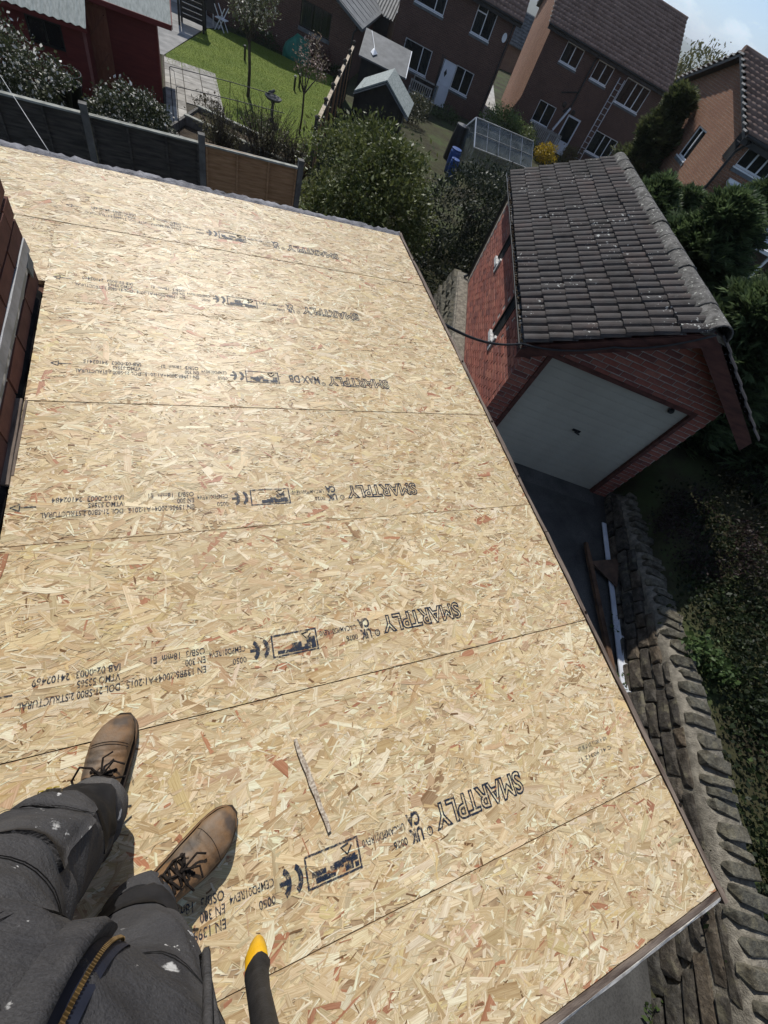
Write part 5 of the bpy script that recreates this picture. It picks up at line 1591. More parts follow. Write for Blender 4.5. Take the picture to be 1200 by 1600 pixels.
for k in range(5):
    x0, x1 = -L2 + 2 * L2 * k / 5 + .012, -L2 + 2 * L2 * (k + 1) / 5 - .012
    for s in (-1, 1):
        for e in (0, 1):
            f0, f1 = (.02, .49) if e == 0 else (.51, .98)
            mb = MB(); mb.add([(x0, s * hw * (1 - f0), ge_ + (gb - ge_) * f0), (x1, s * hw * (1 - f0), ge_ + (gb - ge_) * f0), (x1, s * hw * (1 - f1), ge_ + (gb - ge_) * f1), (x0, s * hw * (1 - f1), ge_ + (gb - ge_) * f1)], [(0, 1, 2, 3)]); mb.build('pane', M['dusty'], GH)
        mb = MB(); mb.add([(x0, s * hw, .1), (x1, s * hw, .1), (x1, s * hw, ge_ - .03), (x0, s * hw, ge_ - .03)], [(0, 1, 2, 3)]); mb.build('pane', M['dusty'], GH)
for x in (-L2, L2): mb = MB(); mb.add([(x, -hw, .05), (x, hw, .05), (x, hw, ge_), (x, 0, gb - .03), (x, -hw, ge_)], [(0, 1, 2, 3, 4)]); mb.build('gable_pane', M['dusty'], GH)
mb = MB(); mb.bar((-L2 - .02, -hw, ge_), (-L2 - .02, 0, gb), .035, .05); mb.bar((-L2 - .02, hw, ge_), (-L2 - .02, 0, gb), .035, .05); mb.build('white_edge', M['white_upvc'], GH)
M['blue'] = pm('blue_plastic', (.018, .05, .17), (.03, .08, .26), 4, .45, .4, .1)
for (x, y, r, h, lb) in ((9.62, 21.0, .24, .62, 'blue plastic water barrel standing nearest the greenhouse end'), (9.40, 20.35, .2, .42, 'smaller blue plastic tub in front of the taller water barrel')):
    B = thing('water_barrel', lb, 'barrel', (x, y, gz(x, y) + .25)); mb = MB(); mb.lathe((0, 0, 0), [(r * .86, -.3), (r * .95, .05), (r, h * .3), (r * .97, h * .34), (r, h * .4), (r, h * .7), (r * .96, h * .74), (r, h * .8), (r * .9, h)], 18); mb.build('body', M['blue'], B, True)
    mb = MB(); mb.lathe((0, 0, h + .002), [(r * .93, 0), (r * .93, .04), (r * .2, .05)], 18); mb.build('lid', M['blue'], B)
BX = thing('compost_bin', 'tall black compost bin beside the greenhouse end', 'compost bin', (10.6, 23.0, gz(10.6, 23.0)))
mb = MB(); mb.lathe((0, 0, 0), [(.42, 0), (.40, .3), (.36, .8), (.30, 1.3)], 14); mb.build('body', M['black_plastic'], BX); mb = MB(); mb.lathe((0, 0, 1.302), [(.32, 0), (.30, .05), (.05, .1)], 14); mb.build('lid', M['black_plastic'], BX)
# low picket fence of the ladder house
PF = thing('picket_fence', 'grey slatted low fence before the white glazed door', 'fence', (20.75, 31.0, gz(20.75, 31.0)), TH)
for k in range(17): mb = MB(); mb.b2(-.9 + .12 * k, -.82 + .12 * k, 0, .02, .05, 1.0, .004); mb.build('slat', M['grey_wood'], PF)
mb = MB(); mb.b2(-.95, 1.12, .021, .06, .85, .93); mb.b2(-.95, 1.12, .021, .06, .25, .33); mb.build('rail', M['grey_wood'], PF)
# small things on and round the lawn
BB = thing('bird_bath', 'dark stone bird bath with a bird on its rim standing on the lawn edge', 'bird bath', (1.72, 20.4, gz(1.72, 20.4)))
M['bath'] = pm('bath_stone', (.05, .05, .05), (.12, .12, .115), 9, .8, .2, .5)
mb = MB(); mb.lathe((0, 0, 0), [(.16, 0), (.12, .06), (.055, .12), (.05, .55), (.08, .62)], 12); mb.build('pedestal', M['bath'], BB, True)
mb = MB(); mb.lathe((0, 0, .622), [(.06, 0), (.24, .05), (.30, .12), (.27, .125), (.10, .07)], 16); mb.build('bowl', M['bath'], BB, True)
mb = MB(); mb.tube([(-.2, 0, .77), (-.14, 0, .83), (-.05, 0, .85), (.02, 0, .92), (.06, 0, .91)], [.015, .05, .06, .035, .006], 8); mb.build('ornament', M['bath'], BB, True)
for (x, y, lb) in ((1.52, 27.5, 'dark solar lamp stake on the lawn left of the slim tree'), (3.40, 25.5, 'pale topped solar lamp stake near the middle of the lawn'), (3.72, 26.1, 'dark solar lamp stake just beyond the pale topped one')):
    P = thing('garden_lamp', lb, 'garden lamp', (x, y, gz(x, y) + .05)); mb = MB(); mb.tube([(0, 0, 0), (0, 0, .42)], .045, 8); mb.build('stake', M['black_plastic'], P); mb = MB(); mb.lathe((0, 0, .421), [(.06, 0), (.065, .05), (.03, .07)], 10); mb.build('cap', M['fence_cap'] if 'pale' in lb else M['black_plastic'], P)
TP_ = thing('garden_tarp', 'green tarpaulin heaped over garden furniture under the black framed window', 'tarpaulin', (4.55, 31.2, gz(4.55, 31.2)))
bm = bmesh.new(); bmesh.ops.create_icosphere(bm, subdivisions=3, radius=1)
for v in bm.verts:
    q = v.co.copy(); nn = mnoise.noise(q * 1.7) * .25 + .08 * abs(mnoise.noise(q * 5)); v.co = Vector((q.x * .75 * (1 + nn), q.y * .5 * (1 + nn), max(-.1, q.z) * .95 * (1 + nn)))
me = bpy.data.meshes.new('cover'); bm.to_mesh(me); bm.free(); me.shade_smooth(); link('cover', me, pm('green_tarp', (.012, .11, .075), (.025, .18, .12), 5, .5, .4, .4, .01), TP_)
WF = thing('garden_chair', 'white folding garden chairs stacked at the far corner of the lawn', 'chair', (.75, 31.2, gz(.75, 31.2)), R(-30))
mb = MB()
for y in (0, .4):
    mb.tube([(-.25, y, 0), (.25, y, .85)], .02, 6); mb.tube([(.25, y, 0), (-.25, y, .85)], .02, 6)
mb.build('frame', M['white_upvc'], WF); mb = MB()
for k in range(6): mb.b2(-.25, .25, .02 + .065 * k, .07 + .065 * k, .43, .45)
mb.build('seat', M['white_upvc'], WF)
WT = thing('garden_table', 'white topped folding table leaning near the stacked chairs', 'table', (.15, 32.0, gz(.15, 32.0)), R(-25))
mb = MB(); mb.b2(-.5, .5, -.03, .03, .45, 1.0); mb.build('tabletop', M['dark_frame'], WT); mb = MB(); mb.b2(-.52, .52, -.05, .05, 1.001, 1.06); mb.build('edge', M['white_upvc'], WT)
for x in (-.4, .4): mb = MB(); mb.b2(x - .025, x + .025, -.02, .02, 0, .45); mb.build('leg', M['aluminium'], WT)
DS = thing('log_store', 'black open slatted log store at the shed corner', 'log store', (-.55, 29.6, gz(-.55, 29.6)), R(-10))
for x in (-.5, .5): mb = MB(); mb.b2(x - .04, x + .04, -.04, .04, 0, 1.75); mb.b2(x - .04, x + .04, .66, .74, 0, 1.9); mb.build('post', M['dark_frame'], DS)
slab_roof(DS, -.62, .62, -.15, 1.78, .9, 1.98, .04, M['dark_frame'])
for k in range(9): mb = MB(); mb.b2(-.46, .46, .67, .69, .15 + .17 * k, .29 + .17 * k); mb.build('slat', M['dark_frame'], DS)
PW_ = thing('garden_wall', 'pale rendered wall at the far left beyond the red shed', 'wall', (-.3, 33.6, gz(-.3, 33.6)), R(-15)); mb = MB(); mb.b2(-1.6, .6, 0, .2, -.3, 2.4); mb.build('wall_face', pm('pale_render', (.42, .41, .39), (.55, .54, .52), 3, .9, .1, .2), PW_)

# ------------------------------------------------------------------ plants
def plant(name, label, cat, x, y, group=None, dz=0.0):
    return thing(name, label, cat, (x, y, gz(x, y) + dz), 0, group)


def rel_blobs(o, bl):
    l = o.location
    return [(b[0] - l.x, b[1] - l.y, b[2] - l.z, *b[3:]) for b in bl]


DG, LG = (0.012, 0.020, 0.007), (0.050, 0.068, 0.026)
o = plant('laurel_bush', 'big rounded glossy evergreen bush at the end of the dark fence', 'bush', 2.9, 12.2)
limbs((0, 0, 0), 1.9, .09, 9, .6, 3).build('trunk', M['bark'], o)
leaves('crown', o, rel_blobs(o, [(2.85, 12.1, -2.95, 1.65, 1.6, 1.30), (3.35, 11.6, -3.1, 1.2, 1.3, 1.1), (2.15, 11.6, -3.5, 1.0, 1.1, 0.85), (3.15, 12.6, -2.65, 1.15, 1.1, 1.0), (1.75, 12.1, -3.7, .75, .8, .65), (3.4, 10.9, -3.7, .8, .8, .6)]), 36000, .095, (0.032, 0.048, 0.012), (0.17, 0.19, 0.055), 3, clumps=90, spread=.11, accent=(0.22, 0.235, 0.11), acc_p=.12)
o = plant('evergreen_hedge', 'dark dense evergreen hedge between the round bush and the brick garage', 'hedge', 6.4, 12.8)
limbs((0, 0, 0), 1.5, .08, 9, .7, 5).build('trunk', M['bark'], o)
leaves('crown', o, rel_blobs(o, [(5.6, 12.6, -3.4, 1.2, 1.2, 1.05), (6.6, 13.0, -3.2, 1.5, 1.3, 1.15), (7.9, 13.6, -3.2, 1.5, 1.3, 1.1), (9.1, 14.4, -3.3, 1.2, 1.1, 1.0), (6.9, 11.7, -3.6, 1.2, 1.0, .9), (5.5, 11.4, -3.9, 1.1, 1.0, .6)]), 24000, .085, (0.008, 0.014, 0.007), (0.032, 0.042, 0.022), 4, clumps=80, spread=.11, accent=(0.13, 0.135, 0.085), acc_p=.06)
o = plant('shrub', 'low dark shrub in the shade between the flat roof and garage footing', 'shrub', 4.2, 9.6)
leaves('crown', o, rel_blobs(o, [(3.6, 9.6, -4.2, 1.2, .9, .45), (4.6, 10.3, -4.2, 1.0, .8, .5), (2.2, 9.3, -4.2, 1.2, .8, .45)]), 7000, .08, (0.008, 0.013, 0.006), (0.03, 0.04, 0.017), 6, clumps=50, spread=.2)

WH = (0.80, 0.78, 0.72)
for k, (x, y, bl, n, lb) in enumerate((
        (-4.9, 15.5, [(-4.9, 15.4, -3.55, .95, .8, .75), (-4.4, 15.3, -3.75, .6, .6, .5), (-5.4, 15.6, -3.6, .8, .7, .8)], 5200, 'larger white blossoming shrub before the red shed window'),
        (-2.5, 15.9, [(-2.5, 15.9, -4.0, .75, .55, .5), (-2.0, 16.1, -4.15, .45, .4, .4), (-3.0, 15.7, -4.1, .5, .5, .4)], 3000, 'smaller white blossoming shrub below the brown shed door'))):
    o = plant('flowering_shrub', lb, 'shrub', x, y, 'white blossoming shrubs by the sheds')
    limbs((0, 0, 0), .8, .04, 7, .8, k).build('trunk', M['bark'], o)
    leaves('crown', o, rel_blobs(o, bl), int(n * 1.7), .070, (0.022, 0.034, 0.013), (0.10, 0.11, 0.055), 30 + k, clumps=60, spread=.15, accent=WH, acc_p=.15, aspect=.6)
o = plant('garden_plant', 'low green plants in the bed along the shed kerb', 'plant', -3.5, 15.4); leaves('foliage', o, rel_blobs(o, [(-3.6, 15.5, -4.35, .8, .35, .2), (-2.9, 14.9, -4.3, .7, .4, .25)]), 1500, .07, (0.03, 0.04, 0.015), (0.10, 0.10, 0.05), 9, clumps=30, spread=.2)
# pots and a wire ring by the near shed
for k, (x, y, r, lb) in enumerate(((-4.05, 16.0, .22, 'black plant pot standing before the nearer red shed'), (-3.85, 16.5, .20, 'second dark pot standing closer to the shed corner'))):
    P = thing('plant_pot', lb, 'plant pot', (x, y, gz(x, y) + .2)); mb = MB(); mb.lathe((0, 0, 0), [(r * .7, -.1), (r, .38), (r * 1.08, .38), (r * 1.08, .43), (r * .95, .43), (r * .9, .36), (.01, .35)], 14); mb.build('pot', M['black_plastic'], P, True)
    mb = MB(); mb.tube([(r * 1.2 * math.cos(a), r * 1.2 * math.sin(a), .62 + .03 * math.sin(a)) for a in np.linspace(0, 6.28, 22)], .006, 5); mb.build('support_ring', M['grey_sill'], P)
    leaves('foliage', P, [(0, 0, .5, .22, .22, .18)], 250, .08, (0.02, 0.035, 0.012), (0.07, 0.09, 0.03), 80 + k, clumps=12, spread=.3)


def twigs(o, n, h, spread, seed, r=.011):
    g = random.Random(seed); mb = MB()
    for k in range(n):
        a = g.uniform(0, 6.28); d = g.uniform(.1, 1) * spread; hh = h * g.uniform(.5, 1.05)
        b = Vector((math.cos(a) * d * .25, math.sin(a) * d * .25, 0)); e = Vector((math.cos(a) * d, math.sin(a) * d, hh)); m = b.lerp(e, .5) + Vector((g.uniform(-.06, .06), g.uniform(-.06, .06), .08))
        mb.tube([b, m, e], [r * 1.6, r, r * .4], 4, False)
        for q in range(3):
            t = g.uniform(.4, .95); p = b.lerp(e, t) + Vector((0, 0, .03)); mb.tube([p, p + Vector((g.uniform(-.14, .14), g.uniform(-.14, .14), g.uniform(.04, .2)))], [r * .6, r * .25], 3, False)
    return mb.build('twigs', M['bark'], o)


for k, (x, y, h, s, n, lb) in enumerate(((0.95, 16.5, 1.45, 1.05, 95, 'bare twiggy fruit bush standing tallest behind the dark fence'), (-0.3, 16.6, 1.05, .8, 60, 'low twiggy bush between hoop frame and the taller bare bush'), (1.75, 16.0, 1.25, .7, 60, 'thin twiggy bush nearest the lawn corner behind the brown panel'))):
    o = plant('fruit_bush', lb, 'bush', x, y, 'bare fruit bushes behind the fence'); twigs(o, n, h, s, 40 + k)
    leaves('foliage', o, [(0, 0, h * .45, s * .8, s * .7, h * .4)], int(2200 * s), .06, (0.06, 0.06, 0.03), (0.20, 0.18, 0.10), 44 + k, clumps=60, spread=.2, shell=.2)
o = plant('garden_plant', 'small leafy plant between the paving slabs and raised bed', 'plant', -.5, 18.9); leaves('foliage', o, [(0, 0, .3, .45, .4, .3)], 700, .07, (0.03, 0.03, 0.015), (0.10, 0.08, 0.05), 50, clumps=30, spread=.25)
# trees on the lawn
o = plant('tree', 'slim young tree in pale blossom at the middle of the lawn', 'tree', 1.12, 22.45)
mb = MB(); mb.tube([(0, 0, 0), (.02, 0, .8), (-.02, .02, 1.5), (.06, 0, 2.1), (.1, 0, 2.6)], [.06, .052, .046, .04, .02], 8)
for a, b in (((-.02, .02, 1.45), (-.35, .1, 2.3)), ((0.02, 0, 1.6), (.45, -.1, 2.5)), ((.05, 0, 1.95), (-.1, .4, 2.9)), ((.06, 0, 2.1), (.3, .3, 3.0)), ((.0, 0, 1.8), (.1, -.45, 2.6))): mb.tube([a, Vector(a).lerp(Vector(b), .5) + Vector((0, 0, -.04)), b], [.03, .02, .008], 6)
mb.build('trunk', M['bark'], o)
leaves('crown', o, [(0, 0, 2.75, .85, .8, .9), (-.35, .1, 2.3, .5, .5, .5), (.45, -.1, 2.4, .5, .5, .55), (.1, .2, 3.4, .6, .6, .6)], 3600, .085, (0.06, 0.075, 0.025), (0.19, 0.19, 0.10), 52, clumps=50, spread=.17, shell=.25, accent=(.50, .48, .40), acc_p=.22, droop=.3)
o = plant('tree', 'small sparse tree with a forked trunk at the lawn edge near the fence', 'tree', 2.68, 20.05)
mb = MB(); mb.tube([(0, 0, 0), (.03, 0, .6), (.0, 0, 1.2)], [.04, .034, .03], 8)
for b in ((-.45, 0, 1.95), (.02, .05, 2.1), (.18, -.1, 2.0), (.5, .05, 1.75), (-.2, .3, 1.9)): mb.tube([(0, 0, 1.15), Vector((0, 0, 1.15)).lerp(Vector(b), .5) + Vector((0, 0, .04)), b], [.024, .017, .006], 6)
mb.build('trunk', M['bark'], o)
leaves('crown', o, [(.05, 0, 2.05, .55, .5, .42), (.5, 0, 1.85, .38, .35, .3), (.1, 0, 2.4, .4, .35, .3)], 900, .07, (0.10, 0.07, 0.05), (0.24, 0.20, 0.13), 55, clumps=40, spread=.16, shell=.2, accent=(.45, .33, .30), acc_p=.2)
for k, (x, y, r, h, c, lb) in enumerate(((3.1, 31.6, .5, .5, ((0.03, 0.045, 0.018), (0.08, 0.10, 0.04)), 'green shrub left of the green tarpaulin'), (5.7, 30.9, .55, .8, ((0.05, 0.02, 0.016), (0.15, 0.06, 0.05)), 'reddish shrub right of the green tarpaulin'), (6.5, 30.5, .45, .45, ((0.02, 0.03, 0.012), (0.07, 0.08, 0.03)), 'low dark shrub at the far lawn corner by the fence'), (1.9, 32.4, .6, .6, ((0.03, 0.04, 0.018), (0.11, 0.11, 0.05)), 'pale shrub behind the far lawn edge near white chairs'), (2.6, 32.6, .5, .9, ((0.03, 0.03, 0.02), (0.10, 0.07, 0.05)), 'brownish shrub behind the blossoming young tree'))):
    o = plant('shrub', lb, 'shrub', x, y, 'shrubs along the far edge of the lawn'); limbs((0, 0, 0), h, .025, 5, .6, k).build('trunk', M['bark'], o)
    leaves('crown', o, [(0, 0, h * .55, r, r * .8, h * .6)], 900, .08, *c, 60 + k, clumps=30, spread=.2)
# gardens of the two brick houses
for k, (x, y, z, r, n, c, nm, lb) in enumerate((
        (16.6, 29.6, -4.35, (1.3, 1.1, .75), 5200, ((0.07, 0.11, 0.03), (0.20, 0.26, 0.08)), 'hedge', 'bright green loose hedge behind the greenhouse'),
        (18.2, 29.6, -4.5, (1.2, 1.0, .6), 4200, ((0.06, 0.09, 0.03), (0.18, 0.21, 0.075)), 'hedge', 'green shrub hedge in front of the slatted picket fence'),
        (19.0, 27.6, -4.5, (.75, .6, .5), 2200, ((0.22, 0.15, 0.01), (0.60, 0.42, 0.02)), 'forsythia_bush', 'bright yellow flowering bush above the garage roof'),
        (21.6, 28.6, -4.4, (.7, .6, .5), 1400, ((0.06, 0.055, 0.02), (0.16, 0.13, 0.05)), 'shrub', 'olive shrub at the foot of the white glazed door'),
        (10.9, 29.3, -4.8, (.7, .6, .5), 1500, ((0.03, 0.04, 0.02), (0.12, 0.12, 0.06)), 'shrub', 'pale leaved potted shrubs in front of the bench'),
        (9.6, 27.0, -4.6, (.8, .7, .6), 1700, ((0.03, 0.035, 0.02), (0.10, 0.10, 0.055)), 'shrub', 'grey green shrub right of the little playhouse'),
        (13.2, 30.3, -5.0, (.8, .6, .4), 1200, ((0.035, 0.05, 0.018), (0.10, 0.14, 0.05)), 'shrub', 'low green shrub below the white stable door'),
        (11.2, 35.2, -4.2, (.5, 1.0, 1.2), 1600, ((0.05, 0.06, 0.02), (0.16, 0.16, 0.06)), 'shrub', 'yellow green shrub in the gap left of the dark brick house'),
        (26.2, 51.5, -5.2, (.6, .9, .7), 1200, ((0.05, 0.06, 0.02), (0.16, 0.17, 0.05)), 'shrub', 'yellow green shrub in the passage between the brick houses'),
        (5.3, 17.0, -3.9, (1.0, .8, .8), 2600, ((0.03, 0.04, 0.015), (0.10, 0.11, 0.045)), 'shrub', 'light green young shoots rising before the playhouse'))):
    o = plant(nm, lb, 'hedge' if nm == 'hedge' else 'shrub', x, y); l = o.location
    limbs((0, 0, 0), .8, .03, 6, .6, k).build('trunk', M['bark'], o)
    leaves('crown', o, [(0, 0, z - l.z, *r)], n, .10, *c, 70 + k, clumps=60, spread=.17, shell=.4)
# conifers right of the garage; nearest and low one enlarged to shade the bank
CL, CH = (0.026, 0.046, 0.018), (0.125, 0.175, 0.070)
for k, (x, y, top, r, n, lb) in enumerate((
        (6.9, 4.3, .15, 1.45, 11000, 'nearest feathery conifer by the front of the garage ridge'),
        (8.8, 5.0, .55, 1.6, 10000, 'feathery conifer at the right edge with drooping sprays'),
        (7.6, 6.7, .30, 1.6, 11000, 'feathery conifer beside the middle of the garage ridge'),
        (9.7, 7.8, .55, 1.35, 8000, 'tall scraggy conifer before the sunlit orange gable'),
        (8.7, 9.3, -.35, 1.6, 10000, 'broad conifer behind the far end of the garage ridge'),
        (10.8, 10.2, -.5, 1.5, 8000, 'dark conifer below the gable window of the right house'),
        (11.2, 6.4, -.45, 1.5, 8000, 'conifer in front of the white conservatory'),
        (8.1, 2.3, -.45, 1.5, 9000, 'low conifer overhanging the shaded bank'))):
    o = plant('conifer', lb, 'conifer', x, y, 'feathery conifers beside the garage', -.05); h = top - o.location.z
    mb = MB(); mb.tube([(0, 0, -.2), (.02, 0, h * .5), (0, .02, h * .97)], [.09, .06, .012], 7); mb.build('trunk', M['bark'], o)
    sprays('crown', o, (0, 0, .05), h, r, n, CL, CH, 90 + k, .26, power=.55 if 'scraggy' not in lb else .8)
o = plant('tree', 'tall dark evergreen between the ladder house and the sunlit gable', 'tree', 15.5, 17.2); h = .55 - o.location.z
mb = MB(); mb.tube([(0, 0, -.2), (0, 0, h * .95)], [.14, .03], 8); mb.build('trunk', M['bark'], o)
sprays('crown', o, (0, 0, .1), h, 1.45, 15000, (0.022, 0.036, 0.013), (0.12, 0.135, 0.052), 110, .30, power=.42)
for k, (d, az, top, r, n, c, lb) in enumerate(((62, 45.6, 2.5, 4.0, 5200, ((0.07, 0.075, 0.025), (0.20, 0.19, 0.085)), 'far pale olive tree against the sky behind the right house'), (56, 42.9, .5, 3.2, 4200, ((0.08, 0.08, 0.03), (0.19, 0.17, 0.07)), 'far yellowish tree beside the roof verge of the ladder house'), (75, 44.2, .2, 4.0, 3000, ((0.06, 0.07, 0.03), (0.15, 0.15, 0.07)), 'farthest olive tree below the blue hills'))):
    x, y = d * math.sin(R(az)) - 1.48, d * math.cos(R(az)) + .45
    o = plant('tree', lb, 'tree', x, y); h = top - o.location.z
    limbs((0, 0, 0), h * .8, .2, 9, .5, 5 + k).build('trunk', M['bark'], o)
    leaves('crown', o, [(0, 0, h * .62, r, r, h * .36), (-r * .5, .3, h * .45, r * .7, r * .7, h * .3), (r * .5, 0, h * .5, r * .7, r * .7, h * .32)], n, .34, *c, 120 + k, clumps=70, spread=.12, shell=.3, aspect=.4)
# ivy and low growth over the bank behind the wall
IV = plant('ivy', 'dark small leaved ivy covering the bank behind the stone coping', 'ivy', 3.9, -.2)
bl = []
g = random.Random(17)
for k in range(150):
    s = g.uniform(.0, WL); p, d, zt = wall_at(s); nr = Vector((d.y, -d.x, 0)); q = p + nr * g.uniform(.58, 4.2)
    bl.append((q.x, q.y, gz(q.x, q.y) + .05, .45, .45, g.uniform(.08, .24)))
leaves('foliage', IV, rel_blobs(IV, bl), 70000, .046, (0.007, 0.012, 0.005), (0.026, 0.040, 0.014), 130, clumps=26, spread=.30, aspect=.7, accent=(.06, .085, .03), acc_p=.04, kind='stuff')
o = plant('fern', 'lighter green leafy clump hanging over the stone coping', 'plant', 3.80, .05)
leaves('foliage', o, rel_blobs(o, [(3.86, .12, -2.18, .22, .24, .14), (4.02, -.1, -2.2, .2, .2, .12)]), 900, .055, (0.035, 0.062, 0.02), (0.085, 0.13, 0.045), 131, clumps=26, spread=.2, aspect=.75)
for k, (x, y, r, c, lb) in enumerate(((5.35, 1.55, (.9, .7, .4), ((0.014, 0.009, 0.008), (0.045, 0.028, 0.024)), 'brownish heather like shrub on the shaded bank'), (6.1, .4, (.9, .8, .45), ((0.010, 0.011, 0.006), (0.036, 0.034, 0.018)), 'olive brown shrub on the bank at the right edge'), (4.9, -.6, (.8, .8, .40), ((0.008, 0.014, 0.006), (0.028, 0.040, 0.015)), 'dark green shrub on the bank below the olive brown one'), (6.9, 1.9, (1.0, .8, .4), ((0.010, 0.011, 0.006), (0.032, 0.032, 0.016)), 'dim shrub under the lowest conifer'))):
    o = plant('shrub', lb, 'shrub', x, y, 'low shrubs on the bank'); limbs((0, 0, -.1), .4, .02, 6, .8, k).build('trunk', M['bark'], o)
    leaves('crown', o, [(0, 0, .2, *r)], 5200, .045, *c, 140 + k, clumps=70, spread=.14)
# grass tufts and weeds where the drive meets the stone
o = tag(leaves('weeds', None, [(*w, .12, .12, .07) for w in [tuple(wall_at(s)[0] + Vector((wall_at(s)[1].y, -wall_at(s)[1].x, 0)) * -.02 + Vector((0, 0, -2.97))) for s in (0.3, .7, 1.2, 1.5, 2.6, 4.4, 5.2)]], 900, .05, (0.03, 0.05, 0.015), (0.09, 0.13, 0.04), 150, clumps=10, spread=.3), 'tufts of small weeds along the foot of the rubble wall', 'weeds', kind='stuff')

# ------------------------------------------------------------------ the person: charcoal work trousers and tan boots, seen from his own chest
F_ = Vector((.67, .742, 0)).normalized(); L_ = Vector((-F_.y, F_.x, 0)); HC = Vector((-1.678, .236, 0))
PE = thing('person', 'person in paint splashed charcoal work trousers and worn tan boots', 'person', (HC.x, HC.y, 0))
PO = Vector(PE.location)


def ring(c, a, b, da=None, db=None, n=20, pw=2.0):
    da = da or L_; db = db or F_
    out_ = []
    for k in range(n):
        t = 2 * math.pi * k / n; ct, st = math.cos(t), math.sin(t)
        out_.append(Vector(c) + da * a * math.copysign(abs(ct) ** (2 / pw), ct) + db * b * math.copysign(abs(st) ** (2 / pw), st))
    return out_


def remesh(mb, voxel, smooth_it=4):
    me = mb.mesh('tmp'); o = bpy.data.objects.new('tmp', me); COL.objects.link(o)
    r = o.modifiers.new('r', 'REMESH'); r.mode = 'VOXEL'; r.voxel_size = voxel
    s = o.modifiers.new('s', 'SMOOTH'); s.factor = .5; s.iterations = smooth_it
    dg = bpy.context.evaluated_depsgraph_get(); m2 = bpy.data.meshes.new_from_object(o.evaluated_get(dg))
    bpy.data.objects.remove(o); bpy.data.meshes.remove(me); m2.shade_smooth(); return m2


LEG = {  # centre line and radii (across, fore-aft), from the ankle up
    1: [((-1.778, .425, .085), .078, .082), ((-1.778, .418, .16), .075, .078), ((-1.778, .398, .30), .080, .083), ((-1.776, .372, .46), .088, .092), ((-1.772, .350, .58), .096, .099), ((-1.760, .324, .72), .110, .113), ((-1.745, .302, .84), .118, .120), ((-1.735, .285, .95), .110, .118)],
    -1: [((-1.676, .216, .075), .074, .077), ((-1.676, .206, .15), .072, .075), ((-1.662, .188, .28), .083, .085), ((-1.640, .176, .44), .099, .100), ((-1.630, .176, .56), .106, .106), ((-1.618, .176, .70), .114, .115), ((-1.608, .174, .82), .118, .120), ((-1.604, .172, .95), .110, .118)]}
PELV = [(HC + Vector((0, 0, .735)) + F_ * .01, .06, .07), (HC + Vector((0, 0, .79)) + F_ * .012, .15, .115), (HC + Vector((0, 0, .87)) + F_ * .014, .192, .134), (HC + Vector((0, 0, .95)), .200, .130), (HC + Vector((0, 0, 1.04)) - F_ * .01, .188, .120), (HC + Vector((0, 0, 1.10)) - F_ * .012, .178, .112)]


def leg_c(s, z):
    P = LEG[s]; zs = [p[0][2] for p in P]
    return Vector((np.interp(z, zs, [p[0][0] for p in P]), np.interp(z, zs, [p[0][1] for p in P]), z))


mb = MB()
for s in (1, -1): mb.loft([[q - PO for q in ring(c, a, b)] for c, a, b in LEG[s]])
mb.loft([[q - PO for q in ring(c, a, b, pw=2.4)] for c, a, b in PELV])
me = remesh(mb, .0085, 7)
nv = len(me.vertices); co = np.empty(nv * 3, np.float32); me.vertices.foreach_get('co', co); co = co.reshape(-1, 3)
no = np.array([v.normal[:] for v in me.vertices])
disp = np.zeros(nv)
for i in range(nv):
    p = Vector(co[i]) + PO; z = p.z
    s = 1 if (p - HC).dot(L_) > 0 else -1
    n1 = mnoise.noise(Vector((p.x * 6, p.y * 6, z * 9))); n2 = mnoise.noise(Vector((p.x * 9 + 5, p.y * 9, z * 13)))
    n3 = mnoise.noise(Vector((p.x * 4 + 9, p.y * 4 - 3, z * 5)))
    knee = math.exp(-((z - .47) / .10) ** 2); cuff = math.exp(-((z - .19) / .09) ** 2); groin = math.exp(-((z - .80) / .07) ** 2)
    ridge = (1 - abs(math.sin(z * 24 + 3.0 * n3 + 2.2 * math.atan2((p - leg_c(s, min(z, .93))).dot(F_), (p - leg_c(s, min(z, .93))).dot(L_)) * s))) ** 1.6
    up_ = math.exp(-((z - .64) / .16) ** 2)
    n4 = 1 - abs(mnoise.noise(Vector((p.x * 7 + 3, p.y * 7 + z * 6, z * 11 - p.x * 5)))) * 2.2
    disp[i] = .007 * n1 + .005 * n2 + (.016 * cuff + .018 * knee + .010 * groin + .006 * up_) * (ridge - .35) + .007 * n3 + .007 * max(0, n4) ** 2
ed = np.empty(len(me.edges) * 2, np.int32); me.edges.foreach_get('vertices', ed); ed = ed.reshape(-1, 2)
cnt = np.bincount(ed.ravel(), minlength=nv)
for it in range(3):
    acc = np.zeros(nv); np.add.at(acc, ed[:, 0], disp[ed[:, 1]]); np.add.at(acc, ed[:, 1], disp[ed[:, 0]]); disp = .4 * disp + .6 * acc / np.maximum(cnt, 1)
co = co + no * disp[:, None]
me.vertices.foreach_set('co', co.astype(np.float32).ravel()); me.update()
bvh = BVHTree.FromPolygons([tuple(q) for q in co], [tuple(p.vertices) for p in me.polygons])

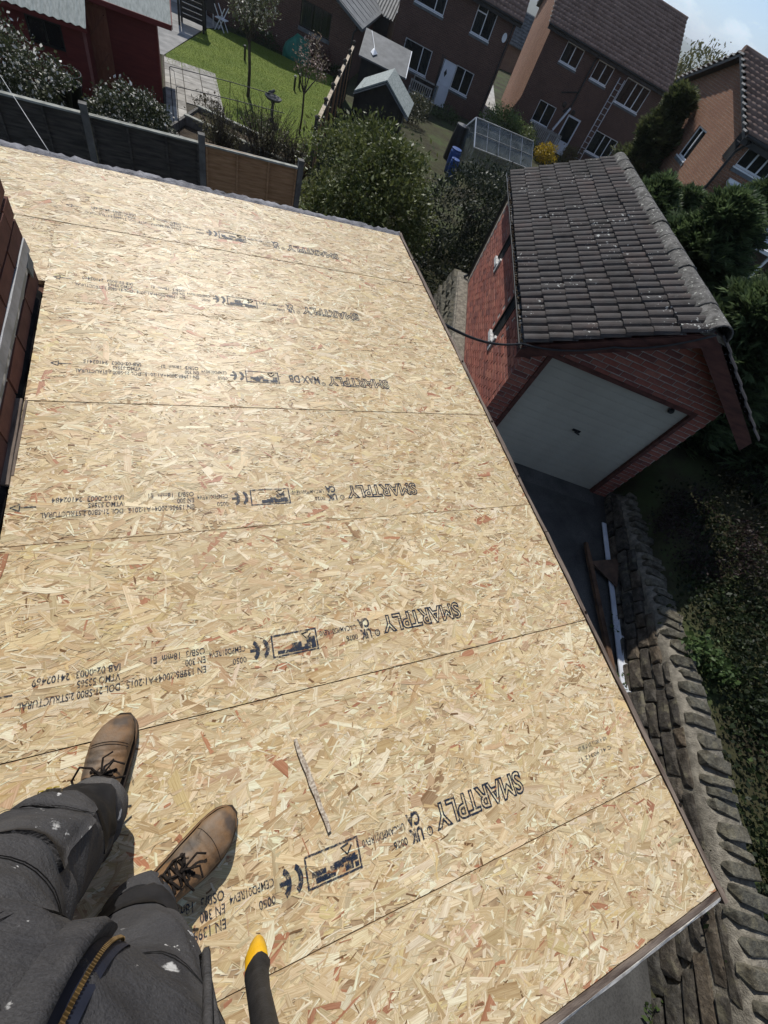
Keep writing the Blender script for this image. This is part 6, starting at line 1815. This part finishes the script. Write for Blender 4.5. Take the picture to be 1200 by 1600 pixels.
t = NT('work_trousers'); c = t.coord('Object')
col = t.ramp(t.noise(c, 7, 6, 0.6), [(.3, (0.036, 0.035, 0.037)), (.7, (0.066, 0.064, 0.064))])
col = t.mix(t.ramp(t.noise(c, 3.2, 5, .65), [(.50, (0, 0, 0)), (.72, (.55, .55, .55))]), col, (.135, .125, .115))
wv = t.noise(c, 420, 2)
col = t.mix(t.ramp(wv, [(.4, (0, 0, 0)), (.7, (.45, .45, .45))]), col, t.mix(1.0, col, (1.7, 1.7, 1.7), 'MULTIPLY'))
nzz = t.noise(c, 42, 5, .6)
spl = t.math('MULTIPLY', t.ramp(nzz, [(.655, (0, 0, 0)), (.68, (1, 1, 1))]), t.ramp(t.noise(c, 4.5, 2), [(.44, (0, 0, 0)), (.52, (1, 1, 1))]))
for q, rr in (((-1.715, 0.429, 0.57), 0.0161), ((-1.691, 0.407, 0.58), 0.0074), ((-1.65, 0.28, 0.2), 0.0211), ((-1.672, 0.268, 0.2), 0.0149), ((-1.553, 0.257, 0.64), 0.0112), ((-1.521, 0.23, 0.5), 0.0124), ((-1.559, 0.261, 0.68), 0.0149), ((-1.662, 0.379, 0.6), 0.0062), ((-1.777, 0.485, 0.42), 0.0062), ((-1.609, 0.331, 0.78), 0.0043), ((-1.537, 0.243, 0.66), 0.0074), ((-1.557, 0.247, 0.46), 0.005), ((-1.707, 0.412, 0.66), 0.0043), ((-1.733, 0.475, 0.4), 0.005)):
    ds = t.n('VectorMath', operation='DISTANCE'); t.l(c, ds.inputs[0]); ds.inputs[1].default_value = tuple(bvh.find_nearest(Vector(q) - PO)[0])
    k = t.math('ADD', t.math('DIVIDE', ds.outputs['Value'], rr), t.math('MULTIPLY', t.noise(c, 38, 4, .7), 2.4))
    spl = t.math('MAXIMUM', spl, t.ramp(t.math('SUBTRACT', k, 1.1), [(.45, (1, 1, 1)), (.75, (0, 0, 0))]))
col = t.mix(t.math('MULTIPLY', spl, .85), col, (.58, .57, .55))
t.bump(t.math('ADD', t.math('MULTIPLY', t.noise(c, 300, 2), .35), t.math('ADD', t.math('MULTIPLY', t.noise(t.coord('Object', (1, 1, 1.8)), 16, 6, .65, 1.2), 2.2), t.math('MULTIPLY', wv, .25))), .55, .006)
M['trousers'] = t.fin(col, .92, .12)
M['trouser_dark'] = pm('trouser_reinforcement', (0.010, 0.010, 0.011), (0.026, 0.025, 0.026), 14, .85, .15, .5, .001)
M['thread'] = pm('thread', (0.008, 0.008, 0.008), (0.014, 0.014, 0.014), 30, .9, .1, 0)
M['brass'] = pm('brass', (.14, .09, .035), (.30, .20, .08), 60, .38, .6, .2, .001, metal=.85)
me.materials.append(M['trousers']); TRO = link('trousers', me, None, PE)


def on_leg(s, ang, z, off):
    """point just outside the cloth: ang from straight ahead, positive towards the person's left"""
    c_ = leg_c(s, z) - PO; d = (F_ * math.cos(ang) + L_ * math.sin(ang)); o_ = c_ + d * .135
    h, n_, i_, q = bvh.ray_cast(o_, -d)
    if h is None: h = c_ + d * .1
    return h + d * off


def on_front(u, z, off):
    return sum((on_front_raw(u, z + d, off) for d in (-.024, -.012, 0, .012, .024)), Vector()) / 5


def on_front_raw(u, z, off):
    o_ = HC - PO + L_ * u + F_ * .5 + Vector((0, 0, z)); h, n_, i_, q = bvh.ray_cast(o_, -F_)
    if h is None: h = HC - PO + L_ * u + F_ * .12 + Vector((0, 0, z))
    return h + F_ * off


def patch(name, s, a0, a1, z0, z1, off, m, nu=14, nz_=10, parent=TRO, slope=0.0, thick=.004):
    V = []; 
    for o_ in (off, -.004):
        for j in range(nz_ + 1):
            for i in range(nu + 1):
                u = i / nu; w = j / nz_; e = min(u, 1 - u, w, 1 - w); k = off if o_ < 0 else off
                a = a0 + (a1 - a0) * u; z = z0 + (z1 - z0) * w + slope * (u - .5)
                V.append(on_leg(s, a, z, o_ if o_ < 0 else o_ * (.55 if e < .04 else 1)))
    n = (nu + 1) * (nz_ + 1); F = []
    for j in range(nz_):
        for i in range(nu):
            b = j * (nu + 1) + i; F.append((b, b + 1, b + nu + 2, b + nu + 1))
    edge = [i for i in range(nu + 1)] + [j * (nu + 1) + nu for j in range(1, nz_ + 1)] + [nz_ * (nu + 1) + i for i in range(nu - 1, -1, -1)] + [j * (nu + 1) for j in range(nz_ - 1, 0, -1)]
    for k in range(len(edge)):
        a, b = edge[k], edge[(k + 1) % len(edge)]; F.append((a, b, b + n, a + n))
    mb = MB(); mb.add(V, F); return mb.build(name, m, parent, True)


def stitch(pts, r=.0005, m='thread', name='seam', parent=TRO):
    mb = MB(); mb.tube(pts, r, 4, False); return mb.build(name, M[m], parent)


pk = patch('cargo_pocket', 1, R(-18), R(88), .47, .66, .010, M['trousers'])
fl = patch('pocket_flap', 1, R(-14), R(84), .385, .475, .016, M['trousers'])
patch('knee_panel', 1, R(-60), R(70), .20, .36, .004, M['trouser_dark'])
patch('knee_panel', -1, R(-40), R(95), .17, .33, .004, M['trouser_dark'])
lab = patch('badge', 1, R(20), R(62), .412, .440, .020, M['black_plastic'], 10, 3)
mb = MB()
for k in range(7):      # worn yellow stitching on the badge
    a0 = R(26 + 5 * k); z0 = .421 + .006 * ((k * 37) % 3) / 2
    mb.tube([on_leg(1, a0, z0, .0215), on_leg(1, a0 + R(2), z0 + .008, .0215), on_leg(1, a0 + R(4), z0 - .001, .0215)], .0011, 4)
mb.build('yellow_stitching', pm('yellow_thread', (.40, .28, .02), (.62, .46, .05), 40, .7, .2, 0), lab)
stitch([on_leg(1, R(a), .475 + .03 * math.sin(R(a)), .0125) for a in range(-16, 88, 6)])
for dz in (0, .007): stitch([on_leg(1, R(a), .70 + dz + .0006 * (a + 20), .001) for a in range(-60, 90, 8)])
for dz in (0, .007): stitch([on_leg(-1, R(a), .66 + dz + .0006 * (-a), .001) for a in range(-90, 50, 8)])
for du in (0, .008): stitch([on_front(.055 + du + .07 * (z - .82) / .2, z, .001) for z in np.linspace(.80, 1.0, 16)])
# fly: flap edge and brass zip
mb = MB(); V = []
zz = np.linspace(.80, 1.0, 22)
for z in zz:
    u0 = -.002 + .012 * math.sin((z - .79) * 14)
    V += [on_front(u0 + .030, z, .004), on_front(u0 + .012, z, .013), on_front(u0 + .004, z, .012), on_front(u0 + .004, z, .001)]
mb.add(V, [(4 * i + k, 4 * i + k + 1, 4 * i + k + 5, 4 * i + k + 4) for i in range(21) for k in range(3)]); mb.build('fly_flap', M['trousers'], TRO, True)
mb = MB(); V = []
for z in zz:
    u0 = -.002 + .012 * math.sin((z - .79) * 14)
    V += [on_front(u0 + .003, z, .002), on_front(u0 - .016, z, .002)]
mb.add(V, [(2 * i, 2 * i + 1, 2 * i + 3, 2 * i + 2) for i in range(21)]); zp = mb.build('zip_tape', pm('navy_tape', (.008, .011, .022), (.016, .02, .035), 30, .8, .2, 0), TRO)
mb = MB()
for k in range(52):
    z = .80 + .19 * k / 51; u0 = -.002 + .012 * math.sin((z - .79) * 14); p = on_front(u0 - .006, z, .0040); q = on_front(u0 - .010, z + .002, .0055)
    mb.box(p, (.0018, .0036, .0018), Matrix.Rotation(math.atan2(L_.y, L_.x) + R(90), 3, 'Z'))
mb.build('zip_teeth', M['brass'], zp)
# pocket openings, waistband, belt with loops
for s in (1, -1): stitch([on_front(s * (.10 + .05 * (z - .86) / .12), z, .002) for z in np.linspace(.88, 1.03, 10)], .0016)
mb = MB(); mb.loft([[q - PO for q in ring(HC - F_ * .012 + Vector((0, 0, z)), a, b, n=40, pw=2.4)] for z, a, b in ((1.055, .190, .128), (1.06, .193, .131), (1.095, .19, .131), (1.10, .184, .126))]); mb.build('waistband', M['trouser_dark'], TRO, True)
mb = MB(); mb.loft([[q - PO for q in ring(HC - F_ * .012 + Vector((0, 0, z)), a, b, n=40, pw=2.4)] for z, a, b in ((1.062, .194, .132), (1.066, .197, .135), (1.092, .196, .135), (1.095, .192, .132))]); mb.build('belt', pm('belt_leather', (.01, .008, .007), (.03, .024, .02), 12, .6, .3, .3), PE, True)
# hanging strap on the hip
hp = lambda u, v, z: HC - PO + L_ * u + F_ * v + Vector((0, 0, z))
mb = MB(); mb.tube([Vector(q) + Vector((-.016, .004, 0)) - PO for q in ((-1.528, .20, 1.06), (-1.500, .262, .97), (-1.494, .275, .90), (-1.496, .276, .83), (-1.499, .284, .765), (-1.503, .280, .75), (-1.500, .270, .77), (-1.492, .262, .84), (-1.486, .258, .90), (-1.500, .22, 1.0))], .0042, 6); mb.build('hip_strap', M['trousers'], PE, True)

# boots
M['boot'] = None
t = NT('tan_leather'); c = t.coord('Object')
col = t.ramp(t.noise(c, 16, 6, .65), [(.3, (.11, .060, .028)), (.55, (.20, .112, .052)), (.75, (.29, .17, .08))])
col = t.mix(t.ramp(t.noise(c, 9, 5, .6), [(.50, (0, 0, 0)), (.66, (.75, .75, .75))]), col, (.17, .135, .10))
col = t.mix(t.ramp(t.noise(c, 11, 3), [(.60, (0, 0, 0)), (.70, (.8, .8, .8))]), col, (.05, .042, .036))
t.bump(t.math('ADD', t.noise(c, 45, 5), t.math('MULTIPLY', t.noise(c, 200, 3), .4)), .5, .003); M['boot'] = t.fin(col, .62, .3)
t = NT('toe_scuff'); c = t.coord('Object'); M['sole'] = pm('boot_sole', (.03, .022, .016), (.11, .085, .062), 22, .8, .2, .4, .002)
M['lace'] = pm('boot_lace', (.009, .007, .006), (.035, .027, .022), 160, .9, .1, .5, .001)


def boot(toe, head, mirror, seed, label):
    ang = R(head); d = Vector((math.cos(ang), math.sin(ang), 0)); LN = .312
    B = bpy.data.objects.new('boot', None); COL.objects.link(B); B.parent = PE
    heel = Vector((toe[0], toe[1], 0)) - d * LN
    B.location = heel - PO + Vector((0, 0, .0026)); B.rotation_euler = (0, 0, ang)      # local x: heel to toe, y: to the left
    st = np.array([0, .02, .06, .12, .2, .3, .4, .5, .6, .7, .78, .86, .92, .96, .985, 1.0])
    hw = np.array([.011, .024, .031, .0345, .0355, .0355, .037, .0405, .0445, .0465, .0458, .0415, .034, .026, .017, .005])
    hh = np.array([.100, .135, .150, .155, .155, .145, .118, .095, .080, .072, .068, .064, .057, .049, .041, .032])
    cy = mirror * np.array([.0, 0, 0, 0, 0, .001, .003, .005, .006, .006, .004, .001, -.003, -.005, -.007, -.008])
    rings = []
    for x, w, h, y in zip(st, hw, hh, cy):
        rr = []
        for k in range(22):
            a = 2 * math.pi * k / 22 - math.pi / 2
            ca, sa = math.cos(a), math.sin(a)
            yy = w * math.copysign(abs(ca) ** .8, ca); zt = (h - .016) / 2
            z_ = .016 + zt + zt * math.copysign(abs(sa) ** (.75), sa)
            if z_ > .07: yy *= 1 - .20 * (z_ - .07) / .08
            rr.append(Vector((x * LN, y + yy, z_)))
        rings.append(rr)
    mb = MB(); mb.loft(rings); me_ = remesh(mb, .0045, 3)
    n_ = len(me_.vertices); v = np.empty(n_ * 3, np.float32); me_.vertices.foreach_get('co', v); v = v.reshape(-1, 3)
    nn = np.array([q.normal[:] for q in me_.vertices])
    for i in range(n_):
        x = v[i, 0] / LN; top_ = max(0, nn[i, 2])
        cap_ = .0018 / (1 + math.exp(-(x - .785) * 200))
        crease = .0030 * sum(math.exp(-((x - xc + .05 * v[i, 1] * sgn) / .011) ** 2) for xc, sgn in ((.66, 3), (.695, -4), (.73, 5)))
        v[i] += nn[i] * (cap_ - crease * top_ + .0022 * mnoise.noise(Vector(v[i]) * 38 + Vector((seed, 0, 0))))
    me_.vertices.foreach_set('co', v.ravel()); me_.update(); me_.materials.append(M['boot'])
    up = link('upper', me_, None, B); 
    bt = BVHTree.FromPolygons([tuple(q) for q in v], [tuple(p.vertices) for p in me_.polygons])
    on = lambda x, y, off=.002: (lambda h: (h if h is not None else Vector((x * LN, y, .08))) + Vector((0, 0, off)))(bt.ray_cast(Vector((x * LN, y, .4)), Vector((0, 0, -1)))[0])
    mb = MB()
    for e0, z0, z1 in ((.0055, .0, .012), (.0065, .0125, .020)):
        outl = [(x * LN + (e0 if i == len(st) - 1 else 0), y + w + e0) for i, (x, w, y) in enumerate(zip(st, hw, cy))] + [(x * LN + (e0 if i == len(st) - 1 else 0), y - w - e0) for i, (x, w, y) in reversed(list(enumerate(zip(st, hw, cy))))]
        mb.prism(outl, z0, z1)
    mb.build('sole', M['sole'], B)
    mb = MB(); sole = [(x * LN, y + w + .002) for x, w, y in zip(st, hw, cy)]
    mb.tube([Vector((x * LN, y + w + .0035, .0215)) for x, w, y in zip(st[5:], hw[5:], cy[5:])] + [Vector((x * LN, y - w - .0035, .0215)) for x, w, y in reversed(list(zip(st[5:], hw[5:], cy[5:])))], .0022, 5); mb.build('welt', M['boot'], B)
    mb = MB()
    for xo in ((.782, .800) if mirror > 0 else (.796,)): mb.tube([on(xo + .00 - .06 * (q / .05) ** 2 * .6, q + .004 * mirror, .0006) for q in np.linspace(-.046, .046, 12)], .0007, 4)
    mb.build('toe_seam', M['lace'], B)
    # tongue, facings, laces
    mb = MB(); g_ = random.Random(seed)
    for s in (1, -1):
        mb.tube([on(x, s * y, .0015) for x, y in ((.63, .010), (.59, .019), (.53, .024), (.46, .026), (.38, .028))], .0024, 5)
    mb.build('facing', M['boot'], B)
    mb = MB()
    for k, x in enumerate((.60, .55, .50, .45, .40)):
        mb.tube([on(x, .022, .004), on(x - .012, .004, .006), on(x - .03, -.022, .004)], .0030, 6); mb.tube([on(x, -.022, .004), on(x - .014, 0, .008), on(x - .03, .022, .004)], .0030, 6)
        for s in (1, -1): mb.lathe(on(x, s * .024, .001), [(.0045, 0), (.0045, .002), (.002, .003)], 8)
    # bow: a loop to one side and two loose ends
    c0 = on(.565, 0, .010)
    loop = [c0, c0 + Vector((.018, .020, .012)), c0 + Vector((.022, .046, .006)), c0 + Vector((-.004, .058, -.006)), c0 + Vector((-.028, .044, -.004)), c0 + Vector((-.020, .018, .006)), c0]
    mb.tube([Vector((p.x, p.y * mirror, p.z)) for p in loop] if mirror > 0 else [Vector((2 * c0.x - p.x - .01, p.y * .5, p.z)) for p in loop], .0027, 6)
    for q in (((.030, -.020, .002), (.022, -.044, -.008)), ((-.006, -.026, .004), (-.004, -.050, -.012)), ((.038, .004, .0), (.050, -.012, -.010))):
        mb.tube([c0, c0 + Vector(q[0]), c0 + Vector(q[1])], [.0028, .0026, .0024], 6)
    mb.lathe(c0 + Vector((0, 0, -.004)), [(.003, 0), (.0065, .004), (.003, .009)], 8); mb.build('laces', M['lace'], B)
    return B


boot((-1.727, .634), 79, 1, 3, ''); boot((-1.470, .334), 29, -1, 8, '')

# the body itself: head, neck, trunk, arms and hands in one skin, with a dark sweatshirt over it
sk = NT('skin'); c = sk.coord('Object'); M['skin'] = sk.fin(sk.ramp(sk.noise(c, 20, 4), [(.3, (.36, .20, .14)), (.7, (.46, .28, .20))]), .5, .35)
BK = HC - F_ * .045
TOR = [(HC + Vector((0, 0, 1.07)) - F_ * .01, .165, .108), (BK + F_ * .02 + Vector((0, 0, 1.12)), .165, .108), (BK + Vector((0, 0, 1.24)), .18, .112), (BK + Vector((0, 0, 1.34)), .19, .108), (BK + Vector((0, 0, 1.41)), .17, .085), (BK + Vector((0, 0, 1.45)), .08, .06)]
camp = Vector(camo.location); fw = Vector((.400899, .436744, -.805316)); rt = Vector((.913474, -.257353, .315173)); upv = Vector((.069601, .861988, .502127))
ARM = {s: [BK + L_ * s * .165 + Vector((0, 0, 1.395)), BK + L_ * s * .235 - F_ * .03 + Vector((0, 0, 1.25)), BK + L_ * s * .255 - F_ * .02 + Vector((0, 0, 1.135)), BK + L_ * s * .22 + F_ * .10 + Vector((0, 0, 1.20)), camp - fw * .10 - rt * s * .115 - upv * .05] for s in (1, -1)}
HD = BK + F_ * .075 + Vector((0, 0, 1.60)); hf = (F_ * .80 + Vector((0, 0, -.6))).normalized(); hu = (Vector((0, 0, 1)) - hf * hf.z).normalized()
mb = MB()
mb.loft([[q - PO for q in ring(c_, a, b)] for c_, a, b in TOR])
mb.tube([BK + Vector((0, 0, 1.40)) - PO, BK + F_ * .02 + Vector((0, 0, 1.50)) - PO, HD - hu * .04 - PO], [.062, .056, .056], 14)
hr = []
for k in range(11):
    t_ = -1 + 2 * k / 10; r_ = math.sqrt(max(.02, 1 - t_ * t_)); cc = HD + hu * .115 * t_ - PO + hf * (.012 if t_ < 0 else 0)
    hr.append(ring(cc, .076 * r_ * (1 if t_ > -.3 else .86), .095 * r_, L_, hf, 18))
mb.loft(hr)
e_ = HD - PO + hf * .088
mb.tube([e_ + hu * .018, e_ + hf * .018 - hu * .012, e_ + hf * .026 - hu * .03, e_ - hu * .036], [.010, .012, .015, .010], 8)
for s in (1, -1): mb.tube([HD - PO + L_ * s * .076 - hu * .03 - hf * .01, HD - PO + L_ * s * .086 + hu * .02 - hf * .02], [.012, .018], 8)
for k in (1, -1): mb.tube([e_ - hu * .055 + L_ * .026 * k - hf * .004, e_ - hu * (.053 if k > 0 else .066) + hf * .004, e_ - hu * .055 - L_ * .026 * k - hf * .004], .006, 6)
for s in (1, -1):
    A = [q - PO for q in ARM[s]]; mb.tube(A, [.056, .048, .043, .040, .030], 12)
    w = A[-1]; pd = (fw * .55 + upv * .55 + rt * s * .25).normalized(); side = upv.cross(fw).normalized() * 1; pn = pd.cross(side).normalized(); sd_ = pn.cross(pd).normalized()
    palm_end = w + pd * .085
    mb.loft([ring(w + pd * (.0 + .095 * k), a, b, sd_, pn, 12) for k, a, b in ((0, .028, .02), (.4, .040, .017), (.8, .043, .015), (1, .040, .012))])
    for i, (o_, ln) in enumerate(((-.032, .060), (-.011, .074), (.010, .078), (.031, .068))):
        b0 = w + pd * .088 + sd_ * o_; p1 = b0 + pd * ln * .45 - pn * .004; p2 = p1 + (pd * .7 - pn * .7).normalized() * ln * .32; p3 = p2 + (pd * .1 - pn).normalized() * ln * .25
        mb.tube([b0 - pd * .02, b0, p1, p2, p3], [.0095, .0095, .0088, .008, .0065], 8)
    tb = w + pd * .03 + sd_ * .036 * -s; mb.tube([tb, tb + (sd_ * -s * .7 + pd * .7) * .035, tb + (sd_ * -s * .35 + pd) * .06 - pn * .012], [.014, .011, .008], 8)
for s in (1, -1): mb.loft([[q - PO for q in ring(c_, a * .70, b * .70)] for c_, a, b in LEG[s]])
mb.loft([[q - PO for q in ring(c_, a * .88, b * .85)] for c_, a, b in PELV])
me = remesh(mb, .0075, 2); me.materials.append(M['skin']); link('body', me, None, PE)
mb = MB()
for s in (1, -1):
    q = e_ + hu * .022 + L_ * s * .032 - hf * .010; mb.lathe(q - Vector((0, 0, .012)), [(.001, 0), (.010, .005), (.0125, .012), (.010, .019), (.001, .024)], 10)
mb.build('eyes', M['white_upvc'], PE, True)
mb = MB(); rings = []
for k in range(8):
    t_ = -.1 + 1.13 * k / 7; r_ = math.sqrt(max(.004, 1.0 - min(.998, t_ * t_))); rings.append(ring(HD + hu * .121 * t_ - PO - hf * (.020 + .02 * (1 - t_)), .084 * r_, .088 * r_, L_, hf, 18))
mb.loft(rings); mb.build('hair', pm('hair', (.02, .013, .008), (.05, .033, .02), 60, .7, .3, .5, .003), PE, True)
M['sweatshirt'] = pm('sweatshirt', (.014, .017, .026), (.030, .034, .046), 10, .95, .1, .5, .003)
mb = MB(); mb.loft([[q - PO for q in ring(c_, a + .022, b + .020)] for c_, a, b in [(HC + Vector((0, 0, 1.07)), .172, .114)] + TOR])
for s in (1, -1): mb.tube([q - PO for q in ARM[s]][:4] + [ARM[s][3].lerp(ARM[s][4], .75) - PO], [.068, .060, .056, .050, .042], 14)
me = remesh(mb, .011, 4); me.materials.append(M['sweatshirt']); link('sweatshirt', me, None, PE)

# hammer hanging from the belt
HA = thing('hammer', 'hammer hanging from the belt with black rubber grip and yellow butt', 'hammer', (-1.468, .205, .53))
hd = Vector((.006, -.018, .30)); hd.normalize(); hs = Vector((.8, .6, 0)).normalized(); hq = hd.cross(hs).normalized()
M['rubber'] = pm('grip_rubber', (.007, .007, .008), (.022, .022, .024), 60, .6, .35, .4, .001)
M['yellow'] = pm('yellow_plastic', (.62, .33, .008), (.75, .43, .015), 30, .45, .4, .2)
sec = lambda t_, a, b, sh=0: ring(hd * t_ + hs * sh, a * .80, b * .85, hs, hq, 14, 2.6)
mb = MB(); mb.loft([sec(.060, .0200, .0150, .004), sec(.066, .0215, .0160, .004), (sec(.075, .0190, .0150, .002)), sec(.12, .0165, .0138), sec(.2, .0170, .0142), sec(.27, .0150, .0130), sec(.30, .0135, .012)]); mb.build('grip', M['rubber'], HA, True)
mb = MB(); mb.loft([sec(-.004, .006, .006, .014), sec(.006, .014, .011, .010), sec(.026, .0195, .0145, .006), sec(.0598, .0195, .0145, .004)]); mb.build('butt', M['yellow'], HA, True)
mb = MB(); mb.loft([sec(.3005, .009, .008), sec(.37, .009, .008)]); hp_ = hd * .385
hv = Vector((-.5, -.86, 0)); mb.tube([hp_ - hv * .055, hp_ - hv * .03, hp_ + hv * .02], [.015, .012, .011], 12); mb.tube([hp_ + hv * .02, hp_ + hv * .05 + hd * .004, hp_ + hv * .085 - hd * .018], [.011, .008, .003], 8); mb.build('head', M['aluminium'], HA, True)
